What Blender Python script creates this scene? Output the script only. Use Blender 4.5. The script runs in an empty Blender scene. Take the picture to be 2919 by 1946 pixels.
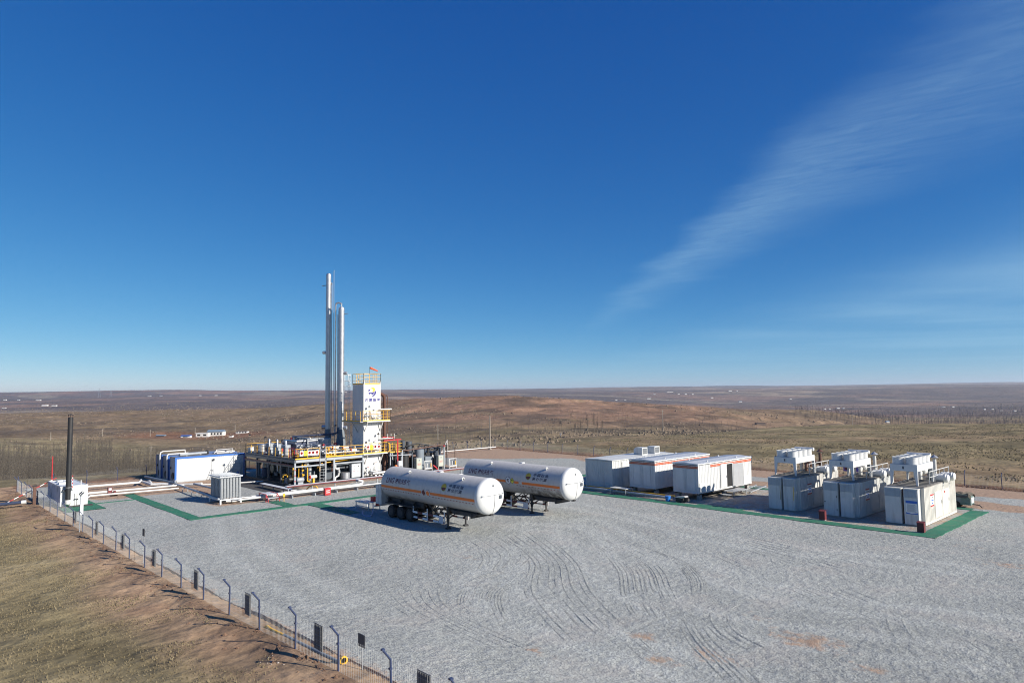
# Gas processing yard on a dry upland plain, photographed from a hovering drone.
# World axes follow the site grid: x runs along the trailers, y along the containers; metres; yard level z = 0.
import bpy, bmesh, math, random
import numpy as np
from mathutils import Vector, Matrix

random.seed(7)
SC = bpy.context.scene
COL = SC.collection

# ------------------------------------------------------------------ camera
FPX, CXP, CYP, CAMH = 1946.0, 1459.5, 973.0, 10.0
PITCH, ROLL, HEAD = math.atan((1119.0 - CYP) / FPX), math.radians(0.78), math.radians(-47.0)
CH, SH = math.cos(HEAD), math.sin(HEAD)
def h2w(X, D):                                   # heading frame (right, forward) -> world x, y
    return X * CH + D * SH, -X * SH + D * CH
def _hw(v): return Vector((v[0] * CH + v[1] * SH, -v[0] * SH + v[1] * CH, v[2]))
_f = Vector((0, math.cos(PITCH), math.sin(PITCH))); _u0 = Vector((0, -math.sin(PITCH), math.cos(PITCH))); _r0 = Vector((1, 0, 0))
_r = _r0 * math.cos(ROLL) - _u0 * math.sin(ROLL); _u = _r0 * math.sin(ROLL) + _u0 * math.cos(ROLL)
RW, UW, FW = _hw(_r), _hw(_u), _hw(_f)
cam = bpy.data.cameras.new('camera'); cam.sensor_width = 36; cam.lens = 24; cam.clip_start = 0.5; cam.clip_end = 60000
co = bpy.data.objects.new('camera', cam); COL.objects.link(co)
co.matrix_world = Matrix(((RW.x, UW.x, -FW.x, 0), (RW.y, UW.y, -FW.y, 0), (RW.z, UW.z, -FW.z, CAMH), (0, 0, 0, 1)))
SC.camera = co
def pray(px, py): return RW * ((px - CXP) / FPX) - UW * ((py - CYP) / FPX) + FW

# ------------------------------------------------------------------ sky, sun, exposure
SUNV = Vector((1.9, 0.66, 1.0)).normalized()
world = bpy.data.worlds.new('World'); SC.world = world; world.use_nodes = True
nt = world.node_tree; nt.nodes.clear()
def NN(nt, typ, ins=None, **kw):
    n = nt.nodes.new(typ)
    for k, v in kw.items(): setattr(n, k, v)
    for k, v in (ins or {}).items():
        if isinstance(v, bpy.types.NodeSocket): nt.links.new(v, n.inputs[k])
        else: n.inputs[k].default_value = v
    return n
def MA(nt, op, a, b=None, c=None, clamp=False):
    ins = {0: a}
    if b is not None: ins[1] = b
    if c is not None: ins[2] = c
    return NN(nt, 'ShaderNodeMath', ins, operation=op, use_clamp=clamp).outputs[0]
def SS(nt, v, lo, hi, a=0.0, b=1.0):
    return NN(nt, 'ShaderNodeMapRange', {0: v, 1: lo, 2: hi, 3: a, 4: b}, interpolation_type='SMOOTHSTEP').outputs[0]
def MIX(nt, fac, a, b, mode='MIX'):
    n = NN(nt, 'ShaderNodeMix', data_type='RGBA', blend_type=mode)
    for k, v in ((0, fac), (6, a), (7, b)):
        if isinstance(v, bpy.types.NodeSocket): nt.links.new(v, n.inputs[k])
        else: n.inputs[k].default_value = v
    return n.outputs[2]
def NOI(nt, vec, scale, detail=3.0, rough=0.55, dist=0.0):
    return NN(nt, 'ShaderNodeTexNoise', {'Vector': vec, 'Scale': scale, 'Detail': detail, 'Roughness': rough, 'Distortion': dist}).outputs['Fac']
sky = NN(nt, 'ShaderNodeTexSky', sky_type='NISHITA', sun_disc=False, sun_elevation=math.asin(SUNV.z), sun_rotation=math.atan2(SUNV.x, SUNV.y),
         altitude=1400.0, air_density=.6, dust_density=0.1, ozone_density=5.0)
tc = NN(nt, 'ShaderNodeTexCoord').outputs['Generated']
def DOT(v): return NN(nt, 'ShaderNodeVectorMath', {0: tc, 1: v}, operation='DOT_PRODUCT').outputs['Value']
dz = MA(nt, 'MAXIMUM', DOT((0, 0, 1)), 0.02)
cu = MA(nt, 'DIVIDE', DOT((CH, -SH, 0)), dz); cv = MA(nt, 'DIVIDE', DOT((SH, CH, 0)), dz)   # a cirrus sheet high above: plane coordinates
pv = NN(nt, 'ShaderNodeCombineXYZ', {0: cu, 1: cv, 2: 0.0}).outputs[0]
warp = MA(nt, 'MULTIPLY_ADD', NOI(nt, pv, 0.8, 5, .6), 0.75, -0.37)
cu2 = MA(nt, 'ADD', cu, warp)
streak = NOI(nt, NN(nt, 'ShaderNodeCombineXYZ', {0: MA(nt, 'MULTIPLY', cu2, 2.0), 1: MA(nt, 'MULTIPLY_ADD', cu, 3.2, MA(nt, 'MULTIPLY', cv, 5.0)), 2: 0.3}).outputs[0], 2.3, 8, 0.66, 0.8)
soft = NOI(nt, pv, 0.55, 4, 0.5)
band = MA(nt, 'MULTIPLY', SS(nt, cu2, 0.98, 1.38), SS(nt, cu2, 1.15, MA(nt, 'ADD', 1.42, MA(nt, 'DIVIDE', 3.0, MA(nt, 'MAXIMUM', cv, 1.5))), 1.0, 0.0))
band = MA(nt, 'MULTIPLY', band, MA(nt, 'MULTIPLY', SS(nt, cv, 12.0, 4.5, 0.05, 1.0), SS(nt, cv, 1.0, 3.8, 0.42, 1.0)))
band = MA(nt, 'MULTIPLY', band, MA(nt, 'MULTIPLY_ADD', streak, 0.85, MA(nt, 'MULTIPLY_ADD', soft, 0.65, -0.26)))
far = MA(nt, 'MULTIPLY', SS(nt, cu2, 2.4, 5.2), MA(nt, 'MULTIPLY_ADD', streak, .5, SS(nt, NOI(nt, NN(nt, 'ShaderNodeCombineXYZ', {0: MA(nt, 'MULTIPLY', cu, 0.5), 1: cv, 2: 4.1}).outputs[0], 0.26, 5, 0.55), 0.36, 0.70)))
cl = MA(nt, 'ADD', MA(nt, 'MULTIPLY', band, 0.56), MA(nt, 'MULTIPLY', far, 0.34), clamp=True)
cl = MA(nt, 'MULTIPLY', cl, SS(nt, DOT((0, 0, 1)), 0.0, 0.09))
sc_ = NN(nt, 'ShaderNodeSeparateColor', {0: sky.outputs[0]}).outputs          # film response of the drone camera's blue sky, applied evenly to the whole dome
skyc = NN(nt, 'ShaderNodeCombineColor', {0: MA(nt, 'MULTIPLY', MA(nt, 'POWER', MA(nt, 'MINIMUM', sc_[0], 6.0), 1.6), .50), 1: MA(nt, 'MULTIPLY', MA(nt, 'POWER', sc_[1], .94), 1.23), 2: MA(nt, 'MULTIPLY', MA(nt, 'POWER', sc_[2], .52), 2.75)}).outputs[0]
skyc = MIX(nt, cl, skyc, (4.4, 7.1, 9.0, 1))
bg = NN(nt, 'ShaderNodeBackground', {'Color': skyc, 'Strength': 0.06})
nt.links.new(bg.outputs[0], NN(nt, 'ShaderNodeOutputWorld').inputs[0])
sl = bpy.data.lights.new('sun', 'SUN'); sl.energy = 5.0; sl.angle = math.radians(0.53); sl.color = (1.0, 0.93, 0.83)
so = bpy.data.objects.new('sun', sl); COL.objects.link(so); so.rotation_euler = SUNV.to_track_quat('Z', 'Y').to_euler()
SC.view_settings.view_transform = 'Standard'; SC.view_settings.look = 'None'; SC.view_settings.gamma = 1.0; SC.view_settings.exposure = 0.62
SC.view_settings.use_curve_mapping = False
SC.render.engine = 'CYCLES'; SC.cycles.max_bounces = 6; SC.cycles.volume_bounces = 0; SC.cycles.use_denoising = True; SC.cycles.denoiser = 'OPENIMAGEDENOISE'; SC.cycles.denoising_prefilter = 'FAST'; SC.cycles.denoising_input_passes = 'RGB_ALBEDO_NORMAL'; SC.cycles.pixel_filter_type = 'BLACKMAN_HARRIS'; SC.cycles.filter_width = 1.1
SC.cycles.caustics_reflective = False; SC.cycles.caustics_refractive = False

# ------------------------------------------------------------------ numbers: noise and the shape of the land
def vnoise(x, y, seed=0):
    xi = np.floor(x).astype(np.int64); yi = np.floor(y).astype(np.int64); fx = x - xi; fy = y - yi
    fx = fx * fx * (3 - 2 * fx); fy = fy * fy * (3 - 2 * fy)
    def h(a, b):
        n = (a * 374761393 + b * 668265263 + seed * 974711) & 0x7fffffff
        n = ((n ^ (n >> 13)) * 1274126177) & 0x7fffffff
        n = n ^ (n >> 16)
        return (n & 0xffff) / 65535.0
    a = h(xi, yi) * (1 - fx) + h(xi + 1, yi) * fx; b = h(xi, yi + 1) * (1 - fx) + h(xi + 1, yi + 1) * fx
    return a * (1 - fy) + b * fy
def fbm(x, y, o=4, seed=0, g=0.5):
    x = np.asarray(x, float); y = np.asarray(y, float); s = 0; a = 1.0; t = 0
    for k in range(o):
        s = s + a * vnoise(x, y, seed + k * 17); t += a; a *= g; x = x * 2.03 + 11.3; y = y * 2.03 + 5.7
    return s / t
def sm(v, a, b):
    t = np.clip((np.asarray(v, float) - a) / (b - a), 0, 1); return t * t * (3 - 2 * t)
FARL = [(1100, -25), (1500, -18), (2200, -18), (3200, 2), (4200, 14), (5200, 52), (6000, 74), (9000, 62), (15000, 50)]
FARR = [(800, -33), (1100, -38), (1600, -44), (2200, -50), (2800, -46), (3200, -34), (3600, -8), (4000, 4), (6500, 18), (10000, 58), (15000, 72)]
PROF = {   # depth along the view -> ground level, by picture column
 -600: [(80, 0), (95, -1), (130, -6), (200, -14), (300, -17), (430, -16), (560, -15.3), (700, -12.6), (850, -7.5), (900, -7.6)] + FARL,
 0: [(80, 0), (95, -1), (130, -6), (200, -14), (300, -17), (430, -16), (560, -15.3), (700, -12.6), (850, -7.5), (900, -7.6)] + FARL,
 350: [(90, 0), (104, -1), (132, -7), (200, -17), (300, -22), (360, -22.5), (515, -18), (650, -15.4), (750, -10.8), (850, -5.3), (900, -5.6)] + FARL,
 700: [(110, 0), (130, -4), (200, -14), (300, -19), (400, -20), (515, -19.6), (620, -17), (720, -12.5), (850, -4.4), (900, -5)] + [(1100, -25), (1500, -20), (2200, -18), (3200, 0), (4200, 12), (5200, 45), (6200, 66), (9000, 60), (15000, 50)],
 1100: [(120, 0), (150, -2.5), (220, -8), (300, -12), (400, -13), (500, -12), (600, -7.5), (700, -1), (800, 4.5), (850, 4.6), (1000, -15), (1400, -30), (2000, -25), (3000, 0), (4200, 18), (5500, 40), (7000, 60), (15000, 60)],
 1450: [(126, 0), (150, -1.5), (220, -7), (300, -9.5), (400, -9.7), (500, -7), (600, -1), (680, 5), (740, 7.8), (780, 7.9), (950, -15), (1400, -35), (2200, -35), (3200, -8), (4500, 16), (6500, 42), (9000, 62), (15000, 60)],
 1700: [(110, 0), (150, -1), (230, -5.5), (300, -9.5), (400, -11), (500, -8.5), (600, -4), (680, 1.5), (720, 1.6), (900, -20), (1400, -40), (2200, -45), (3000, -20), (4000, 6), (6500, 32), (9000, 60), (15000, 70)],
 2000: [(95, 0), (130, -.3), (190, -2), (220, -3.4), (300, -10), (400, -13), (500, -11.5), (600, -7), (650, -5.8), (680, -6), (850, -22), (1300, -42), (2000, -50), (2600, -48), (3200, -38), (3800, -12), (4300, 3), (6500, 22), (10000, 62), (15000, 75)],
 2300: [(85, 0), (120, -.2), (190, -1.4), (230, -3), (260, -4.6), (340, -14), (450, -19), (600, -18.5), (680, -15), (740, -12), (780, -12), (950, -28), (1500, -48), (2200, -52), (2800, -48), (3300, -34), (3800, -8), (4200, 4), (6500, 20), (10000, 60), (15000, 75)],
 2600: [(80, 0), (120, 0), (180, -1), (220, -2.4), (250, -3.6), (330, -14), (500, -26)] + FARR,
 2919: [(70, 0), (120, .3), (180, -.8), (220, -2.7), (250, -4.4), (330, -14), (500, -26)] + FARR,
 3600: [(70, 0), (120, .3), (180, -.8), (220, -2.7), (250, -4.4), (330, -14), (500, -26)] + FARR}
_LG = np.linspace(math.log(40), math.log(16000), 500)
_px = sorted(PROF); _az = [math.atan((p - CXP) / FPX) for p in _px]
_T = np.array([np.interp(_LG, [math.log(d) for d, z in PROF[p]], [z for d, z in PROF[p]]) for p in _px])
_k = np.exp(-0.5 * (np.arange(-9, 10) / 3.2) ** 2); _k /= _k.sum()
_T = np.array([np.convolve(np.pad(r, 9, 'edge'), _k, 'valid') for r in _T])
_AG = np.linspace(_az[0], _az[-1], 160)
_T2 = np.array([np.interp(_AG, _az, _T[:, j]) for j in range(_T.shape[1])])
_k2 = np.exp(-0.5 * (np.arange(-6, 7) / 2.4) ** 2); _k2 /= _k2.sum()
_T2 = np.array([np.convolve(np.pad(r, 6, 'edge'), _k2, 'valid') for r in _T2])      # [logD, az]
ZFX, ZFZ = [-95, -67, -54, -48, -41, -35, -29, -23, -15, 30], [0, 0, .12, .2, .25, .33, .5, .68, .85, .9]
def yard_z(x, y): return np.interp(x, ZFX, ZFZ) * (1 - sm(y, 12.5, 21))
FY = 11.72                                                                            # line of the near side fence
def back_y(x): return np.interp(x, [-95, -70, -20, 20], [83.5, 82.3, 80.7, 77.5])
def land(x, y, detail=True):
    x = np.asarray(x, float); y = np.asarray(y, float)
    X = x * CH - y * SH; D = x * SH + y * CH; r = np.hypot(X, D) + 1e-6
    az = np.arctan2(X, D); azc = np.clip(az, _AG[0], _AG[-1]); De = np.clip(r * np.cos(azc), 41, 15900)
    iu = (np.log(De) - _LG[0]) / (_LG[1] - _LG[0]); iv = (azc - _AG[0]) / (_AG[1] - _AG[0])
    i0 = np.clip(iu.astype(int), 0, len(_LG) - 2); j0 = np.clip(iv.astype(int), 0, len(_AG) - 2); fu = iu - i0; fv = iv - j0
    z = (_T2[i0, j0] * (1 - fu) + _T2[i0 + 1, j0] * fu) * (1 - fv) + (_T2[i0, j0 + 1] * (1 - fu) + _T2[i0 + 1, j0 + 1] * fu) * fv
    by = back_y(x)
    out = np.maximum(np.maximum(-94.5 - x, y - by), 11.9 - y)                          # metres outside the fenced yard
    if detail:
        am = sm(out, 4, 120)
        z = z + am * ((fbm(x / 95, y / 95, 3, 3) - .5) * 3.2 + (fbm(x / 30, y / 30, 3, 5) - .5) * 1.5) + sm(out, 2, 30) * (fbm(x / 7, y / 7, 2, 8) - .5) * .35
        gul = 1 - np.abs(fbm(x / 60, y / 150, 3, 21) * 2 - 1) * 1.0
        z = z - sm(De, 330, 560) * (1 - sm(De, 800, 950)) * sm(gul, .8, 1.0) * 2.2
        z = z + sm(De, 1500, 4000) * ((fbm(x / 700, y / 700, 4, 9) - .5) * 14 + sm(De, 3800, 5500) * (fbm(x / 1700, y / 1700, 4, 19) - .5) * 40)
    z = z * sm(out, 1, 14) if False else np.where(out > 0, z * sm(out, 0, 10), 0)
    # verge by the near fence: a low soil bank, then grass falling gently away
    zf = np.interp(x, ZFX, ZFZ)
    near = (y < 12.6) & (x > -96)
    d = np.clip(FY - y, 0, 60)
    bank = zf + .10 * np.exp(-((FY - .3 - y) / .9) ** 2) * fbm(x / 1.3, y / 1.3, 3, 31) * 2 - .035 * np.clip(d - .6, 0, 22) + (fbm(x / 3.2, y / 3.2, 3, 33) - .5) * .11 * sm(d, .3, 3)
    bl = np.clip(1 - sm(d, 18, 45), 0, 1) * np.where(x < -80, sm(x, -94, -84), 1)
    z = np.where(near, z * (1 - bl) + bank * bl, z)
    inside = (out <= 0) & (y >= 12.6)
    return np.where(inside, yard_z(x, y) - .14, z)
def land1(x, y): return float(land(np.array([x]), np.array([y]))[0])
def hit(px, py, far=9000):                                                            # where the ray through a photo pixel meets the land
    d = pray(px, py); t = np.geomspace(60, far, 4000)
    z = land(d.x * t, d.y * t, False); below = CAMH + d.z * t < z
    k = int(np.argmax(below)) if below.any() else len(t) - 1
    x, y = d.x * t[k], d.y * t[k]
    return x, y, land1(x, y), float(t[k])

# ------------------------------------------------------------------ mesh helpers
class B:
    def __init__(s): s.v = []; s.f = []
    def add(s, vs, fs):
        n = len(s.v); s.v += [tuple(v) for v in vs]; s.f += [tuple(i + n for i in f) for f in fs]; return s
    def box(s, x0, x1, y0, y1, z0, z1):
        return s.add([(x0, y0, z0), (x1, y0, z0), (x1, y1, z0), (x0, y1, z0), (x0, y0, z1), (x1, y0, z1), (x1, y1, z1), (x0, y1, z1)],
                     [(0, 3, 2, 1), (4, 5, 6, 7), (0, 1, 5, 4), (1, 2, 6, 5), (2, 3, 7, 6), (3, 0, 4, 7)])
    def bar(s, a, b, w, h=None):
        a = Vector(a); b = Vector(b); h = w if h is None else h; t = (b - a).normalized()
        u = t.cross(Vector((0, 0, 1))); u = Vector((1, 0, 0)) if u.length < 1e-4 else u.normalized(); q = u.cross(t)
        c = [(p + u * sx * w / 2 + q * sy * h / 2) for p in (a, b) for sx, sy in ((-1, -1), (1, -1), (1, 1), (-1, 1))]
        return s.add(c, [(3, 2, 1, 0), (4, 5, 6, 7), (0, 1, 5, 4), (1, 2, 6, 5), (2, 3, 7, 6), (3, 0, 4, 7)])
    def cyl(s, a, b, r, n=12, r2=None, cap=True):
        a = Vector(a); b = Vector(b); r2 = r if r2 is None else r2; t = (b - a).normalized()
        u = t.orthogonal().normalized(); w = t.cross(u); vs = []
        for p, rr in ((a, r), (b, r2)):
            for k in range(n):
                q = 2 * math.pi * k / n; vs.append(p + (u * math.cos(q) + w * math.sin(q)) * rr)
        fs = [(k, (k + 1) % n, n + (k + 1) % n, n + k) for k in range(n)]
        if cap: fs += [tuple(range(n - 1, -1, -1)), tuple(range(n, 2 * n))]
        return s.add(vs, fs)
    def tube(s, pts, r, n=8, cap=True):
        P = [Vector(p) for p in pts]; vs = []; u = None
        for i, p in enumerate(P):
            t = ((P[i + 1] - p).normalized() if i < len(P) - 1 else Vector()) + ((p - P[i - 1]).normalized() if i else Vector())
            t = t.normalized() if t.length > 1e-5 else Vector((0, 0, 1))
            u = t.orthogonal() if u is None else u - t * u.dot(t)
            u = u.normalized() if u.length > 1e-5 else t.orthogonal().normalized(); w = t.cross(u)
            k = 1.0
            if 0 < i < len(P) - 1:
                c = (p - P[i - 1]).normalized().dot((P[i + 1] - p).normalized()); k = 1 / max(.5, math.sqrt(max(0, (1 + c) / 2)))
            vs += [p + (u * math.cos(2 * math.pi * j / n) + w * math.sin(2 * math.pi * j / n)) * r * k for j in range(n)]
        m = len(P); fs = [(i * n + j, i * n + (j + 1) % n, (i + 1) * n + (j + 1) % n, (i + 1) * n + j) for i in range(m - 1) for j in range(n)]
        if cap: fs += [tuple(range(n - 1, -1, -1)), tuple(range((m - 1) * n, m * n))]
        return s.add(vs, fs)
    def lathe(s, prof, c=(0, 0, 0), axis='z', n=20):              # prof: (radius, position along axis)
        vs = []; c = Vector(c)
        for r, h in prof:
            for k in range(n):
                q = 2 * math.pi * k / n; a, b = r * math.cos(q), r * math.sin(q)
                vs.append(c + (Vector((a, b, h)) if axis == 'z' else Vector((h, a, b)) if axis == 'x' else Vector((b, h, a))))
        m = len(prof); fs = [(i * n + j, i * n + (j + 1) % n, (i + 1) * n + (j + 1) % n, (i + 1) * n + j) for i in range(m - 1) for j in range(n)]
        if prof[0][0] > 1e-4: fs.append(tuple(range(n - 1, -1, -1)))
        if prof[-1][0] > 1e-4: fs.append(tuple(range((m - 1) * n, m * n)))
        return s.add(vs, fs)
    def prism(s, poly, d):                                         # polygon of 3-D points pushed along d
        n = len(poly); d = Vector(d); a = [Vector(p) for p in poly]
        return s.add(a + [p + d for p in a], [tuple(range(n - 1, -1, -1)), tuple(range(n, 2 * n))] + [(k, (k + 1) % n, n + (k + 1) % n, n + k) for k in range(n)])
    def sheet(s, pts): return s.add(pts, [tuple(range(len(pts)))])
    def ribbed(s, a, b, z0, z1, nrm, pitch=.28, depth=.03, share=.5, edge=.0):
        # corrugated wall from a to b (plan points), ribs pushed along nrm
        a = Vector((a[0], a[1], 0)); b = Vector((b[0], b[1], 0)); L = (b - a).length; t = (b - a) / L; n = Vector((nrm[0], nrm[1], 0))
        k = max(1, round((L - 2 * edge) / pitch)); p = (L - 2 * edge) / k; ln = [(0, 0), (edge, 0)] if edge else [(0, 0)]
        for i in range(k):
            o = edge + i * p; ln += [(o + p * (1 - share) * .5, 0), (o + p * (1 - share) * .5 + p * .08, 1), (o + p * (1 + share) * .5 - p * .08, 1), (o + p * (1 + share) * .5, 0)]
        ln.append((L, 0)); vs = []
        for o, d in ln:
            q = a + t * o + n * depth * d; vs += [(q.x, q.y, z0), (q.x, q.y, z1)]
        fs = [(2 * i, 2 * i + 2, 2 * i + 3, 2 * i + 1) for i in range(len(ln) - 1)]
        return s.add(vs, fs)
ORG = {}
def mesh(name, b, mat, o=(0, 0, 0), smooth=False):
    me = bpy.data.meshes.new(name); ox, oy, oz = o
    me.from_pydata([(x - ox, y - oy, z - oz) for x, y, z in b.v], [], b.f)
    for m in (mat if isinstance(mat, (list, tuple)) else [mat]): me.materials.append(m)
    bm = bmesh.new(); bm.from_mesh(me); bmesh.ops.recalc_face_normals(bm, faces=bm.faces); bm.to_mesh(me); bm.free()
    if smooth:
        me.polygons.foreach_set('use_smooth', [True] * len(me.polygons)); me.set_sharp_from_angle(angle=math.radians(38))
    return me
def tag(o, label=None, cat=None, group=None, kind=None):
    if label: o['label'] = label
    if cat: o['category'] = cat
    if group: o['group'] = group
    if kind: o['kind'] = kind
    return o
def thing(name, label, cat, loc, group=None):
    o = bpy.data.objects.new(name, None); o.empty_display_size = .2; COL.objects.link(o); o.location = loc; ORG[o.name] = Vector(loc)
    return tag(o, label, cat, group)
def part(par, name, b, mat, smooth=False, label=None, kind=None):
    og = ORG[par.name]; o = bpy.data.objects.new(name, mesh(name, b, mat, og, smooth)); COL.objects.link(o); o.parent = par; ORG[o.name] = og
    return tag(o, label, None, None, kind)
def single(name, b, mat, label, cat, group=None, smooth=False, kind=None):
    v = np.array(b.v); lo = v.min(0); hi = v.max(0); loc = ((lo[0] + hi[0]) / 2, (lo[1] + hi[1]) / 2, lo[2])
    o = bpy.data.objects.new(name, mesh(name, b, mat, loc, smooth)); COL.objects.link(o); o.location = loc; ORG[o.name] = Vector(loc)
    return tag(o, label, cat, group, kind)
def copy_tree(o, d=(0, 0, 0), label=None, par=None):
    c = o.copy(); COL.objects.link(c); ORG[c.name] = ORG[o.name] + Vector(d)
    if par is None: c.location = Vector(o.location) + Vector(d)
    else: c.parent = par
    if label: c['label'] = label
    for ch in o.children: copy_tree(ch, d, None, c)
    return c
def struct(name, b, mat, smooth=False):
    o = bpy.data.objects.new(name, mesh(name, b, mat, (0, 0, 0), smooth)); COL.objects.link(o); o['kind'] = 'structure'; ORG[o.name] = Vector((0, 0, 0)); return o

# ------------------------------------------------------------------ materials
def newmat(name):
    m = bpy.data.materials.new(name); m.use_nodes = True; t = m.node_tree; t.nodes.clear()
    p = NN(t, 'ShaderNodeBsdfPrincipled'); t.links.new(p.outputs[0], NN(t, 'ShaderNodeOutputMaterial').inputs[0])
    pos = NN(t, 'ShaderNodeNewGeometry').outputs['Position']
    return m, t, p, pos
def rgb(c): return (c[0], c[1], c[2], 1)
def MAT(name, col, rough=.55, metal=0.0, var=.12, scale=1.6, dirt=None, damt=.35, streak=False, bump=0.0, bscale=30.0):
    m, t, p, pos = newmat(name)
    n = NOI(t, pos, scale, 4, .6)
    k = MA(t, 'MULTIPLY_ADD', n, 2 * var, 1 - var)
    c = NN(t, 'ShaderNodeVectorMath', {0: col, 'Scale': k}, operation='SCALE').outputs[0]
    if dirt:
        v = NN(t, 'ShaderNodeVectorMath', {0: pos, 1: (5.0, 5.0, .45) if streak else (1.3, 1.3, 1.3)}, operation='MULTIPLY').outputs[0]
        d = SS(t, NOI(t, v, 1.0, 5, .62), .46, .78, 0, damt)
        c = MIX(t, d, c, rgb(dirt))
    t.links.new(c, p.inputs['Base Color']); p.inputs['Roughness'].default_value = rough; p.inputs['Metallic'].default_value = metal
    if rough < .5: t.links.new(MA(t, 'MULTIPLY_ADD', n, .25, rough - .1), p.inputs['Roughness'])
    if bump:
        t.links.new(NN(t, 'ShaderNodeBump', {'Strength': bump, 'Distance': .02, 'Height': NOI(t, pos, bscale, 3)}).outputs[0], p.inputs['Normal'])
    return m
GRIME = (.20, .16, .11); RUST = (.16, .07, .03)
WHITE = MAT('white_paint', (.61, .62, .61), .42, dirt=GRIME, damt=.16, streak=True)
WHITE2 = MAT('weathered_white_paint', (.56, .575, .56), .5, dirt=(.22, .17, .11), damt=.38, streak=True)
WHITERUST = MAT('rust_streaked_white_paint', (.56, .56, .53), .5, dirt=RUST, damt=.55, streak=True)
TANKW = MAT('tank_white_enamel', (.50, .485, .455), .45, dirt=(.17, .15, .125), damt=.45, streak=True)
ROOFW = MAT('pale_roof_sheet', (.60, .63, .65), .45, dirt=GRIME, damt=.2)
LAGW = MAT('white_pipe_lagging', (.60, .60, .585), .7, var=.2, scale=3, dirt=GRIME, damt=.25, bump=.6, bscale=9)
BLUE = MAT('blue_trim', (.02, .12, .42), .45); NAVY = MAT('navy_paint', (.03, .045, .09), .5, dirt=GRIME, damt=.2)
POSTB = MAT('fence_blue', (.032, .048, .11), .5, dirt=GRIME, damt=.2)
WIRE = MAT('white_wire', (.48, .50, .49), .5); YEL = MAT('yellow_paint', (.72, .40, .02), .5, dirt=GRIME, damt=.25)
RED = MAT('red_paint', (.50, .02, .03), .5, dirt=GRIME, damt=.2); MAROON = MAT('maroon_paint', (.13, .02, .025), .6, dirt=GRIME, damt=.2)
ORANGE = MAT('orange_stripe', (.72, .17, .02), .45, dirt=GRIME, damt=.15); DRED = MAT('dark_red_stripe', (.30, .03, .04), .5)
SILVER = MAT('aluminium_cladding', (.52, .53, .545), .40, .85, var=.15, dirt=(.3, .28, .25), damt=.25)
GALV = MAT('galvanised_steel', (.42, .44, .46), .45, .55, dirt=(.2, .17, .14), damt=.2)
STEEL = MAT('grey_painted_steel', (.34, .37, .40), .5, .15, dirt=GRIME, damt=.25)
DSTEEL = MAT('dark_and_shaded_steel', (.07, .085, .105), .5, .1, dirt=GRIME, damt=.2)  # dark steel; on the platform's side frame it also carries shade
GREYV = MAT('grey_vessel_paint', (.17, .20, .23), .45, dirt=GRIME, damt=.2)
BLACK = MAT('black_paint', (.018, .019, .021), .5, dirt=(.08, .06, .05), damt=.2)
RUBBER = MAT('tyre_rubber', (.018, .018, .018), .9, dirt=(.06, .05, .04), damt=.3)
CHAS = MAT('chassis_dark', (.03, .03, .032), .65, dirt=(.12, .09, .06), damt=.4)
CREAM = MAT('cream_end_cover', (.55, .50, .38), .6, dirt=GRIME, damt=.2)
BROWN = MAT('brown_primer_pipe', (.10, .045, .03), .55, dirt=GRIME, damt=.2)
CABG = MAT('cabinet_grey_green', (.40, .42, .36), .55, dirt=GRIME, damt=.25)
CABW = MAT('cabinet_pale_grey', (.58, .61, .63), .5, dirt=GRIME, damt=.15)
SIGNW = MAT('sign_white', (.75, .75, .73), .5); SIGNY = MAT('sign_yellow', (.70, .66, .03), .5); SIGNB = MAT('sign_blue', (.03, .13, .48), .5)
BOARD = MAT('sign_board_back', (.085, .088, .095), .6, dirt=GRIME, damt=.2)
INKP = MAT('plum_lettering', (.10, .008, .035), .5); INKN = MAT('navy_lettering', (.012, .016, .05), .5); INKB = MAT('logo_blue', (.025, .025, .20), .5)
GOLD = MAT('logo_gold', (.78, .46, .03), .5); LGREEN = MAT('logo_green', (.30, .36, .05), .5); INKR = MAT('red_lettering', (.45, .03, .03), .5)
GREEN = MAT('green_matting', (.014, .145, .082), .9, var=.3, scale=.7, dirt=(.17, .17, .135), damt=.55, bump=.5, bscale=40)
CONC = MAT('concrete', (.30, .29, .27), .85, var=.2, bump=.4)
HOODM = MAT('hood_interior', (.12, .13, .14), .6); DARKIN = MAT('dark_interior', (.012, .013, .014), .9)
BARK = MAT('bare_bark', (.19, .16, .148), .9, var=.3); BARK2 = MAT('pale_bare_bark', (.19, .165, .13), .9, var=.3)
WOODP = MAT('weathered_pole', (.27, .24, .20), .85); OSOCK = MAT('windsock_orange', (.80, .10, .02), .7)
BINB = MAT('bin_blue', (.02, .17, .55), .45); TEAL = MAT('faded_teal_paint', (.13, .19, .18), .6, dirt=GRIME, damt=.35); TARP = MAT('dusty_tarpaulin', (.12, .105, .08), .9, var=.4, scale=5)
WALLF = MAT('far_white_wall', (.66, .65, .62), .8); ROOFB = MAT('far_blue_roof', (.16, .22, .28), .6); ROOFG = MAT('far_brown_roof', (.13, .10, .085), .8)
HOSE = MAT('pale_blue_hose', (.25, .30, .45), .5); PALEPIPE = MAT('bare_pale_pipe', (.55, .55, .52), .5, dirt=GRIME, damt=.25)
GRATE = MAT('dirty_roof_deck', (.22, .21, .19), .75, var=.25, dirt=(.07, .06, .05), damt=.5)
STONE = MAT('pale_stone', (.42, .37, .32), .9, var=.3)
COLDW = MAT('cold_box_white', (.62, .62, .60), .45, dirt=GRIME, damt=.12, streak=True)
PEELW = MAT('peeling_white_paint', (.55, .57, .60), .6, dirt=(.05, .06, .10), damt=.75, var=.2); SHEDW = MAT('shed_panel_white', (.58, .60, .60), .45, var=.05, dirt=GRIME, damt=.1)
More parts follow.
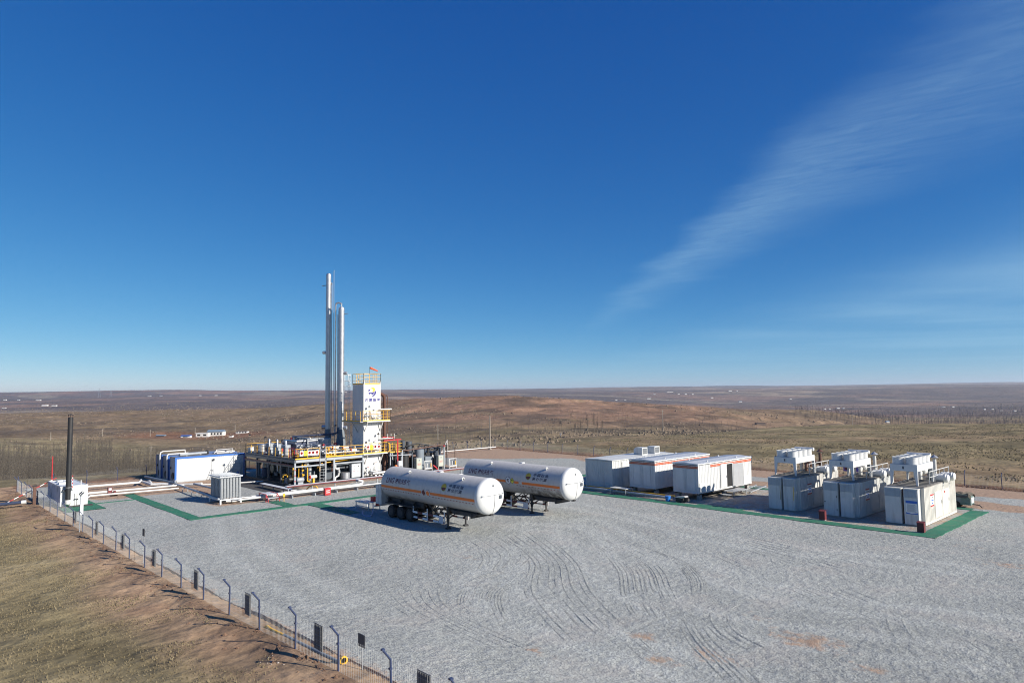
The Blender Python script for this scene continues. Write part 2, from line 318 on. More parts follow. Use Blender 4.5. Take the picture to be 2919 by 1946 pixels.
SHEDROOF = MAT('shed_roof_grey', (.17, .17, .17), .7, dirt=GRIME, damt=.3); FINS = MAT('aluminium_fins', (.55, .57, .58), .5, .15, var=.1); PURP = MAT('sign_purple', (.16, .10, .34), .5)
OSTRIPE = MAT('container_stripe_orange', (.50, .085, .015), .5, dirt=GRIME, damt=.2); DARKCONC = MAT('dark_concrete', (.055, .053, .05), .85, var=.35, scale=1.2, dirt=(.14, .13, .12), damt=.5)
WHITE3 = MAT('yellowed_white_paint', (.60, .59, .54), .5, dirt=(.30, .19, .10), damt=.4, streak=True)
SEAM = MAT('dull_weld_seam', (.36, .35, .33), .6)
BARK3 = MAT('dark_poplar_bark', (.115, .098, .076), .95, var=.35)  # darker bark for the poplar wood in the valley
# ------------------------------------------------------------------ the ground: one sheet out to the horizon
def land_colour(x, y):
    X = x * CH - y * SH; D = x * SH + y * CH; r = np.hypot(x, y); z = land(x, y, False)
    px = CXP + FPX * X / np.maximum(D, 1)
    def C(*c): return np.array(c)[None, :]
    def mix(a, b, t): return a * (1 - t[:, None]) + b * t[:, None]
    n1 = fbm(x / 160, y / 160, 4, 41); n2 = fbm(x / 22, y / 22, 4, 43); n3 = fbm(x / 5, y / 5, 3, 45); nn = fbm(x / 1.6, y / 1.6, 2, 47)
    straw, olive, soil, redd, dark = C(.275, .222, .128), C(.205, .168, .094), C(.33, .228, .143), C(.240, .146, .100), C(.085, .068, .052)
    c = mix(np.repeat(olive, len(x), 0), straw, sm(n2 * .6 + n3 * .4, .36, .66))
    c = mix(c, soil, sm(n1 * .4 + n2 * .6, .52, .70) * .55)
    c = np.where(((y > back_y(x)) | (x < -95))[:, None], c * .84, c)
    # the bare bank along the near fence
    d = FY - y
    bank = np.where((y < 14) & (x > -98), 1 - sm(d + (n2 - .5) * 4.5 + (n3 - .5) * 2.5, 1.0, 4.2), 0)
    c = mix(c, mix(np.repeat(soil, len(x), 0), C(.25, .165, .105), sm(nn, .45, .7)), bank)
    # loose red earth round the back of the yard
    by = back_y(x); ob = np.maximum(y - by, -94.5 - x)
    eb = np.where((y > 12) & (ob > -3), (1 - sm(ob + (n3 - .5) * 5, .5, np.where(x < -70, 7, 3.2))), 0)
    c = mix(c, mix(np.repeat(C(.20, .105, .062), len(x), 0), C(.085, .045, .03), sm(nn, .45, .65)), eb)
    # reddish worn hill in the middle distance, brown heath round it
    hill = sm(D, 300, 520) * (1 - sm(D, 900, 1000))
    redz = sm(px, 900, 1250) * (1 - sm(px, 1850, 2350)) * .85 + .25
    c = mix(c, mix(C(.185, .135, .085), np.repeat(redd, len(x), 0), sm(n1 * .3 + n2 * .7 + .1 * redz, .36, .62) * redz), hill * .85)
    scrub = sm(fbm(x / 40, y / 40, 4, 51), .50, .62) * sm(D, 180, 320) * (1 - sm(D, 620, 820))
    c = mix(c, np.repeat(dark, len(x), 0), scrub * .62)
    c = mix(c, np.repeat(C(.27, .225, .125), len(x), 0), (1 - sm(np.abs(px - 60), 250, 480)) * sm(D, 330, 370) * (1 - sm(D, 430, 475)) * sm(n2, .25, .5) * .75)   # pale stubble field
    c = mix(c, np.repeat(C(.22, .105, .06), len(x), 0), (1 - sm(np.hypot((px - 560) / 230, (D - 520) / 45), .6, 1.2)) * .7)
    c = mix(c, np.repeat(C(.150, .125, .090), len(x), 0), (1 - sm(px, 380, 520)) * sm(D, 140, 170) * (1 - sm(D, 320, 350)) * .75)
    # beyond: wooded plain, fields, plateau
    fz = sm(D, 900, 1200)
    wood = mix(np.repeat(C(.125, .095, .085), len(x), 0), C(.215, .140, .108), sm(fbm(x / 420, y / 420, 4, 61), .45, .62))
    wood = mix(wood, np.repeat(C(.34, .28, .20), len(x), 0), sm(fbm(x / 900, y / 260, 3, 63), .60, .70) * .5)
    wood = mix(wood, np.repeat(C(.075, .062, .062), len(x), 0), sm(fbm(x / 150, y / 150, 4, 65), .5, .62) * .6)
    wood = mix(wood, np.repeat(C(.27, .145, .105), len(x), 0), sm(D, 4300, 5200) * (1 - sm(px, 700, 1200)) * sm(n1, .45, .6) * .7)
    c = mix(c, wood, fz)
    c = c * (0.80 + 0.40 * nn[:, None]) * (0.88 + .24 * n3[:, None])
    return c
def build_land():
    fwd = math.atan2(CH, SH)                      # world angle of the view
    fine = np.linspace(-.82, .82, 720); coarse = np.linspace(.82, 2 * math.pi - .82, 62)[1:-1]
    az = np.concatenate([fine, coarse]); rr = np.concatenate([[0.0, 6.0, 12.0], np.geomspace(18, 15500, 640)])
    A, R = np.meshgrid(fwd - az, rr); x = (R * np.cos(A)).ravel(); y = (R * np.sin(A)).ravel(); z = land(x, y)
    na, nr = len(az), len(rr); i = np.arange(nr - 1)[:, None]; j = np.arange(na)[None, :]; j2 = (j + 1) % na
    q = np.stack([i * na + j, i * na + j2, (i + 1) * na + j2, (i + 1) * na + j], -1).reshape(-1, 4)[:, ::-1]
    me = bpy.data.meshes.new('ground'); me.vertices.add(len(x)); me.vertices.foreach_set('co', np.stack([x, y, z], -1).astype(np.float32).ravel())
    me.loops.add(q.size); me.loops.foreach_set('vertex_index', q.ravel().astype(np.int32))
    me.polygons.add(len(q)); me.polygons.foreach_set('loop_start', np.arange(0, q.size, 4, dtype=np.int32)); me.update(calc_edges=True); me.validate()
    me.polygons.foreach_set('use_smooth', [True] * len(me.polygons))
    ca = me.attributes.new('cover', 'FLOAT_COLOR', 'POINT'); col = np.ones((len(x), 4), np.float32); col[:, :3] = land_colour(x, y); ca.data.foreach_set('color', col.ravel())
    m, t, p, pos = newmat('open_ground')
    a = NN(t, 'ShaderNodeAttribute', attribute_name='cover').outputs['Color']
    sp = NN(t, 'ShaderNodeVectorMath', {0: pos, 1: (1, 1, .2)}, operation='MULTIPLY').outputs[0]
    f1 = NOI(t, sp, 7.0, 4, .65); f2 = NOI(t, sp, .9, 4, .6); f3 = NOI(t, sp, .09, 5, .65); f4 = NOI(t, sp, .012, 5, .65)
    k = MA(t, 'MULTIPLY', MA(t, 'MULTIPLY', MA(t, 'MULTIPLY_ADD', f1, .9, .55), MA(t, 'MULTIPLY_ADD', f2, 1.2, .40)), MA(t, 'MULTIPLY', MA(t, 'MULTIPLY_ADD', f3, 1.7, .15), MA(t, 'MULTIPLY_ADD', f4, 1.2, .4)))
    c = NN(t, 'ShaderNodeVectorMath', {0: a, 'Scale': k}, operation='SCALE').outputs[0]
    t.links.new(c, p.inputs['Base Color']); p.inputs['Roughness'].default_value = .95; p.inputs['Specular IOR Level'].default_value = .1
    b1 = NN(t, 'ShaderNodeBump', {'Strength': .7, 'Distance': .05, 'Height': f2})
    b2 = NN(t, 'ShaderNodeBump', {'Strength': .9, 'Distance': .03, 'Height': f1, 'Normal': b1.outputs[0]})
    b3 = NN(t, 'ShaderNodeBump', {'Strength': .6, 'Distance': 2.0, 'Height': f3, 'Normal': b2.outputs[0]})
    t.links.new(b3.outputs[0], p.inputs['Normal'])
    me.materials.append(m); o = bpy.data.objects.new('ground', me); COL.objects.link(o); o['kind'] = 'structure'
build_land()

# ------------------------------------------------------------------ the gravel yard
def gravel_material():
    m, t, p, pos = newmat('yard_gravel')
    d = NN(t, 'ShaderNodeAttribute', attribute_name='earth').outputs['Fac']
    g1 = NOI(t, pos, 13.0, 3, .7); g2 = NOI(t, pos, 34.0, 2, .6); g3 = NOI(t, pos, .33, 5, .6); g4 = NOI(t, pos, 2.4, 4, .6)
    st = NN(t, 'ShaderNodeTexVoronoi', {'Vector': pos, 'Scale': 19.0}); sp = NN(t, 'ShaderNodeSeparateColor', {0: st.outputs['Color']}).outputs[0]
    k = MA(t, 'MULTIPLY_ADD', g1, .55, MA(t, 'MULTIPLY_ADD', sp, .55, .42)); k = MA(t, 'MULTIPLY', k, MA(t, 'MULTIPLY_ADD', g3, .55, .73)); k = MA(t, 'MULTIPLY', k, MA(t, 'MULTIPLY_ADD', g4, .5, .75))
    gc = NN(t, 'ShaderNodeVectorMath', {0: (.352, .364, .338), 'Scale': MA(t, 'MULTIPLY', k, MA(t, 'MULTIPLY_ADD', NN(t, 'ShaderNodeAttribute', attribute_name='lane').outputs['Fac'], .24, .88))}, operation='SCALE').outputs[0]
    gc = MIX(t, SS(t, g3, .48, .68, 0, .30), gc, (.34, .30, .265, 1))
    ek = MA(t, 'MULTIPLY', MA(t, 'MULTIPLY_ADD', g4, .7, .65), MA(t, 'MULTIPLY_ADD', g1, .5, .75))
    ec = NN(t, 'ShaderNodeVectorMath', {0: (.365, .245, .165), 'Scale': ek}, operation='SCALE').outputs[0]
    f = SS(t, MA(t, 'ADD', MA(t, 'ADD', d, MA(t, 'MULTIPLY_ADD', MA(t, 'ADD', g4, g1), .75, -.75)), MA(t, 'MULTIPLY_ADD', NOI(t, pos, 1.1, 5, .65), 1.1, -.55)), .34, .74)
    t.links.new(MIX(t, MA(t, 'MULTIPLY', f, .9), gc, ec), p.inputs['Base Color']); p.inputs['Roughness'].default_value = .92; p.inputs['Specular IOR Level'].default_value = .15
    b0 = NN(t, 'ShaderNodeBump', {'Strength': .5, 'Distance': .25, 'Height': g4}); b1 = NN(t, 'ShaderNodeBump', {'Strength': .9, 'Distance': .035, 'Height': g1, 'Normal': b0.outputs[0]})
    b2 = NN(t, 'ShaderNodeBump', {'Strength': .7, 'Distance': .015, 'Height': st.outputs['Distance'], 'Normal': b1.outputs[0]})
    t.links.new(b2.outputs[0], p.inputs['Normal'])
    return m
GRAVEL = gravel_material()
def box_mask(x, y, x0, x1, y0, y1, s=2.0):
    return sm(x, x0 - s, x0 + s) * (1 - sm(x, x1 - s, x1 + s)) * sm(y, y0 - s, y0 + s) * (1 - sm(y, y1 - s, y1 + s))
def smooth_line(P, n=40):
    P = [np.array(p, float) for p in P]; P = [2 * P[0] - P[1]] + P + [2 * P[-1] - P[-2]]; out = []
    for i in range(1, len(P) - 2):
        for t in np.linspace(0, 1, n, endpoint=False):
            a, b, c, d = P[i - 1:i + 3]; out.append(.5 * ((2 * b) + (c - a) * t + (2 * a - 5 * b + 4 * c - d) * t * t + (3 * b - a - 3 * c + d) * t ** 3))
    return np.array(out)
def build_yard():
    xs = np.arange(-94.2, 40.1, .45); ys0 = np.linspace(0, 1, 170)
    X, V = np.meshgrid(xs, ys0, indexing='ij'); top = back_y(X) - .6; bot = 12.72 + (fbm(X / 1.6, X * 0, 3, 71) - .5) * .35
    Y = bot + (top - bot) * V; Z = yard_z(X, Y) + (fbm(X / 2.3, Y / 2.3, 3, 73) - .5) * .05 * sm(Y, 13, 16)
    nx, ny = X.shape; v = np.stack([X, Y, Z], -1).reshape(-1, 3).tolist()
    f = [(i * ny + j, (i + 1) * ny + j, (i + 1) * ny + j + 1, i * ny + j + 1) for i in range(nx - 1) for j in range(ny - 1)]
    n0 = len(v); v += [(X[i, 0], Y[i, 0] - .05, Z[i, 0] - .2) for i in range(nx)]
    f += [(n0 + i, n0 + i + 1, (i + 1) * ny, i * ny) for i in range(nx - 1)]
    b = B(); b.v = [tuple(p) for p in v]; b.f = f
    o = struct('gravel_yard', b, GRAVEL, True)
    x = np.array([p[0] for p in v]); y = np.array([p[1] for p in v])
    n = fbm(x / 3.5, y / 3.5, 4, 75); w = (n - .5) * 3.0
    e = np.zeros(len(x))
    yb = back_y(x)
    e = np.maximum(e, np.where(x < -46, sm(y + w, np.interp(x, [-94, -81, -70, -60, -46], [63, 66, 76, 71, 66]), np.interp(x, [-94, -81, -70, -60, -46], [66, 70, 79, 74, 69])), 0) * 1.15)
    e = np.maximum(e, box_mask(x + w * .6, y + w, -46, 40, 66.8, 71.0, .8) * 1.15); e = np.maximum(e, np.where(x > -46, sm(y + w * .5, 73.6, 75.2), 0) * 1.15)
    e = np.maximum(e, box_mask(x + w, y + w, -94, -77.5, 16.5, 31, 1.0) * 1.1); e = np.maximum(e, box_mask(x, y + w * .4, -78, -66, 24.6, 27.5, .8) * .8)
    e = np.maximum(e, box_mask(x + w * .3, y + w * .3, -68.5, -64.6, 23.2, 41, .5) * .7); e = np.maximum(e, box_mask(x + w, y + w * .5, -92, -70, 33, 60, 1.0) * .7)
    e = np.maximum(e, box_mask(x + w * .2, y + w * .2, -48, -15.6, 53.0, 65.2, .4) * .5)
    for cx, cy, rx, ry, a in ((-17.3, 23.4, 1.0, .6, .8), (-14.3, 23.6, 1.7, .9, .95), (-12.6, 27.6, 2.2, 1.2, .8), (-15, 28.8, 1.2, .8, .6), (-9.9, 26.4, 1.2, .8, .6), (-15.4, 22.0, .9, .7, .7), (-10, 46.9, 2.0, 1.2, .8), (-12.6, 50.6, 1.2, .8, .6), (-19.3, 19, 2.4, .7, .5), (-21.5, 18.9, .9, .4, .6), (-27, 23.5, 1.6, .5, .5), (-25, 21, .7, .3, .6), (-34, 27, 3, 1.2, .42)):
        e = np.maximum(e, .76 * a * np.exp(-(((x - cx) / rx) ** 2 + ((y - cy) / ry) ** 2)) * (.5 + n))
    e = np.maximum(e, np.where(y < 13.6, (1 - sm(y, 12.8, 13.5)) * .5 * (x > -60), 0))
    at = o.data.attributes.new('earth', 'FLOAT', 'POINT'); vv = np.zeros(len(o.data.vertices), np.float32); vv[:len(e)] = e; at.data.foreach_set('value', vv)
    # worn wheel lanes are paler and finer than the loose stone between them
    ln = .5 + (fbm(x / 9, y / 9, 3, 77) - .5) * .9
    for path in ([(-8, 30), (-17, 27), (-26, 31), (-33, 37), (-38, 36)], [(-10, 22), (-20, 22), (-28, 24), (-33, 33), (-40, 40)], [(-12, 44), (-24, 42), (-36, 45), (-50, 46)], [(-30, 16), (-45, 18), (-58, 22)], [(-5, 36), (-16, 33), (-27, 36.5), (-36, 41)]):
        L = smooth_line(path, 14); dd = np.min(np.hypot(x[:, None] - L[None, :, 0], y[:, None] - L[None, :, 1]), 1)
        for c in (-.0, 1.0): ln = np.maximum(ln, ln + .35 * np.exp(-((dd - 1.1) / .55) ** 2))
    ln = ln - .5 * sm(x, -16, -6) * (1 - sm(y, 30, 44))
    a2 = o.data.attributes.new('lane', 'FLOAT', 'POINT'); vv = np.zeros(len(o.data.vertices), np.float32); vv[:len(e)] = np.clip(ln, 0, 1.1); a2.data.foreach_set('value', vv)
    return o
yard = build_yard()
# tyre ruts: low berms of pushed gravel
RUTS = [([(-29.6, 26.4), (-28.9, 23.7), (-26.7, 21.1), (-23.4, 19.0)], [(-27, 26.2), (-26.5, 24.1), (-25.2, 22.5), (-22.7, 20.7)], 15),
        ([(-34.4, 35.8), (-29.9, 34.7), (-24.9, 31), (-21.3, 26.9), (-18, 24)], [(-33.8, 38), (-28.3, 36.2), (-23.5, 33.1), (-20.3, 29.6), (-17.2, 26.2)], 12),
        ([(-30.5, 37.5), (-25.6, 36.0), (-21.8, 33.0), (-19.3, 29.8)], [(-27.6, 36.8), (-23, 35.1), (-20, 32.3), (-18.2, 29.2)], 8),
        ([(-17.8, 30.1), (-17.3, 27.8), (-15.7, 25.9), (-13.7, 24.8)], [(-17, 30.2), (-16.5, 28.2), (-15.1, 26.5), (-13.2, 25.6)], 4),
        ([(-18.5, 27.1), (-16, 24.4), (-14, 22.8), (-11.5, 20.8)], [(-17.5, 27.2), (-15.2, 25), (-13, 23.4), (-10.5, 21.4)], 5),
        ([(-27, 41.5), (-21, 39.5), (-15, 37.2)], [(-26, 44.5), (-20, 43), (-13, 40.5)], 8),
        ([(-38, 33), (-30, 29), (-25, 24), (-16, 19)], [(-36, 36), (-28, 31), (-22, 26), (-12, 20)], 9), ([(-36, 41), (-26, 39), (-18, 35), (-8, 29)], [(-36, 43), (-25, 41.5), (-16, 37), (-6, 31)], 8), ([(-33, 20), (-27, 18), (-20, 17.2)], [(-31, 23), (-26, 20), (-18, 19)], 7), ([(-38, 30), (-33, 28), (-30, 25)], [(-36, 33), (-31, 30), (-29, 27)], 6), ([(-12, 34), (-10, 30), (-7, 27)], [(-10, 36), (-8, 32), (-5, 29)], 6)]
rr_ = random.Random(3)
for A, Bc, n in RUTS:
    for k in range(n):
        t = (k + rr_.uniform(-.25, .25)) / max(1, n - 1); L = smooth_line([np.array(p) * (1 - t) + np.array(q) * t for p, q in zip(A, Bc)], 26)
        i0 = rr_.randint(0, len(L) // 5); i1 = len(L) - rr_.randint(0, len(L) // 5); L = L[i0:i1]
        b = B(); w = rr_.uniform(.07, .14); hgt = rr_.uniform(.002, .0085); ph = rr_.uniform(0, 50); rows = []
        for i, p in enumerate(L):
            q = L[min(i + 1, len(L) - 1)] - L[max(i - 1, 0)]; q = q / (np.linalg.norm(q) + 1e-6); nrm = np.array([-q[1], q[0]])
            fade = min(1, i / 6, (len(L) - 1 - i) / 6) * (.4 + 1.0 * rr_.random()) * float(sm(fbm(np.array([ph + i * .16]), np.array([ph]), 3, 7)[0], .28, .52)) * 1.6 - .010; z0 = float(yard_z(p[0], p[1]))
            jit = rr_.uniform(-.03, .03)
            for s_, h_ in ((-1, -.03), (-.3 + jit, hgt * fade), (.35 + jit, hgt * fade * .8), (1, -.03)):
                c = p + nrm * w * s_; rows.append((c[0], c[1], z0 + h_))
        b.v = rows; b.f = [(4 * i + j, 4 * i + j + 1, 4 * i + 5 + j, 4 * i + 4 + j) for i in range(len(L) - 1) for j in range(3)]
        part(yard, 'tyre_rut', b, GRAVEL, True)

# green matting walkways
def strip(name, rects, z=.034):
    b = B()
    for k, (x0, x1, y0, y1) in enumerate(rects):
        lx = x1 - x0 > y1 - y0; L = (x1 - x0) if lx else (y1 - y0); n = max(2, int(L / .3)); n0 = len(b.v); zz = z + .0021 * (k % 3)
        for i in range(n + 1):
            t_ = i / n; j = [float(fbm(np.array([t_ * L / .5 + k * 31 + 90 * s]), np.array([k * 7.0]), 2, 91)[0] - .5) * .11 for s in (0, 1)]; wv = float(fbm(np.array([t_ * L * 1.3 + k * 5]), np.array([3.0]), 2, 93)[0]) * .015
            p_, q_ = ((x0 + L * t_, y0 + j[0]), (x0 + L * t_, y1 + j[1])) if lx else ((x0 + j[0], y0 + L * t_), (x1 + j[1], y0 + L * t_))
            b.v += [(*p_, -.06), (*p_, zz - .01 + wv), (*q_, zz - .01 + wv), (*q_, -.06)]
        for i in range(n):
            for j in range(3): b.f.append((n0 + 4 * i + j, n0 + 4 * i + j + 1, n0 + 4 * i + 5 + j, n0 + 4 * i + 4 + j))
    return struct(name, b, GREEN)
strip('green_walkway', [(-80.1, -60.25, 19.22, 20.25), (-60.25, -59.3, 19.22, 55), (-63.7, -60.25, 27.6, 28.7), (-59.3, -52, 29.5, 30.7)])
strip('green_walkway_by_heater', [(-75.7, -75.2, 15.85, 19.22), (-80.5, -71.5, 15.12, 15.85), (-74.85, -71.5, 12.75, 15.12)])
strip('green_walkway_by_generators', [(-56, -14.7, 51.75, 52.95), (-15.85, -14.7, 52.95, 65.4), (-56, -15.85, 65.45, 66.35), (-55.4, -54.2, 52.95, 65.45), (-33.6, -29.2, 52.95, 53.6)])
strip('green_walkway_by_vaporiser', [(-68.3, -66.0, 26.15, 26.95)])
struct('dark_apron', B().box(-86.2, -69.9, 30.25, 34.0, -.1, .030).box(-85.6, -71.9, 34.005, 42.6, -.1, .026), DARKCONC)  # thin dark slab beside and under the platform
# ------------------------------------------------------------------ fences
def wire_panel(L, hgt=1.25, r=.0026, dv=.11, top_extra=0):
    b = B(); n = round(L / dv)
    def rod(a, c, rr):
        a = Vector(a); c = Vector(c); t = (c - a).normalized(); u = t.orthogonal().normalized(); w = t.cross(u)
        vs = [p + (u * math.cos(q) + w * math.sin(q)) * rr for p in (a, c) for q in (0, 2.0944, 4.18879)]
        b.add(vs, [(0, 1, 4, 3), (1, 2, 5, 4), (2, 0, 3, 5)])
    for k in range(n): rod(((k + .5) * L / n, 0, .04), ((k + .5) * L / n, 0, hgt), r)
    for z in np.linspace(.05, hgt - .01, 8): rod((0, 0, z), (L, 0, z), r * .9)
    return b
def fence_run(label, pts, spacing, arm=(0, -1), zfun=None, group=None, arms=True, skip=()):
    P = [Vector((p[0], p[1], 0)) for p in pts]; zf = zfun or (lambda x, y: 0.0)
    th = thing('wire_fence', label, 'fence', (P[0].x, P[0].y, zf(P[0].x, P[0].y)), group); og = ORG[th.name]
    stations = []
    for a, c in zip(P[:-1], P[1:]):
        n = max(1, round((c - a).length / spacing)); stations += [a + (c - a) * k / n for k in range(n)]
    stations.append(P[-1]); cache = {}
    pb = B().cyl((0, 0, -.3), (0, 0, 1.27), .036, 8)
    if arms: pb.cyl((0, 0, 1.24), (arm[0] * .26, arm[1] * .26, 1.58), .034, 8); pb.box(arm[0] * .26 - .05, arm[0] * .26 + .05, arm[1] * .26 - .05, arm[1] * .26 + .05, 1.57, 1.62)
    pb.box(-.05, .05, -.05, .05, .95, 1.0)
    pm = mesh('post', pb, POSTB, (0, 0, 0), True)
    for i, s in enumerate(stations):
        z = zf(s.x, s.y); o = bpy.data.objects.new('post', pm); COL.objects.link(o); o.parent = th; o.location = Vector((s.x, s.y, z)) - og; o.rotation_euler = (0.02 * math.sin(i * 2.3), .015 * math.sin(i * 3.7 + 1), 0); ORG[o.name] = og
        if i < len(stations) - 1 and i not in skip:
            e = stations[i + 1]; L = (e - s).length; z2 = zf(e.x, e.y); key = round(L, 3)
            if key not in cache: cache[key] = mesh('wire_panel', wire_panel(L - .07), WIRE)
            w = bpy.data.objects.new('wire_panel', cache[key]); COL.objects.link(w); w.parent = th; ORG[w.name] = og; w['kind'] = 'stuff'
            w.location = Vector((s.x, s.y, z + .03)) - og + (e - s).normalized() * .035
            w.rotation_euler = (0, -math.atan2(z2 - z, L), math.atan2(e.y - s.y, e.x - s.x))
    return th
near_z = lambda x, y: float(np.interp(x, ZFX, ZFZ)) + .02
fence_run('white wire fence on blue cranked posts along the grassy bank', [(-91.7, FY), (-11.7, FY)], 3.2, (0, -1), near_z)
fence_run('wire fence on blue posts behind the black chimney and blue trimmed sheds', [(-91.75, FY + .1), (-94.3, 22), (-94.4, 83.4)], 3.25, (-1, 0), lambda x, y: land1(x - .4, y) * .3)
fence_run('wire fence on cranked blue posts along the red earth behind the containers', [(-94.4, 83.4), (-70, 82.3), (-20, 80.7), (15, 77.8)], 3.3, (0, 1), lambda x, y: -.02)
# the backs of notice boards hung on the near fence
bb = B().box(-.31, .31, -.012, .012, 0, .87).box(-.27, .27, -.02, -.012, .1, .14).box(-.27, .27, -.02, -.012, .7, .74)
bmesh_ = mesh('notice_board', bb, BOARD)
for k, x in enumerate((-62.4, -55.5, -48.6, -42.1, -35.3, -29.0, -22.8, -16.5)):
    o = bpy.data.objects.new('notice_board', bmesh_); COL.objects.link(o); o.location = (x, FY + .05, near_z(x, 0) + .40); o.rotation_euler = (0, 0.02 * math.sin(k * 2.1), 0.03 * math.sin(k))
    where = ('beside the heater pad', 'first past the floodlight pole', 'just short of the tall pole sign', 'just past the tall pole sign', 'midway from tall pole sign to yellow pipe', 'at the yellow pipe end', 'above the dark pipe by the yellow ring', 'beyond the low pole sign and yellow ring')[k]
    tag(o, 'dark grey board back on the wire fence, ' + where, 'board', 'notice boards on the fence along the bank')
for (x, y, top, lab) in ((-45.0, 12.0, 1.62, 'small dark sign on a thin pole beside the fence, standing above the wire'), (-21.0, 12.45, .75, 'small dark sign on a thin pole inside the fence near the yellow pipe')):
    z = near_z(x, 0); t_ = thing('pole_sign', lab, 'sign', (x, y, z - .1)); part(t_, 'pole', B().cyl((x, y, z - .3), (x, y, z + top + .4), .02, 8), GALV)
    part(t_, 'board', B().box(x - .22, x + .22, y - .035, y - .015, z + top, z + top + .42), BOARD)
# floodlight pole by the heater
x, y = -59.8, 11.55; z = near_z(x, 0); L_ = thing('floodlight_pole', 'steel pole with two floodlights and a grey box beside the fence', 'lamp post', (x, y, z - .2))
part(L_, 'pole', B().cyl((x, y, z - .3), (x, y, z + 2.75), .035, 8), STEEL, True); part(L_, 'cross_arm', B().bar((x - .3, y, z + 2.72), (x + .3, y, z + 2.72), .04), STEEL)
for s in (-1, 1): part(L_, 'floodlight', B().prism([(x + s * .3 - .12, y - .06, z + 2.74), (x + s * .3 + .12, y - .06, z + 2.74), (x + s * .3 + .1, y + .12, z + 2.9), (x + s * .3 - .1, y + .12, z + 2.9)], (0, .05, .1)), BLACK)
part(L_, 'control_box', B().box(x - .13, x + .13, y - .02, y + .18, z + 1.3, z + 2.1), CABW)
# yellow-ended pipe lying along the inside of the fence
b1 = B().tube([(-28.1, 12.05, .5), (-27.85, 12.1, .66), (-27.6, 12.12, .62), (-26.4, 12.15, .64)], .055); b2 = B().tube([(-26.4, 12.15, .64), (-24.2, 12.18, .70), (-22.1, 12.2, .76)], .06)
t_ = thing('loose_pipe', 'yellow and dark pipe lying inside the fence on bare earth', 'pipe', (-25, 12.15, .5)); part(t_, 'yellow_end', b1, YEL, True); part(t_, 'dark_length', b2, GREYV, True)
part(t_, 'yellow_ring', B().lathe([(.10, -.03), (.15, -.03), (.15, .03), (.10, .03), (.10, -.03)], (-21.9, 12.25, .86), 'x', 14), YEL)
b = B()
for k in range(9):
    a = random.Random(k + 5); x = -24.0 + a.uniform(-1.0, 1.0); y = 10.6 + a.uniform(-.35, .3); z = land1(x, y); s = a.uniform(.02, .045)
    b.lathe([(0, -s * .5), (s * a.uniform(.7, 1.2), 0), (s * .7, s * .5), (0, s * .7)], (x, y, z + s * .2), 'z', 5)
tag(single('rubble', b, STONE, 'scattered pale stones on the bare bank below the fence', 'rubble'), kind='stuff')

# ------------------------------------------------------------------ lettering
def text_mesh(txt, h, wide=None, spacing=1.0, shear=0.0, bold=.022):
    cu = bpy.data.curves.new('t', 'FONT'); cu.body = txt; cu.size = 1.0; cu.space_character = spacing; cu.shear = shear; cu.resolution_u = 2; cu.offset = bold
    o = bpy.data.objects.new('t', cu); COL.objects.link(o); bpy.context.view_layer.update()
    me = bpy.data.meshes.new_from_object(o.evaluated_get(bpy.context.evaluated_depsgraph_get())); bpy.data.objects.remove(o); bpy.data.curves.remove(cu)
    v = np.empty(len(me.vertices) * 3); me.vertices.foreach_get('co', v); v = v.reshape(-1, 3); lo = v.min(0); hi = v.max(0)
    sx = (wide / (hi[0] - lo[0])) if wide else h / (hi[1] - lo[1]); sy = h / (hi[1] - lo[1])
    V = [((p[0] - (lo[0] + hi[0]) / 2) * sx, (p[1] - (lo[1] + hi[1]) / 2) * sy) for p in v]; F = [tuple(p.vertices) for p in me.polygons]; bpy.data.meshes.remove(me)
    return V, F
def text_flat(par, name, txt, c, h, mat, ux, uy, wide=None, spacing=1.0):
    V, F = text_mesh(txt, h, wide, spacing); c = Vector(c); ux = Vector(ux); uy = Vector(uy); b = B(); b.add([c + ux * a + uy * d for a, d in V], F)
    return part(par, name, b, mat)
def on_tank(V, F, x0, th0, ax, R, step=.06):                    # wrap flat shapes (u along +x, v up) round the tank's near side
    bm = bmesh.new(); vs = [bm.verts.new((a, d, 0)) for a, d in V]
    for f in F:
        try: bm.faces.new([vs[i] for i in f])
        except ValueError: pass
    lo = min(d for a, d in V); hi = max(d for a, d in V); z = lo + step
    while z < hi:
        bmesh.ops.bisect_plane(bm, geom=bm.verts[:] + bm.edges[:] + bm.faces[:], plane_co=(0, z, 0), plane_no=(0, 1, 0)); z += step
    b = B(); bm.verts.index_update(); P = []
    for v in bm.verts:
        q = th0 + v.co.y / R; P.append((x0 + v.co.x, ax[0] - R * math.cos(q), ax[1] + R * math.sin(q)))
    b.add(P, [tuple(v.index for v in f.verts) for f in bm.faces]); bm.free(); return b
def rect(w, h): return [(-w / 2, -h / 2), (w / 2, -h / 2), (w / 2, h / 2), (-w / 2, h / 2)], [(0, 1, 2, 3)]
def disc(w, h, n=28, a0=0, a1=360):
    q = [math.radians(a0 + (a1 - a0) * k / n) for k in range(n + (a1 - a0 < 360))]; return [(w / 2 * math.cos(t), h / 2 * math.sin(t)) for t in q], [tuple(range(len(q)))]
def zang(z, ax): return math.asin(max(-1, min(1, (z - ax[1]) / 1.28)))

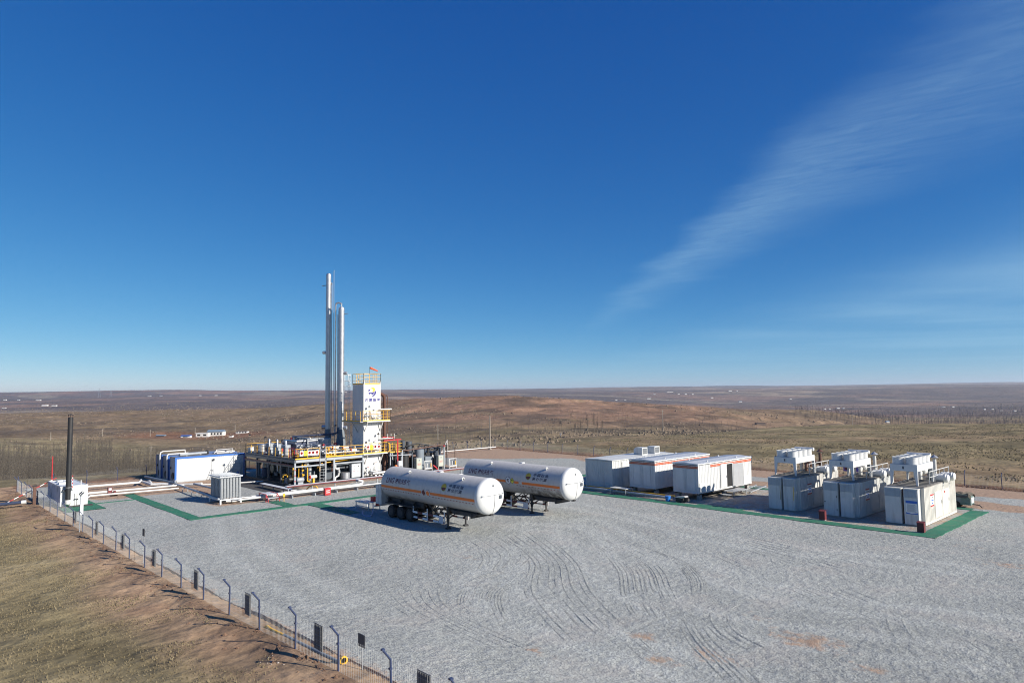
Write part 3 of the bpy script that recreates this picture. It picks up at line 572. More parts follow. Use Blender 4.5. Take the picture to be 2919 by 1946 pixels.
# ------------------------------------------------------------------ tanker semi-trailers
def trailer(Yc, second):
    AX = (Yc, 2.66); R = 1.28; x0, x1 = -49.55, -37.3
    lab = 'white tanker semi-trailer with white ring badge, yellow diamond and sooty belly' if second else 'white tanker semi-trailer with dark red diamond and orange oval badge'
    T = thing('tanker_trailer', lab, 'trailer', (-43.5, Yc, 0), 'tanker trailers parked on the gravel')
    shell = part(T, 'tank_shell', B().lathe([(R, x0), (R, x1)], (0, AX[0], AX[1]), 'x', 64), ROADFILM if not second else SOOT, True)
    for k in range(1, 6):
        xs = x0 + (x1 - x0) * k / 6; part(shell, 'weld_seam', B().lathe([(R - .01, xs - .012), (R + .004, xs - .008), (R + .004, xs + .008), (R - .01, xs + .012)], (0, AX[0], AX[1]), 'x', 64), SEAM, True)
    head = [(R * math.cos(q), .46 * math.sin(q)) for q in np.linspace(0, math.pi / 2, 10)]
    fh = part(T, 'front_head', B().lathe([(R + .012, -.16), (R + .012, 0)] + [(r + .01 * (r > .1), h) for r, h in head[1:-1]] + [(0, .46)], (x1, AX[0], AX[1]), 'x', 64), WHITE, True)
    part(T, 'rear_head', B().lathe([(0, -.4), (.6, -.36), (1.0, -.22), (R, 0)], (x0, AX[0], AX[1]), 'x', 48), TANKW, True)
    # fittings on the front head
    def onhead(y, z, off=.012):
        q = math.hypot(y, z) / R; return (x1 + .46 * math.sqrt(max(0, 1 - q * q)) + off, AX[0] + y, AX[1] + z)
    part(fh, 'hose_line', B().tube([onhead(-.95 + 1.9 * k / 12, .10 + .05 * k / 12) for k in range(13)], .014, 6).tube([onhead(.08, .12 - 1.25 * k / 10) for k in range(11)], .014, 6), DSTEEL)
    for y, z in ((-.95, .12), (.95, .18)): part(fh, 'marker_lamp', B().box(*[c for p, w in zip(onhead(y, z, .03), (.05, .07, .04)) for c in (p - w, p + w)]), GALV)
    part(fh, 'lifting_eye', B().lathe([(.05, -.02), (.09, -.02), (.09, .02), (.05, .02), (.05, -.02)], onhead(0, .78, .03), 'x', 12), GALV)
    part(fh, 'valve', B().box(*[c for p, w in zip(onhead(.62, -.05, .03), (.05, .12, .12)) for c in (p - w, p + w)]), DSTEEL)
    part(fh, 'coupling', B().box(x1 - .05, x1 + .25, AX[0] - .12, AX[0] + .12, 1.32, 1.46), CHAS)
    r2 = R + .007
    for a, c in (((x0, -43.9), (-42.75, -37.48)) if not second else ((x0, -43.8), (-42.75, -42.2), (-41.8, -37.48))):
        part(T, 'orange_stripe', on_tank(*rect(c - a, .20), (a + c) / 2, zang(2.47, AX), AX, r2), ORANGE)
    V, F = [], []; n = 0; xx = x0 + .2
    while xx < x1 - .4:
        if not (-44 < xx < -42.7): V += [(xx, -.028), (xx + .17, -.028), (xx + .17, .028), (xx, .028)]; F.append((n, n + 1, n + 2, n + 3)); n += 4
        xx += .36
    part(T, 'reflective_dashes', on_tank(V, F, 0, zang(2.22, AX), AX, r2), DRED, kind='stuff')
    # writing
    V, F = text_mesh('LNG', .47, 1.15, 1.05, .22); part(T, 'lettering', on_tank(V, F, -48.25, zang(3.02, AX), AX, r2), INKP)
    V, F = text_mesh('液化天然气', .44, 2.05, 1.0, .12); part(T, 'lettering', on_tank(V, F, -46.5, zang(3.03, AX), AX, r2), INKP)
    for s, z in (('中国石油', 3.24), ('昆仑能源', 2.93)):
        V, F = text_mesh(s, .27, 1.66, 1.35, .10); part(T, 'lettering', on_tank(V, F, -39.68 - (.06 if z < 3 else 0), zang(z, AX), AX, r2), INKN)
    # flower-like emblem: gold and green upper petals over a dark red half disc
    cx, q0 = -41.08, zang(3.08, AX); em = part(T, 'emblem', on_tank(*disc(.60, .58, 30), cx, q0, AX, r2), LGREEN)
    part(em, 'half_disc', on_tank(*disc(.50, .50, 16, 185, 355), cx, q0, AX, r2 + .004), MAROON)
    V, F = [], []
    for k in range(7):
        a = math.radians(12 + 26 * k); n = len(V); V += [(0, 0), (.27 * math.cos(a - .16), .25 * math.sin(a - .16)), (.31 * math.cos(a), .29 * math.sin(a)), (.27 * math.cos(a + .16), .25 * math.sin(a + .16))]; F.append((n, n + 1, n + 2, n + 3))
    part(em, 'petal', on_tank(V, F, cx, q0, AX, r2 + .004), GOLD)
    if not second:
        part(T, 'diamond_badge', on_tank([(-.25, 0), (0, -.27), (.25, 0), (0, .27)], [(0, 1, 2, 3)], -43.58, zang(2.46, AX), AX, r2 + .004), MAROON)
        bd = part(T, 'oval_badge', on_tank(*disc(.58, .56), -43.04, zang(2.46, AX), AX, r2 + .003), INKP)
        part(bd, 'ring', on_tank(*disc(.52, .50), -43.04, zang(2.46, AX), AX, r2 + .006), SIGNW); part(bd, 'centre', on_tank(*disc(.40, .38), -43.04, zang(2.46, AX), AX, r2 + .009), ORANGE)
    else:
        bd = part(T, 'oval_badge', on_tank(*disc(.66, .64), -43.5, zang(2.56, AX), AX, r2 + .003), INKN)
        part(bd, 'ring', on_tank(*disc(.58, .56), -43.5, zang(2.56, AX), AX, r2 + .006), SIGNW)
        V, F = text_mesh('燃', .34, .34); part(bd, 'lettering', on_tank(V, F, -43.5, zang(2.56, AX), AX, r2 + .009), INKN)
        dm = part(T, 'diamond_badge', on_tank([(-.27, 0), (0, -.28), (.27, 0), (0, .28)], [(0, 1, 2, 3)], -42.98, zang(2.56, AX), AX, r2 + .004), INKN)
        part(dm, 'face', on_tank([(-.23, 0), (0, -.24), (.23, 0), (0, .24)], [(0, 1, 2, 3)], -42.98, zang(2.56, AX), AX, r2 + .008), SIGNY)
        part(dm, 'symbol', on_tank(*disc(.14, .16), -42.98, zang(2.60, AX), AX, r2 + .012), INKN)
    for xx in (-46.2, -39.4): part(T, 'lifting_lug', B().lathe([(.07, -.02), (.12, -.02), (.12, .02), (.07, .02), (.07, -.02)], (xx, AX[0] - .72, AX[1] + 1.13), 'x', 12), SIGNW)
    part(T, 'top_fitting', B().cyl((-43, Yc, 3.9), (-43, Yc, 4.02), .18, 14), SIGNW, True)
    # underside
    ch = B(); sf = B()
    for s in (-.5, .5): ch.box(-49.6, -44.6, Yc + s - .07, Yc + s + .07, 1.02, 1.5); sf.box(-41.6, -38.0, Yc + s - .06, Yc + s + .06, 1.2, 1.55)
    for xx in (-49.2, -47.5, -45.6, -41.2, -38.4): (ch if xx < -44 else sf).box(xx - .06, xx + .06, Yc - .85, Yc + .85, 1.08, 1.45)
    sf.prism([(-40.9, Yc - .8, 1.42), (-37.7, Yc - .8, 1.42), (-38.3, Yc - .8, 1.2), (-40.4, Yc - .8, 1.14)], (0, 1.6, 0))
    part(T, 'chassis', ch, CHAS); part(T, 'front_subframe', sf, CHAS)
    for s in (-1, 1): part(T, 'mudguard', B().box(-49.0, -44.9, Yc + s * .9 - .35, Yc + s * .9 + .35, 1.12, 1.17), CHAS)
    tyre = [(.30, -.13), (.46, -.14), (.51, -.11), (.52, 0), (.51, .11), (.46, .14), (.30, .13)]; hub = [(0, -.02), (.12, -.02), (.14, .02), (.22, .03), (.30, -.05), (.31, -.10)]
    for xx in (-48.2, -46.87, -45.54):
        part(T, 'axle', B().cyl((xx, Yc - .9, .52), (xx, Yc + .9, .52), .07, 8), CHAS)
        for s in (-1, 1):
            for off in (1.08, .76):
                w = part(T, 'wheel', B().lathe(tyre, (xx, Yc + s * off, .52), 'y', 28), RUBBER, True)
                part(w, 'rim', B().lathe([(r, -s * h) for r, h in hub], (xx, Yc + s * (off + .05), .52), 'y', 20), CHAS, True)
    gd = B()
    for z in (.46, .84):
        for k in range(6):
            a, c = -45.2 + k * .68, -45.2 + (k + 1) * .68
            for s in (-1, 1): part(T, 'guard_rail', B().box(a, c - .004, Yc + s * 1.16 - .02, Yc + s * 1.16 + .02, z - .07, z + .07), SIGNW if k % 2 == 0 else MAROON)
    for xx in (-45.15, -43.3, -41.15):
        for s in (-1, 1): part(T, 'guard_post', B().box(xx - .04, xx + .04, Yc + s * 1.12 - .02, Yc + s * 1.12 + .02, .39, 1.25), SIGNW)
    for s in (-1, 1): part(T, 'guard_plate', B().box(-41.75, -41.2, Yc + s * 1.185 - .008, Yc + s * 1.185 + .008, .40, .92), CABW)
    for s in (-1, 1):
        yy = Yc + s * .84; lg = part(T, 'landing_leg', B().box(-41.15, -40.99, yy - .08, yy + .08, .55, 1.6).box(-41.12, -41.02, yy - .05, yy + .05, .06, .6), CHAS)
        part(lg, 'foot', B().prism([(-41.25, yy - .17, 0), (-40.89, yy - .17, 0), (-41.0, yy - .17, .12), (-41.14, yy - .17, .12)], (0, .34, 0)), CHAS)
        part(lg, 'strut', B().bar((-41.07, yy, .7), (-39.9, yy * .97 + Yc * .03, 1.4), .06).bar((-41.07, yy, .7), (-42.2, yy, 1.42), .06), CHAS)
    part(T, 'cross_brace', B().bar((-41.07, Yc - .84, .75), (-41.07, Yc + .84, 1.35), .05).bar((-41.07, Yc - .84, 1.1), (-41.07, Yc + .84, 1.1), .09).bar((-41.07, Yc + .84, .75), (-41.07, Yc - .84, 1.35), .05), CHAS)
    tr = B()
    for s in (-.55, .55): tr.bar((-43.9, Yc + s, .75), (-42.6, Yc + s, 1.45), .07).bar((-42.6, Yc + s, .75), (-43.9, Yc + s, 1.45), .07).bar((-43.9, Yc + s, .72), (-42.4, Yc + s, .72), .09)
    tr.bar((-43.2, Yc - .55, .72), (-43.2, Yc + .55, .72), .06).bar((-43.25, Yc - .55, 1.1), (-43.25, Yc + .55, 1.1), .07)
    part(T, 'spare_wheel_frame', tr, CHAS)
    # valve cabinet at the rear
    cb = part(T, 'rear_cabinet', B().box(-50.65, -49.75, Yc - 1.12, Yc + 1.12, .86, 2.45), TANKW)
    for ky in range(2):
        for kz in range(3):
            a = -50.58 + ky * .40; z = .93 + kz * .5; part(cb, 'door', B().box(a, a + .37, Yc - 1.14, Yc - 1.117, z, z + .46), WHITE2)
    part(T, 'rear_bumper', B().bar((-50.9, Yc - 1.1, .62), (-50.9, Yc + 1.1, .62), .12).bar((-50.9, Yc - .5, .62), (-50.0, Yc - .5, .95), .07).bar((-50.9, Yc + .5, .62), (-50.0, Yc + .5, .95), .07), WHITE2)
    part(T, 'tail_lamp', B().box(-50.8, -50.68, Yc - 1.05, Yc - .75, .66, .9), RED)
    return T
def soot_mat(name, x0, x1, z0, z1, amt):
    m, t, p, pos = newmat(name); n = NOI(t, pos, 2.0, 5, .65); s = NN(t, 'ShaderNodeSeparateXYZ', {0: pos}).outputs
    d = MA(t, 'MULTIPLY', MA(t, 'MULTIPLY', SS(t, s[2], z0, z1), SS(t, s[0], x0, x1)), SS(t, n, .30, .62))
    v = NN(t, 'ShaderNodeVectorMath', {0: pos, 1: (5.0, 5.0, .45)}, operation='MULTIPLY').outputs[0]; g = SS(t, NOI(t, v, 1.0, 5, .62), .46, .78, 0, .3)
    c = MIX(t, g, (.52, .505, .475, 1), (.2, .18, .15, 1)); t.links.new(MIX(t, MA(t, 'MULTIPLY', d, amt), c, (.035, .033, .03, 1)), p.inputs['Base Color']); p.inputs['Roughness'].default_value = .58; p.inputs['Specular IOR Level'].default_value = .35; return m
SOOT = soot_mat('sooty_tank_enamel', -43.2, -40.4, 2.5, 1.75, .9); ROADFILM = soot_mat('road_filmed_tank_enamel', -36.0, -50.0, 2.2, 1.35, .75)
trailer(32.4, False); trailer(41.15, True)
b = B().tube([(-52.8, 32.3, .9), (-52.4, 32.1, .3), (-51.3, 31.4, .05), (-50.2, 30.6, .04), (-49.75, 30.25, .04), (-50.3, 30.0, .04), (-51.1, 30.3, .04), (-52.6, 31.2, .04)], .045, 8)
single('hose', b, HOSE, 'pale blue hose looped on the gravel behind the tanker trailer', 'hose', None, True)
t_ = thing('filling_stand', 'low white steel stand with a red box behind the tanker trailer', 'stand', (-53.2, 32.2, 0))
part(t_, 'rail', B().bar((-54.5, 31.6, .62), (-52.2, 31.6, .62), .08).bar((-54.5, 32.7, .62), (-52.2, 32.7, .62), .08).bar((-54.5, 31.6, .3), (-52.2, 31.6, .3), .06), WHITE2); part(t_, 'top_plate', B().box(-54.3, -52.4, 31.6, 32.7, .66, .69), PALEPIPE)
for xx in (-54.4, -52.3):
    for yy in (31.6, 32.7): part(t_, 'leg', B().box(xx - .03, xx + .03, yy - .03, yy + .03, 0, .66), WHITE2)
part(t_, 'red_box', B().box(-53.0, -52.6, 32.2, 32.6, .69, 1.1), RED)
# ------------------------------------------------------------------ equipment containers
def container(name, label, x0, x1, y0, y1, z0, z1, wall, roof, feet=True, rib=.26, group='white equipment containers in a row', roofname='roof'):
    T = thing(name, label, 'container', ((x0 + x1) / 2, (y0 + y1) / 2, 0), group); i = .05
    part(T, 'end_wall', B().ribbed((x0, y0), (x1, y0), z0 + .1, z1 - .08, (0, 1), rib, .035, .5, .12), wall); part(T, 'end_wall', B().ribbed((x1, y1), (x0, y1), z0 + .1, z1 - .08, (0, -1), rib, .035, .5, .12), wall)
    part(T, 'side_wall', B().ribbed((x1, y0), (x1, y1), z0 + .1, z1 - .08, (-1, 0), rib, .035, .5, .12), wall); part(T, 'side_wall', B().ribbed((x0, y1), (x0, y0), z0 + .1, z1 - .08, (1, 0), rib, .035, .5, .12), wall)
    fr = B()
    for xx in (x0, x1):
        for yy in (y0, y1): fr.box(xx - .05 + (.04 if xx == x0 else -.02), xx + .03 + (.02 if xx == x0 else .0), yy - .035 + (.02 if yy == y0 else 0), yy + .05 + (0 if yy == y0 else -.04), z0 - .003, z1 + .002)
    fr.box(x0 - .02, x1 + .02, y0 - .02, y0 + .08, z0, z0 + .12).box(x0 - .02, x1 + .02, y1 - .08, y1 + .02, z0, z0 + .12).box(x1 - .08, x1 + .02, y0 + .085, y1 - .085, z0 + .003, z0 + .115).box(x0 - .02, x0 + .08, y0 + .085, y1 - .085, z0 + .003, z0 + .115)
    part(T, 'corner_frame', fr, wall)
    part(T, 'floor', B().box(x0 + .06, x1 - .06, y0 + .06, y1 - .06, z0 + .02, z0 + .08), CHAS)
    return T
C1 = container('equipment_container', 'white ribbed container on the ground with two square roof vent hoods', -48.15, -44.6, 55.3, 66.3, .07, 2.95, WHITE2, ROOFW)
part(C1, 'roof', B().prism([(-48.2, 55.25, 2.90), (-44.55, 55.25, 2.90), (-44.55, 55.25, 2.98), (-46.4, 55.25, 3.04), (-48.2, 55.25, 2.98)], (0, 11.1, 0)), WHITE2)
for yy in (61.6, 63.9):
    h = part(C1, 'vent_hood', B().prism([(-46.6, yy, 3.0), (-46.6, yy, 3.6), (-46.35, yy, 3.82), (-45.45, yy, 3.82), (-45.45, yy, 3.0)], (0, .95, 0)), WHITE2)
    part(h, 'opening', B().box(-45.448, -45.43, yy + .1, yy + .85, 3.12, 3.72), HOODM); part(h, 'grille', B().box(-45.43, -45.415, yy + .1, yy + .85, 3.3, 3.33).box(-45.43, -45.415, yy + .1, yy + .85, 3.5, 3.53), GALV, kind='stuff')
for k, yy in enumerate((56.9, 58.3)): part(C1, 'door', B().box(-44.6, -44.55, yy, yy + 1.3, .25, 2.7), WHITE2)
for a, c in ((56.3, 57.2), (-1, -1)):
    if a > 0: part(C1, 'lock_bar', B().cyl((-44.53, 58.15, .3), (-44.53, 58.15, 2.65), .02, 6), GALV)
def striped(name, label, x0, x1, y1, z0=.58, z1=3.2):
    T = container(name, label, x0, x1, 55.3, y1, z0, z1, WHITE, ROOFW)
    rf = part(T, 'roof', B().prism([(x0 - .06, 55.22, z1 - .02), (x1 + .06, 55.22, z1 - .02), (x1 + .06, 55.22, z1 + .07), ((x0 + x1) / 2, 55.22, z1 + .16), (x0 - .06, 55.22, z1 + .07)], (0, y1 - 55.3 + .16, 0)), ROOFW)
    xm = (x0 + x1) / 2
    rb = B(); n = 20
    for k in range(n):
        yy = 55.4 + (y1 - 55.5) * k / (n - 1); rb.prism([(x1 + .02, yy, z1 + .074), (xm, yy, z1 + .161), (x0 - .02, yy, z1 + .074), (x0 - .02, yy, z1 + .094), (xm, yy, z1 + .184), (x1 + .02, yy, z1 + .094)], (0, .05, 0))
    part(rf, 'roof_ribs', rb, ROOFW, kind='stuff')
    for xx in (x0 + .35, x1 - .35):
        for yy in (57.5, y1 - 2.2): part(rf, 'lifting_lug', B().box(xx - .05, xx + .05, yy - .06, yy + .06, z1 + .06, z1 + .22), WHITE)
    for z, hh in ((z1 - .20, .07), (z1 - .32, .09)):
        part(T, 'orange_stripe', B().box(x0 - .03, x1 + .03, 55.268, 55.277, z - hh / 2, z + hh / 2), OSTRIPE)
        part(T, 'orange_stripe', B().box(x1 + .022, x1 + .031, 55.28 if x1 < -36 else 57.4, y1, z - hh / 2, z + hh / 2), OSTRIPE)
    for xx in (x0 + .25, x1 - .25):
        for yy in (55.8, (55.3 + y1) / 2, y1 - .5): part(T, 'support_block', B().box(xx - .15, xx + .15, yy - .2, yy + .2, 0, z0 + .01), CONC)
    part(T, 'skid_beam', B().box(x0 + .1, x0 + .25, 55.4, y1 - .1, z0 - .14, z0 + .02), CHAS); part(T, 'skid_beam', B().box(x1 - .25, x1 - .1, 55.4, y1 - .1, z0 - .14, z0 + .02), CHAS)
    return T
C2 = striped('equipment_container', 'white container with orange bands all round, between its two neighbours', -42.4, -39.38, 65.1)
C3 = striped('equipment_container', 'white container with orange bands, its tall side door standing open', -37.32, -34.65, 65.05)
for T, xx in ((C2, -40.9), (C3, -36.0)):
    part(T, 'end_door', B().box(xx - 1.0, xx - .01, 55.272, 55.31, .85, 2.75), WHITE); part(T, 'end_door', B().box(xx + .01, xx + 1.0, 55.272, 55.31, .85, 2.75), WHITE)
    for s in (-.12, .12): part(T, 'lock_bar', B().cyl((xx + s, 55.25, .9), (xx + s, 55.25, 2.7), .018, 6), WHITE2)
part(C3, 'doorway', B().box(-34.66, -34.605, 60.2, 61.25, .75, 2.88), DARKIN)
part(C3, 'door_frame', B().box(-34.62, -34.56, 59.1, 59.18, .7, 2.95).box(-34.62, -34.56, 61.27, 61.35, .7, 2.95).box(-34.62, -34.56, 59.19, 61.26, 2.89, 2.96), WHITE)
d_ = part(C3, 'door', B().box(-34.60, -34.55, 59.2, 60.19, .75, 2.88), WHITE); part(d_, 'handle', B().box(-34.55, -34.5, 60.02, 60.1, 1.65, 1.85), GALV)
lf = B().prism([(0, 0, .72), (0, 0, 2.88), (0, .05, 2.88), (0, .05, .72)], (1.0, 0, 0)); a = math.radians(50); R3 = Matrix.Rotation(a, 4, 'Z'); lf.v = [tuple(R3 @ Vector(v) + Vector((-34.53, 61.36, 0))) for v in lf.v]
part(C3, 'open_door_leaf', lf, WHITE)
for ya, yb in ((55.5, 56.6), (63.5, 64.7)):
    lv = B()
    for k in range(8): lv.prism([(-34.62, ya, .72 + k * .1), (-34.58, ya, .72 + k * .1), (-34.62, ya, .80 + k * .1)], (0, yb - ya, 0))
    part(C3, 'louvre', lv, WHITE, kind='stuff')
S_ = thing('step_platform', 'low steel step platform below the open container door', 'steps', (-33.7, 60.6, 0))
part(S_, 'top_plate', B().box(-34.4, -33.3, 59.2, 61.7, .46, .50), GALV)
for xx in (-34.3, -33.4):
    for yy in (59.3, 61.6): part(S_, 'leg', B().box(xx - .03, xx + .03, yy - .03, yy + .03, 0, .46), GALV)
part(S_, 'step', B().box(-34.3, -33.4, 61.85, 62.5, .24, .27), GALV); part(S_, 'step', B().box(-34.3, -33.4, 58.4, 59.05, .22, .25), GALV)
b = B().bar((-35.3, 57.2, .06), (-32.9, 57.0, .07), .12, .05).bar((-35.4, 57.6, .07), (-33.4, 58.2, .08), .10, .05).bar((-35.0, 57.9, .10), (-33.2, 57.5, .12), .08, .05)
tag(single('loose_planks', b, WOODP, 'a few pale planks lying under the open container', 'planks'), kind='stuff')
b = B().bar((-33.4, 62.4, .1), (-33.0, 64.8, .5), .08).bar((-34.3, 62.4, .1), (-34.0, 64.8, .5), .08)
for k in range(6): b.bar((-33.37 + .06 * k, 62.6 + .4 * k, .14 + .066 * k), (-34.27 + .05 * k, 62.6 + .4 * k, .14 + .066 * k), .04)
single('ladder', b, GALV, 'steel ladder leaning low beside the open door container', 'ladder')
single('pipe', B().tube([(-58, 53.35, .30), (-37.6, 53.35, .30), (-36.6, 53.45, .22)], .11, 10), STEEL, 'thick grey pipe running low in front of the containers', 'pipe', None, True)
single('pipe', B().tube([(-58, 53.75, .42), (-36.2, 53.75, .42)], .045, 8), YEL, 'thin yellow gas pipe running in front of the containers', 'pipe', None, True)
t_ = thing('pipe_support', 'small grey stile bridging the pipes before the striped container', 'support', (-42, 53.5, 0))
part(t_, 'top_plate', B().box(-43.2, -41.2, 53.1, 54.0, .60, .64), PALEPIPE)
for xx in (-43.1, -41.3):
    for yy in (53.15, 53.95): part(t_, 'leg', B().box(xx - .03, xx + .03, yy - .03, yy + .03, 0, .6), GALV)
t_ = thing('waste_bin', 'bright blue plastic bin beside the pipe end', 'bin', (-36.4, 53.0, 0)); part(t_, 'body', B().lathe([(.20, 0), (.25, .42), (.27, .43), (.27, .47), (.23, .47)], (-36.4, 53.0, .03), 'z', 16), BINB, True)
part(t_, 'handle', B().tube([(-36.65, 53.0, .45), (-36.62, 53.0, .58), (-36.18, 53.0, .58), (-36.15, 53.0, .45)], .012, 5), GALV)
t_ = thing('pump', 'small dark pump with a pale cover at the pipe end', 'pump', (-35.2, 53.4, 0)); part(t_, 'body', B().box(-35.7, -34.9, 53.15, 53.65, .05, .45), CHAS); part(t_, 'cover', B().prism([(-35.8, 53.1, .45), (-34.8, 53.1, .60), (-34.6, 53.1, .52), (-35.0, 53.1, .42)], (0, .6, 0)), PALEPIPE); part(t_, 'motor', B().cyl((-34.9, 53.4, .28), (-34.5, 53.4, .28), .15, 12), CHAS, True)

# ------------------------------------------------------------------ generator sets
def genset(X0, label, kind):
    w = 2.46; x0, x1 = X0, X0 + w; T = thing('generator_set', label, 'generator', (X0 + 1.2, 59.4, 0), 'generator sets with roof coolers'); wall = (WHITERUST, WHITE2, WHITE3)[kind]
    ya, yb, zt = 55.85, 63.5, 2.68
    part(T, 'plinth', B().box(x0 + .05, x1 - .05, ya - .5, yb, -.02, .09), CONC)
    part(T, 'side_wall', B().ribbed((x1, ya), (x1, yb), .16, zt, (-1, 0), .27, .035, .5, .14), wall); part(T, 'side_wall', B().ribbed((x0, yb), (x0, ya), .16, zt, (1, 0), .27, .035, .5, .14), wall)
    part(T, 'end_wall', B().box(x0, x1, yb - .05, yb, .16, zt), wall); part(T, 'front_wall', B().box(x0, x1, ya, ya + .05, .16, zt), wall)
    part(T, 'base_frame', B().box(x0 - .02, x1 + .02, ya - .02, yb + .02, .04, .18), wall)
    part(T, 'corner_post', B().box(x1 - .09, x1 + .015, ya - .012, ya + .11, .18, zt + .03), wall); part(T, 'corner_post', B().box(x1 - .09, x1 + .015, yb - .11, yb + .012, .18, zt + .03), wall)
    dk = part(T, 'roof_deck', B().box(x0 - .01, x1 + .01, ya, yb, zt, zt + .05), GRATE)
    rib = B()
    for k in range(9): rib.box(x0 + .1, x1 - .1, ya + .4 + k * .82, ya + .46 + k * .82, zt + .05, zt + .10)
    part(dk, 'deck_ribs', rib, GRATE, kind='stuff')
    # two louvred cabinets across the front
    for k, (a, c) in enumerate(((x0, x0 + 1.10), (x0 + 1.28, x0 + 2.22))):
        cb = part(T, 'front_cabinet', B().box(a, c, 55.28, ya - .01, .10, 2.60), WHITE2)
        part(cb, 'cap', B().box(a - .02, c + .02, 55.26, ya - .01, 2.60, 2.66), wall)
        lv = B()
        for q in range(11): z = 2.03 + q * .05; lv.prism([(a + .04, 55.278, z), (a + .04, 55.245, z + .005), (a + .04, 55.278, z + .036)], (c - a - .08, 0, 0))
        part(cb, 'louvre', lv, WHITE2, kind='stuff'); part(cb, 'louvre_recess', B().box(a + .03, c - .03, 55.2745, 55.279, 2.02, 2.58), STEEL)
        if kind == 1 and k == 0:
            part(cb, 'door', B().box(a + .05, c - .12, 55.262, 55.279, .2, 1.98), WHITE2); part(cb, 'hinge', B().box(c - .12, c - .08, 55.25, 55.28, 1.5, 1.65), BLACK); part(cb, 'hinge', B().box(c - .12, c - .08, 55.25, 55.28, .5, .65), BLACK); part(cb, 'handle', B().box(a + .05, a + .16, 55.24, 55.262, 1.1, 1.16), BLACK)
        if kind == 0: part(cb, 'rust_run', B().box(c - .10, c - .05, 55.2735, 55.2795, .9, 2.0), YEL if k == 1 else MAT('rust_stain', (.30, .20, .08), .8))
    part(T, 'cabinet_gap', B().box(x0 + 1.11, x0 + 1.27, 55.6, ya - .02, .1, 2.55), BROWN)
    # side doors, notice plate
    for a, c in ((58.2, 59.95), (60.0, 61.8)): dd = part(T, 'side_door', B().box(x1 - .01, x1 + .03, a, c - .03, .28, 2.18), wall); part(dd, 'handle', B().box(x1 + .03, x1 + .06, c - .25, c - .18, 1.2, 1.45), GALV)
    sg = part(T, 'notice_plate', B().box(x1 + .005, x1 + .022, 57.15, 57.95, 1.22, 2.1), SIGNW)
    part(sg, 'header', B().box(x1 + .022, x1 + .026, 57.15, 57.95, 2.0, 2.1), INKR); part(sg, 'footer', B().box(x1 + .022, x1 + .026, 57.15, 57.95, 1.22, 1.32), INKR)
    for k, (zz, ww) in enumerate(((1.86, .5), (1.66, .6), (1.45, .35))): part(sg, 'print_line', B().box(x1 + .022, x1 + .026, 57.6 - ww / 2, 57.6 + ww / 2, zz - .035, zz + .035), SIGNB if k else GREYV)
    if kind == 2:
        part(T, 'warning_plate', B().box(x1 + .03, x1 + .04, 60.5, 60.75, 1.9, 2.05), INKR)
        a, c = x0 + 1.40, x0 + 2.16; nb = part(T, 'notice_board', B().box(a, c, 55.262, 55.278, .86, 1.80), SIGNW); part(nb, 'header', B().box(a, c, 55.257, 55.262, 1.62, 1.80), SIGNB); part(nb, 'footer', B().prism([(a, 55.257, .86), (c, 55.257, .86), (c, 55.257, .97), ((a + c) / 2, 55.257, .90), (a, 55.257, .97)], (0, .005, 0)), SIGNB)
        pl = B()
        for q in range(11): pl.box(a + .08, c - .08 - .06 * (q % 3), 55.258, 55.262, 1.03 + q * .05, 1.048 + q * .05)
        part(nb, 'print_lines', pl, GREYV, kind='stuff')
    # cooler on four tapered legs
    cx0, cx1, cy0, cy1 = x0 + .12, x0 + 1.98, 56.3, 59.95; fr = part(T, 'cooler_frame', B().box(cx0, cx1, cy0, cy1, 3.80, 4.28), WHITE)
    for sx in (0, 1):
        for sy in (0, 1):
            xx = cx1 if sx else cx0; yy = cy1 if sy else cy0; dx = -1 if sx else 1; dy = -1 if sy else 1
            part(T, 'cooler_leg', B().prism([(xx, yy, 3.8), (xx + dx * .26, yy, 3.8), (xx + dx * .10, yy, 2.73), (xx, yy, 2.73)], (0, dy * .10, 0)), WHITE)
    for kx in range(2):
        for ky in range(4):
            xx = cx0 + .46 + kx * .94; yy = cy0 + .46 + ky * .91
            fn = part(T, 'fan_drum', B().lathe([(.395, 4.28), (.395, 4.72), (.415, 4.74), (.415, 4.80), (.37, 4.80), (.37, 4.50)], (xx, yy, 0), 'z', 24), WHITE, True); part(fn, 'fan', B().cyl((xx, yy, 4.60), (xx, yy, 4.63), .365, 20), GREYV)
    part(fr, 'top_tray', B().box(cx0 + .04, cx1 - .04, cy0 + .04, cy1 - .04, 4.28, 4.30), STEEL); part(fr, 'lifting_plate', B().box(cx0 + .85, cx0 + .97, cy0 - .012, cy0, 3.95, 4.15), DSTEEL)
    part(T, 'header_tank', B().cyl((x0 + .1, 60.35, 4.72), (x0 + 1.75, 60.35, 4.72), .15, 16), WHITE, True)
    for xx in (x0 + .5, x0 + 1.5): part(T, 'tank_bracket', B().box(xx - .04, xx + .04, 60.0, 60.42, 4.1, 4.62), WHITE)
    part(T, 'coolant_pipe', B().tube([(x0 + .5, 60.05, 4.05), (x0 + .5, 60.5, 4.05), (x0 + .5, 60.5, 2.75)], .07, 8), PALEPIPE, True); part(T, 'coolant_pipe', B().tube([(x0 + 1.5, 60.0, 4.05), (x0 + 1.5, 60.75, 4.05), (x0 + 1.5, 60.75, 2.75)], .09, 8), TEAL, True)
    rust = BROWN if kind == 0 else PALEPIPE
    ex = part(T, 'exhaust_stack', B().cyl((x0 + 1.45, 62.3, 2.7), (x0 + 1.45, 62.3, 4.25), .13, 14), rust, True); part(ex, 'rain_cap', B().lathe([(.0, 4.62), (.30, 4.38), (.28, 4.36), (0, 4.40)], (x0 + 1.45, 62.3, 0), 'z', 16), BROWN if kind == 0 else GALV, True)
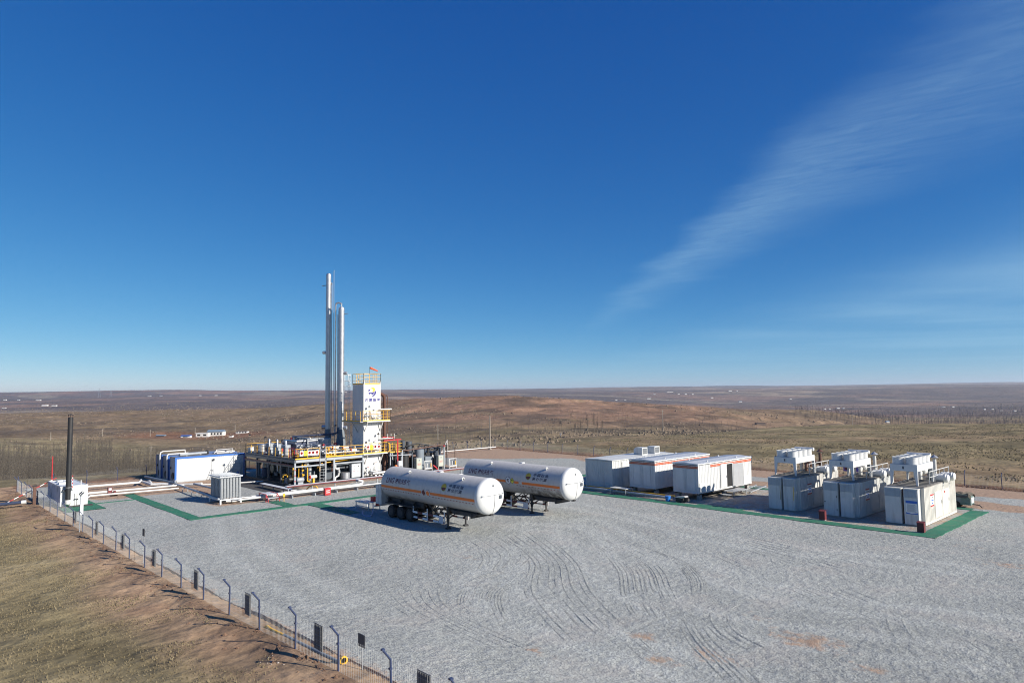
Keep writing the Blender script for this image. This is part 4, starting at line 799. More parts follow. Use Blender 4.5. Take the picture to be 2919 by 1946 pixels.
    part(ex, 'cap_stay', B().bar((x0 + 1.33, 62.3, 4.2), (x0 + 1.30, 62.3, 4.4), .02).bar((x0 + 1.57, 62.3, 4.2), (x0 + 1.6, 62.3, 4.4), .02), GALV, kind='stuff')
    part(T, 'silencer', B().lathe([(.0, -.75), (.2, -.72), (.32, -.6), (.32, .6), (.2, .72), (0, .75)], (x0 + .75, 61.9, 3.35), 'y', 16), rust, True); part(T, 'silencer_duct', B().tube([(x0 + .75, 61.2, 3.3), (x0 + .75, 61.0, 3.1), (x0 + .75, 61.0, 2.7)], .14, 10).tube([(x0 + .75, 62.3, 3.35), (x0 + 1.45, 62.3, 3.35)], .12, 10), rust, True, kind='stuff')
    # guard rail along the lit edge, air filters
    rl = part(T, 'hand_rail', B().bar((x1 - .35, 58.5, 3.62), (x1 - .35, 63.4, 3.62), .04).bar((x1 - .35, 58.5, 3.2), (x1 - .35, 63.4, 3.2), .035), WHITE, kind='stuff')
    for k in range(5): part(T, 'rail_post', B().bar((x1 - .35, 58.5 + k * 1.225, 2.7), (x1 - .35, 58.5 + k * 1.225, 3.64), .04), WHITE)
    for yy in (60.7, 62.3):
        af = part(T, 'air_filter', B().lathe([(.0, -.52), (.22, -.52), (.30, -.44), (.30, .22), (.33, .24), (.33, .30), (.30, .32), (.30, .44), (.24, .48), (0, .5)], (x1 - .12, yy, 2.98), 'x', 20), WHITE, True)
        part(T, 'filter_bracket', B().bar((x1 - .3, yy - .3, 2.62), (x1 + .1, yy - .3, 2.45), .04).bar((x1 - .0, yy - .3, 2.1), (x1 + .02, yy - .25, 2.66), .05), WHITE2, kind='stuff')
    cb = part(T, 'roof_cable', B().tube([(x0 + .2, 56.0, 2.78), (x0 + .5, 56.9, 2.77), (x0 + .35, 58.2, 2.78), (x0 + .8, 59.4, 2.77), (x0 + 1.6, 60.1, 2.78)], .025, 6), BLACK, True)
    if kind == 2: part(T, 'hanging_cable', B().tube([(x0 + .35, 57.0, 2.78), (x0 - .02, 56.8, 2.76), (x0 - .10, 56.7, 2.3), (x0 - .22, 56.6, 1.2), (x0 - .4, 56.5, .2)], .035, 6), BLACK, True)
    return T
genset(-27.95, 'rust streaked white generator set with a brown exhaust stack', 0); genset(-23.38, 'white generator set with a hinged door in its front cabinet', 1); genset(-18.88, 'white generator set with a blue headed notice board on its front', 2)
for (x, y), lab in (((-15.95, 53.25), 'small maroon fire box before the generator with the notice board'), ((-22.7, 53.35), 'small maroon fire box in shade before the generator with a hinged door')):
    t_ = thing('fire_box', lab, 'fire box', (x, y, 0)); part(t_, 'body', B().box(x - .22, x + .22, y - .16, y + .16, .05, .66), MAROON); part(t_, 'lid', B().prism([(x - .24, y - .18, .66), (x + .24, y - .18, .66), (x + .24, y + .18, .73), (x - .24, y + .18, .73)], (0, 0, .03)), MAROON); part(t_, 'plinth', B().box(x - .2, x + .2, y - .14, y + .14, -.02, .05), CONC)
# towable compressor under a dusty cover behind the generators
X_, Y_ = -16.9, 66.9; t_ = thing('mobile_compressor', 'faded green wheeled compressor under a dusty sheet behind the generators', 'compressor', (X_, Y_, 0))
part(t_, 'body', B().prism([(X_ - 1.0, Y_ - .55, .25), (X_ + .8, Y_ - .55, .25), (X_ + .8, Y_ - .55, .9), (X_ + .5, Y_ - .55, 1.1), (X_ - .7, Y_ - .55, 1.12), (X_ - 1.0, Y_ - .55, .95)], (0, 1.1, 0)), TEAL)
cv_ = B(); rg = random.Random(4)
for i in range(9):
    for j in range(7): cv_.v.append((X_ - .85 + i * .21 + rg.uniform(-.05, .05), Y_ - .66 + j * .22 + rg.uniform(-.04, .04), 1.10 + rg.uniform(0, .14) - (.28 if j in (0, 6) else 0) - (.12 if i in (0, 8) else 0)))
cv_.f = [(i * 7 + j, i * 7 + j + 1, i * 7 + 8 + j, i * 7 + 7 + j) for i in range(8) for j in range(6)]
part(t_, 'dust_sheet', cv_, TARP); part(t_, 'panel', B().box(X_ + .8, X_ + .82, Y_ - .35, Y_ + .35, .4, .85), CABW); part(t_, 'side_louvre', B().box(X_ - .5, X_ + .1, Y_ - .565, Y_ - .552, .45, .85), GREYV)
for s in (-1, 1): w = part(t_, 'wheel', B().lathe([(.16, -.07), (.26, -.07), (.27, 0), (.26, .07), (.16, .07)], (X_ - .2, Y_ + s * .52, .27), 'y', 18), RUBBER, True); part(w, 'rim', B().cyl((X_ - .2, Y_ + s * .47, .27), (X_ - .2, Y_ + s * .57, .27), .16, 14), GALV, True)
part(t_, 'tow_bar', B().tube([(X_ + .7, Y_, .3), (X_ + 1.3, Y_ - .1, .28), (X_ + 1.5, Y_ - .15, .08)], .04, 6), CHAS)
# ------------------------------------------------------------------ process platform
def railing(par, pts, z, mat=YEL, h=1.13, kick=True, step=1.15, mids=2, rail=None):
    for a, c in zip(pts[:-1], pts[1:]):
        a = Vector((*a, z)); c = Vector((*c, z)); L = (c - a).length; n = max(1, round(L / step)); up = Vector((0, 0, 1))
        part(par, 'top_rail', B().bar(a + up * h, c + up * h, .042), rail or mat)
        for k in range(1, mids + 1): part(par, 'mid_rail', B().bar(a + up * h * k / (mids + 1), c + up * h * k / (mids + 1), .028), rail or mat)
        if kick: part(par, 'toe_board', B().bar(a + up * .06, c + up * .06, .012, .14), rail or mat)
        for k in range(n + 1): part(par, 'rail_post', B().bar(a + (c - a) * k / n, a + (c - a) * k / n + up * (h + .02), .042), mat)
XF, XB, YA, YB, ZD = -71.6, -85.2, 34.0, 42.45, 2.95
PF = thing('process_platform', 'two storey steel platform with yellow railings and a laddered front', 'platform', (-78, 38, 0))
part(PF, 'base_skid', B().box(XB, XF + .1, YA - .1, YB, 0, .26), CHAS)
part(PF, 'deck', B().box(XB, XF - .02, YA + .02, 37.0, ZD, ZD + .05), GRATE); part(PF, 'deck', B().box(XB, XF - .02, 37.65, YB, ZD, ZD + .05), GRATE); part(PF, 'deck', B().box(XB, -73.4, 37.0, 37.65, ZD, ZD + .05), GRATE)
for yy, xs in ((YA, (XF, -75.0, -78.4, -81.7, XB)), (37.65, (XF, -75.0, -78.4, -81.7, XB)), (YB, (XF, -76, -81, XB))):
    for k, xx in enumerate(xs): part(PF, 'column', B().box(xx - .08, xx + .08, yy - .08, yy + .08, .26, ZD - .2), STEEL if k == 0 else DSTEEL)  # side and inner columns painted darker to carry their shade
part(PF, 'column', B().box(XF - .1, XF + .1, 38.6, 38.8, .26, ZD - .2), STEEL)
for yy in (YA, 37.65, YB): part(PF, 'main_beam', B().box(XB, XF + .09, yy - .1, yy + .1, ZD - .32, ZD - .01), DSTEEL); part(PF, 'lower_beam', B().box(XB, XF - .1, yy - .06, yy + .06, 2.12, 2.26), DSTEEL); part(PF, 'cable_duct', B().box(XB, XF - .2, yy - .16, yy - .065, 2.3, 2.42), MAROON)  # long beams in dark steel: the side's shade is in the colour
for k, xx in enumerate((XF, -75.0, -78.4, -81.7, XB)): part(PF, 'cross_beam', B().box(xx - .08, xx + .08, YA + .1, YB - .1, ZD - .30, ZD - .02), STEEL if k == 0 else DSTEEL)  # inner cross beams darkened for the shade behind the front
part(PF, 'front_tie', B().box(XF - .06, XF + .06, 34.1, 37.5, 2.14, 2.28), STEEL); part(PF, 'front_tie', B().box(XF - .06, XF + .06, 38.8, 42.35, 2.14, 2.28), STEEL)
railing(PF, [(XF + .05, YA), (XF + .05, 36.85)], ZD + .05); railing(PF, [(XF + .05, 37.7), (XF + .05, YB)], ZD + .05); railing(PF, [(XB, YA), (XF + .05, YA)], ZD + .05, YEL, 1.13, True, 1.7, 2, DSTEEL); railing(PF, [(XB, YB), (XB, YA)], ZD + .05, YEL, 1.13, False, 2.1)  # side rails take a dark colour standing in for shade; posts stay yellow
ld = part(PF, 'ladder', B().bar((XF + .12, 36.92, .2), (XF + .12, 36.92, 4.2), .05).bar((XF + .12, 37.6, .2), (XF + .12, 37.6, 4.2), .05), GALV, kind='stuff')
for k in range(9): part(PF, 'rung', B().bar((XF + .12, 36.92, .45 + k * .31), (XF + .12, 37.6, .45 + k * .31), .03), GALV)
part(PF, 'warning_bands', B().box(XF + .091, XF + .095, YA - .05, YA + .05, .6, .75).box(XF + .091, XF + .095, YA - .05, YA + .05, 1.2, 1.35).box(XF + .091, XF + .095, YA - .05, YA + .05, 1.8, 1.95), INKR, kind='stuff')
# square safety signs wired to the railing
def rail_sign(y, z, kind, x=XF + .10):
    lab = {'ban': 'small white sign with a red ring on the ', 'warn': 'small yellow warning sign on the '}[kind]
    t_ = thing('safety_sign', lab + ('tower landing railing' if y > 43 else 'platform front railing'), 'sign', (x, y, z - .3), 'safety signs on the platform railing' if y < 43 else 'safety signs on the tower landing')
    part(t_, 'plate', B().box(x, x + .015, y - .21, y + .21, z - .28, z + .28), SIGNW if kind == 'ban' else SIGNY)
    if kind == 'ban':
        part(t_, 'ring', B().lathe([(.11, 0), (.16, 0), (.16, .004), (.11, .004), (.11, 0)], (x + .016, y, z + .05), 'x', 18), INKR); part(t_, 'slash', B().bar((x + .019, y - .10, z + .14), (x + .019, y + .10, z - .04), .004, .035), INKR); part(t_, 'caption', B().box(x + .015, x + .019, y - .15, y + .15, z - .23, z - .16), INKR)
    else: part(t_, 'triangle', B().prism([(x + .016, y - .15, z - .08), (x + .016, y + .15, z - .08), (x + .016, y, z + .18)], (.004, 0, 0)), LGREEN)
for y, k in ((34.72, 'ban'), (35.20, 'warn'), (35.66, 'ban'), (36.08, 'ban'), (36.55, 'ban')): rail_sign(y, 3.62, k)
for y, k in ((43.35, 'ban'), (43.85, 'warn'), (44.35, 'ban'), (44.85, 'ban')): rail_sign(y, 3.72, k, -71.94)

# pieces of equipment on and under the platform
def vessel_v(name, label, x, y, z0, z1, r, mat, dome=.12, group=None, cat='vessel', legs=True):
    t_ = thing(name, label, cat, (x, y, z0), group); part(t_, 'shell', B().lathe([(r, z0 + .12), (r, z1 - dome), (r * .8, z1 - dome * .35), (r * .35, z1), (0, z1)], (x, y, 0), 'z', 24), mat, True)
    for k in range(3):
        q = 2.1 * k + .4; part(t_, 'leg', B().box(x + r * .8 * math.cos(q) - .03, x + r * .8 * math.cos(q) + .03, y + r * .8 * math.sin(q) - .03, y + r * .8 * math.sin(q) + .03, z0 - .02, z0 + .2), STEEL)
    part(t_, 'band', B().lathe([(r, z0 + .5), (r + .012, z0 + .5), (r + .012, z0 + .54), (r, z0 + .54)], (x, y, 0), 'z', 24), mat, True)
    return t_
def run(name, label, pts, r, mat, cat='pipe', group=None, n=8): return single(name, B().tube(pts, r, n), mat, label, cat, group, True)
# three filter vessels with silver swan-neck vents along the shaded side
for k, (xx, lab) in enumerate(((-81.5, 'between the pale tank and its twin'), (-79.25, 'in the middle of three'), (-77.0, 'next to the red pipe frame'))):
    t_ = vessel_v('filter_vessel', f'grey upright filter vessel with silver swan-neck vent, {lab}', xx, 35.45, 3.0, 4.32, .52, STEEL, .06, 'filter vessels on the upper deck')
    part(t_, 'vent_pipe', B().tube([(xx + .1, 35.35, 4.25), (xx + .1, 35.35, 4.6), (xx + .18, 35.3, 4.75), (xx + .38, 35.2, 4.80), (xx + .58, 35.15, 4.72), (xx + .64, 35.12, 4.5), (xx + .64, 35.12, 3.2)], .10, 10), SILVER, True); part(t_, 'lid', B().cyl((xx - .2, 35.5, 4.3), (xx - .2, 35.5, 4.48), .24, 14), NAVY, True)
vessel_v('buffer_tank', 'pale silver buffer tank at the end of the upper deck', -84.2, 35.6, 3.0, 4.12, .62, SILVER, .08)
single('junction_box', B().box(-85.0, -84.6, 34.2, 34.7, 3.0, 3.65).box(-84.5, -84.2, 34.2, 34.6, 3.0, 3.75), CABW, 'pair of pale blue grey boxes at the platform corner', 'box')
for k, (xx, hh) in enumerate(((-82.9, 1.15), (-80.35, 1.2), (-76.0, 1.35))):
    t_ = thing('valve_stand', ('red valve stand with black wheel beside the first filter vessel', 'red valve stand between the filter vessels', 'red valve stand with a yellow stem near the platform corner')[k], 'valve', (xx, 34.5, 3.0))
    part(t_, 'stem', B().cyl((xx, 34.5, 3.0), (xx, 34.5, 3.0 + hh * .75), .07, 10), RED if k != 2 else YEL, True); part(t_, 'bonnet', B().cyl((xx, 34.5, 3.0 + hh * .5), (xx, 34.5, 3.0 + hh * .72), .14, 12), BLACK if k != 2 else RED, True); part(t_, 'handwheel', B().lathe([(.13, 0), (.18, 0), (.18, .03), (.13, .03), (.13, 0)], (xx, 34.5, 3.0 + hh * .78), 'z', 14), BLACK)
    part(t_, 'flange', B().cyl((xx - .18, 34.5, 3.3), (xx + .18, 34.5, 3.3), .12, 12), STEEL, True)
rf = thing('red_pipe_frame', 'red upright pipe frame with fire hoses at the platform corner', 'pipe frame', (-73.2, 34.6, 3.0))
for xx in (-74.0, -73.4, -72.7, -72.2): part(rf, 'riser', B().cyl((xx, 34.5, 3.0), (xx, 34.5, 4.1), .05, 8), RED, True)
part(rf, 'header', B().tube([(-74.2, 34.5, 4.1), (-72.0, 34.5, 4.1)], .05, 8), RED, True); part(rf, 'hose_drum', B().cyl((-73.2, 34.35, 3.45), (-73.2, 34.65, 3.45), .26, 16), RED, True); part(rf, 'yellow_riser', B().cyl((-72.95, 34.4, 3.0), (-72.95, 34.4, 4.0), .06, 8), YEL, True)
mz = thing('meter_skid', 'dark metering block with yellow valves on the upper deck front', 'skid', (-72.6, 35.4, 3.0))
part(mz, 'block', B().box(-73.3, -72.4, 34.5, 36.6, 3.05, 3.5), DSTEEL)
for k in range(5): part(mz, 'valve', B().cyl((-72.35, 34.7 + k * .42, 3.2), (-72.35, 34.7 + k * .42, 3.55 + .12 * (k % 2)), .07, 8), (YEL, DSTEEL, YEL, SILVER, DSTEEL)[k], True); part(mz, 'gauge', B().cyl((-72.5, 34.9 + k * .4, 3.75), (-72.42, 34.9 + k * .4, 3.75), .09, 12), SIGNW if k % 2 else BLACK, True)
for k in range(3): part(mz, 'pipe', B().tube([(-73.5, 34.6 + k * .7, 3.5), (-73.5, 34.6 + k * .7, 3.95), (-72.6, 34.6 + k * .7, 3.95), (-72.6, 34.6 + k * .7, 3.5)], .06, 8), SILVER, True)
# silver piping over the middle of the deck
pm = thing('silver_manifold', 'silver clad pipe manifold with red ended actuators on the upper deck', 'manifold', (-73, 40, 3.0))
rg = random.Random(11)
for k in range(6): part(pm, 'header', B().tube([(-72.4 - .42 * k, 37.9, 3.35 + .09 * (k % 3)), (-72.4 - .42 * k, 42.1, 3.35 + .09 * (k % 3))], .09 + .03 * (k % 2), 10), SILVER if k % 3 != 1 else LAGW, True)
for k in range(9):
    yy = 38.1 + k * .47; hh = 3.6 + .5 * rg.random(); part(pm, 'riser', B().tube([(-72.3 - .3 * (k % 4), yy, 3.0), (-72.3 - .3 * (k % 4), yy, hh), (-73.6 - .4 * (k % 3), yy, hh)], .055 + .02 * (k % 2), 8), (SILVER, YEL, LAGW, SILVER, DSTEEL)[k % 5], True)
for yy, zz in ((40.3, 3.82), (39.0, 3.95), (41.4, 3.5)):
    ac = part(pm, 'actuator', B().cyl((-72.35, yy - .02, zz), (-72.35, yy + .62, zz), .17, 16), LAGW, True); part(ac, 'end_cap', B().cyl((-72.35, yy - .12, zz), (-72.35, yy - .02, zz), .175, 16), ORANGE if zz > 3.6 else RED, True)
for k in range(4): part(pm, 'valve_wheel', B().lathe([(.10, 0), (.14, 0), (.14, .03), (.10, .03), (.10, 0)], (-72.2, 38.4 + .9 * k, 3.75), 'z', 12), (RED, BLACK, YEL, RED)[k])
for k in range(7): part(pm, 'yellow_valve', B().box(-72.15, -71.95, 37.9 + k * .2, 38.02 + k * .2, 3.08, 3.22 + .1 * (k % 2)), YEL)
part(pm, 'loop_pipe', B().tube([(-72.0, 39.0, 3.05), (-72.0, 39.0, 3.3), (-72.0, 39.3, 3.42), (-72.0, 42.2, 3.42)], .055, 8), LAGW, True)
for k in range(5): part(pm, 'cross_pipe', B().tube([(-75.0, 37.9 + k * .8, 3.9 + .15 * (k % 2)), (-79.5, 37.9 + k * .8, 3.9 + .15 * (k % 2)), (-79.5, 37.9 + k * .8, 3.0)], .07, 8), SILVER if k % 2 else STEEL, True)
# dark steel upper frame, round grey tank, overhead pipe
fr = thing('upper_frame', 'dark blue steel frame with pale pipes on the upper deck', 'frame', (-79.6, 39.6, 3.0))
for xx in (-81.0, -78.3):
    for yy in (38.8, 41.0): part(fr, 'post', B().box(xx - .06, xx + .06, yy - .06, yy + .06, 3.0, 4.75), STEEL)
for zz in (4.72, 3.9): part(fr, 'beam', B().box(-81.0, -78.3, 38.75, 38.85, zz - .06, zz + .06), STEEL); part(fr, 'beam', B().box(-78.35, -78.25, 38.85, 41.0, zz - .06, zz + .06), STEEL)
part(fr, 'panel', B().box(-80.9, -78.4, 38.9, 38.93, 3.1, 3.84), NAVY); part(fr, 'top_pipe', B().tube([(-81.2, 38.6, 4.3), (-81.2, 38.6, 4.85), (-77.2, 38.6, 4.85)], .08, 8), PALEPIPE, True); part(fr, 'red_pipe', B().tube([(-82.0, 38.4, 3.0), (-82.0, 38.4, 4.7), (-81.3, 38.4, 4.7), (-81.3, 38.4, 3.9)], .07, 8), RED, True); part(fr, 'white_sheet', B().box(-79.9, -79.3, 38.70, 38.72, 4.2, 4.6), LAGW)
vessel_v('round_tank', 'broad grey round tank high on the platform', -78.6, 41.2, 3.4, 4.72, .78, STEEL, .08)
run('overhead_pipe', 'dark blue overhead pipe leading to the tall towers', [(-81.0, 38.2, 4.2), (-81.0, 38.2, 4.95), (-79.6, 39.8, 5.05), (-78.6, 42.2, 5.15), (-79.6, 43.5, 5.2), (-79.6, 43.6, 5.9)], .11, NAVY, 'pipe', None, 10)
for k, (xx, yy, hh) in enumerate(((-84.6, 34.15, 5.3), (-80.0, 34.15, 5.2), (-75.4, 34.15, 5.0), (-77.4, 41.9, 6.3), (-72.0, 47.2, 5.2))):
    lab = ('by the silver buffer tank', 'between the filter vessels', 'by the red valve stand', 'beside the overhead pipe', 'beside the red pipe gantry')[k]
    t_ = thing('deck_lamp', f'dark lamp head on a thin post {lab}', 'lamp', (xx, yy, 3.0)); part(t_, 'post', B().cyl((xx, yy, 3.0), (xx, yy, hh), .025, 6), DSTEEL); part(t_, 'arm', B().bar((xx, yy, hh), (xx + .2, yy, hh + .02), .03), DSTEEL); part(t_, 'lamp_head', B().lathe([(.04, .0), (.17, -.12), (.15, -.16), (0, -.16)], (xx + .25, yy, hh + .05), 'z', 12), BLACK, True)
# under the platform
for k, xx in enumerate((-84.35, -82.05, -79.8)):
    lab = ('beside the far column', 'in the middle of three', 'beside the dark pump')[k]
    t_ = thing('horizontal_drum', f'dark horizontal drum with a cream end under the platform, {lab}', 'drum', (xx, 37.5, .3), 'drums under the platform'); part(t_, 'shell', B().cyl((xx, 36.05, 1.2), (xx, 39.3, 1.2), .53, 28), GREYV, True); part(t_, 'end_cover', B().lathe([(.0, -.03), (.45, -.03), (.52, 0), (.52, .05)], (xx, 36.0, 1.2), 'y', 28), CREAM, True)
    for yy in (36.5, 38.7): part(t_, 'saddle', B().box(xx - .4, xx + .4, yy - .08, yy + .08, .26, .85), STEEL)
vessel_v('blue_drum', 'dark blue upright drum before the horizontal drums', -81.4, 34.9, .27, 1.42, .42, NAVY, .05)
vessel_v('dark_cylinder', 'dark upright cylinder behind the far platform column', -83.6, 35.0, .27, 2.05, .22, GREYV, .08)
t_ = thing('hand_trolley', 'white steel trolley frame by the shed corner', 'trolley', (-85.8, 33.4, 0)); part(t_, 'frame', B().tube([(-86.1, 33.1, .1), (-86.1, 33.1, 1.1), (-85.6, 33.4, 1.1), (-85.6, 33.4, .1)], .03, 6), PALEPIPE); part(t_, 'base', B().box(-86.2, -85.4, 33.0, 33.6, .06, .12), PALEPIPE); part(t_, 'cylinder', B().cyl((-85.8, 33.3, .12), (-85.8, 33.3, .75), .12, 12), BLUE, True)
t_ = thing('pump', 'black pump with yellow guard frame under the platform corner', 'pump', (-73.4, 34.2, .26)); part(t_, 'motor', B().cyl((-73.0, 33.9, .72), (-73.0, 34.7, .72), .34, 20), BLACK, True); part(t_, 'guard', B().tube([(-74.3, 33.9, .3), (-74.3, 33.9, 1.15), (-73.2, 33.9, 1.15), (-73.2, 33.9, .95)], .04, 6).tube([(-74.3, 34.6, .3), (-74.3, 34.6, 1.15), (-74.3, 33.9, 1.15)], .04, 6), YEL, True, kind='stuff'); part(t_, 'body', B().box(-74.2, -73.3, 34.0, 34.6, .32, .8), GREYV); part(t_, 'skid', B().box(-74.4, -72.6, 33.8, 34.8, .24, .32), DSTEEL)
t_ = thing('air_receiver', 'short grey horizontal receiver with yellow pipes behind the front column', 'vessel', (-71.9, 34.7, .26)); part(t_, 'shell', B().lathe([(0, -.45), (.2, -.42), (.26, -.34), (.26, .34), (.2, .42), (0, .45)], (-71.9, 34.75, .74), 'y', 20), STEEL, True); part(t_, 'riser', B().cyl((-71.9, 34.6, 1.0), (-71.9, 34.6, 2.2), .045, 8), YEL, True); part(t_, 'base', B().box(-72.1, -71.7, 34.45, 35.05, .26, .5), STEEL)
run('gas_pipe', 'bright yellow gas pipe dropping under the platform front', [(-72.1, 35.3, 2.3), (-71.85, 35.6, 2.2), (-71.85, 35.6, .55), (-71.75, 35.9, .42)], .065, YEL)
t_ = thing('gas_train', 'yellow gas valve train under the platform front', 'valve', (-72.2, 35.3, .26)); 
for k in range(7): part(t_, 'valve', B().cyl((-72.2 + .06 * (k % 2), 35.05 + .09 * (k % 3), .6 + k * .26), (-72.2 + .06 * (k % 2), 35.2 + .09 * (k % 3), .72 + k * .26), .10, 8), YEL if k % 2 == 0 else DSTEEL, True)
part(t_, 'riser', B().cyl((-72.25, 35.2, .26), (-72.25, 35.2, 2.6), .05, 8), YEL, True)
t_ = thing('actuator', 'white actuator cylinder with a red end under the platform', 'actuator', (-71.9, 36.2, .3)); part(t_, 'body', B().cyl((-71.8, 35.95, .95), (-71.8, 36.65, .95), .19, 18), LAGW, True); part(t_, 'red_end', B().cyl((-71.8, 35.85, .95), (-71.8, 35.95, .95), .195, 18), RED, True); part(t_, 'stand', B().box(-71.9, -71.7, 36.2, 36.4, .26, .8), YEL)
vessel_v('silver_cylinder', 'tall silver cylinder under the platform beside the ladder', -73.4, 36.6, .3, 2.1, .30, SILVER, .1); vessel_v('silver_cylinder', 'second silver cylinder under the platform, behind the ladder', -74.6, 36.9, .3, 2.2, .34, STEEL, .1)
run('gas_pipe', 'long yellow gas pipe hung under the platform edge', [(-71.9, 37.3, 2.35), (-71.85, 42.3, 2.6)], .05, YEL)
t_ = thing('steam_loop', 'white lagged pipe loop on the platform front', 'pipe', (-71.7, 39.2, .3)); part(t_, 'loop', B().tube([(-71.7, 38.95, 2.1), (-71.7, 38.95, 1.65), (-71.7, 39.15, 1.55), (-71.7, 39.35, 1.62), (-71.7, 39.4, 1.2), (-71.7, 39.35, .8), (-71.7, 39.15, .72), (-71.7, 38.95, .6), (-71.7, 38.9, .28)], .095, 10), LAGW, True); part(t_, 'clamp', B().box(-71.78, -71.55, 39.3, 39.5, 1.15, 1.25), STEEL)
vessel_v('water_tank', 'bright stainless water tank standing under the platform front', -71.95, 40.35, .24, 1.12, .52, SILVER, .06)
cb = thing('control_cabinet', 'pale grey double control cabinet with printed notices under the platform', 'cabinet', (-71.8, 41.65, .26))
part(cb, 'case', B().box(-72.2, -71.72, 41.06, 42.22, .42, 1.96), CABW); part(cb, 'stand', B().box(-72.15, -71.8, 41.12, 42.16, .22, .42), DSTEEL); part(cb, 'hood', B().box(-72.25, -71.66, 41.02, 42.26, 1.96, 2.0), STEEL)
for a, c in ((41.1, 41.62), (41.66, 42.18)): d_ = part(cb, 'door', B().box(-71.72, -71.695, a, c, .88, 1.92), CABW); part(cb, 'lower_door', B().box(-71.72, -71.695, a, c, .46, .84), SIGNW); part(d_, 'label_plate', B().box(-71.695, -71.69, a + .1, c - .1, 1.1, 1.14), INKR); part(d_, 'knob', B().box(-71.695, -71.66, (a + c) / 2 - .03, (a + c) / 2 + .03, 1.35, 1.42), BLACK); part(d_, 'meter', B().box(-71.695, -71.685, (a + c) / 2 - .05, (a + c) / 2 + .05, 1.6, 1.72), BLACK)
for k in range(5): part(cb, 'print_line', B().box(-71.695, -71.692, 41.14, 41.58, .52 + k * .06, .545 + k * .06), GREYV); part(cb, 'print_line', B().box(-71.695, -71.692, 41.70, 42.14, .52 + k * .06, .545 + k * .06), GREYV)
dm = thing('dark_machinery', 'dark compressor block with added shade panels under the platform', 'machinery', (-77.5, 38.5, .26))
for k, (x0_, x1_, y0_, y1_, h_) in enumerate(((-78.6, -76.4, 36.2, 38.6, 1.5), (-76.0, -73.6, 38.4, 41.8, 1.7), (-83.0, -79.5, 39.6, 42.0, 1.6))): part(dm, 'block', B().box(x0_, x1_, y0_, y1_, .26, h_), DSTEEL); part(dm, 'cylinder', B().cyl((x0_ + .4, y0_ + .2, h_ + .3), (x1_ - .3, y0_ + .2, h_ + .3), .28, 14), GREYV, True)
part(dm, 'shade_panel', B().box(-84.6, -73.0, 41.9, 42.2, .26, 2.5), DSTEEL); part(dm, 'shade_panel', B().box(-85.1, -84.9, 36.6, 41.8, .26, 2.4), DSTEEL)  # added dark sheets that stand in for deep shade under the deck
for k in range(6): part(dm, 'riser', B().cyl((-74.2 - .5 * k, 36.0 + .8 * (k % 3), .3), (-74.2 - .5 * k, 36.0 + .8 * (k % 3), 2.6), .06, 8), (STEEL, BROWN, YEL, STEEL, BROWN, STEEL)[k], True)

# densely packed pipework: under-deck headers, deck-level runs, hangers
uw = thing('under_deck_pipework', 'tangle of dark and silver pipes hung beneath the platform deck', 'pipework', (-78, 38.2, .3)); rg = random.Random(23)
for k in range(34):
    xx = rg.uniform(-84.5, -72.2); yy = rg.uniform(34.3, 41.9); zz = rg.uniform(1.9, 2.5); L = rg.uniform(1.0, 3.5); mt = (DSTEEL, STEEL, GREYV, SILVER, BROWN, YEL, GREYV, BLACK)[k % 8]; r_ = rg.uniform(.04, .10)
    e = (min(xx + L, -72.0), yy, zz) if k % 2 else (xx, min(yy + L, 42.0), zz); part(uw, 'pipe', B().tube([(xx, yy, .35 if k % 3 == 0 else zz - .3), (xx, yy, zz), e, (e[0], e[1], zz - rg.uniform(.3, 1.6))], r_, 7), mt, True)
for k in range(16):
    xx = rg.uniform(-84, -72.6); yy = rg.uniform(34.6, 37.2) if k % 2 else rg.uniform(38, 41.8); h_ = rg.uniform(.5, 1.7); part(uw, 'pot', B().lathe([(0, .28), (rg.uniform(.14, .34), .3), (rg.uniform(.16, .34), h_), (.05, h_ + .12), (0, h_ + .12)], (xx, yy, 0), 'z', 12), (DSTEEL, GREYV, BLACK, STEEL, NAVY)[k % 5], True)
md = thing('deck_module', 'dark navy equipment module with pipes over it on the upper deck', 'module', (-80, 39.2, 3.0)); part(md, 'case', B().box(-82.3, -78.5, 37.4, 40.4, 3.0, 4.35), NAVY); part(md, 'frame', B().box(-82.4, -78.4, 37.3, 37.38, 4.2, 4.4), STEEL); part(md, 'top_pipe', B().tube([(-82.2, 37.6, 4.5), (-78.6, 37.6, 4.5), (-78.6, 40.2, 4.5)], .11, 8), SILVER, True); part(md, 'top_drum', B().cyl((-80.5, 38.8, 4.35), (-80.5, 38.8, 4.75), .5, 18), GREYV, True)
md = thing('deck_module', 'low grey exchanger block behind the silver manifold', 'module', (-76, 39.8, 3.0)); part(md, 'case', B().box(-77.8, -74.3, 38.2, 41.6, 3.0, 3.75), GREYV); 
for k in range(5): part(md, 'nozzle', B().cyl((-77.3 + k * .65, 38.7 + .5 * (k % 3), 3.75), (-77.3 + k * .65, 38.7 + .5 * (k % 3), 4.15), .13, 10), (SILVER, DSTEEL, RED)[k % 3], True)
dw = thing('deck_pipework', 'close packed silver and grey pipes and valves over the upper deck', 'pipework', (-79, 39, 3.0))
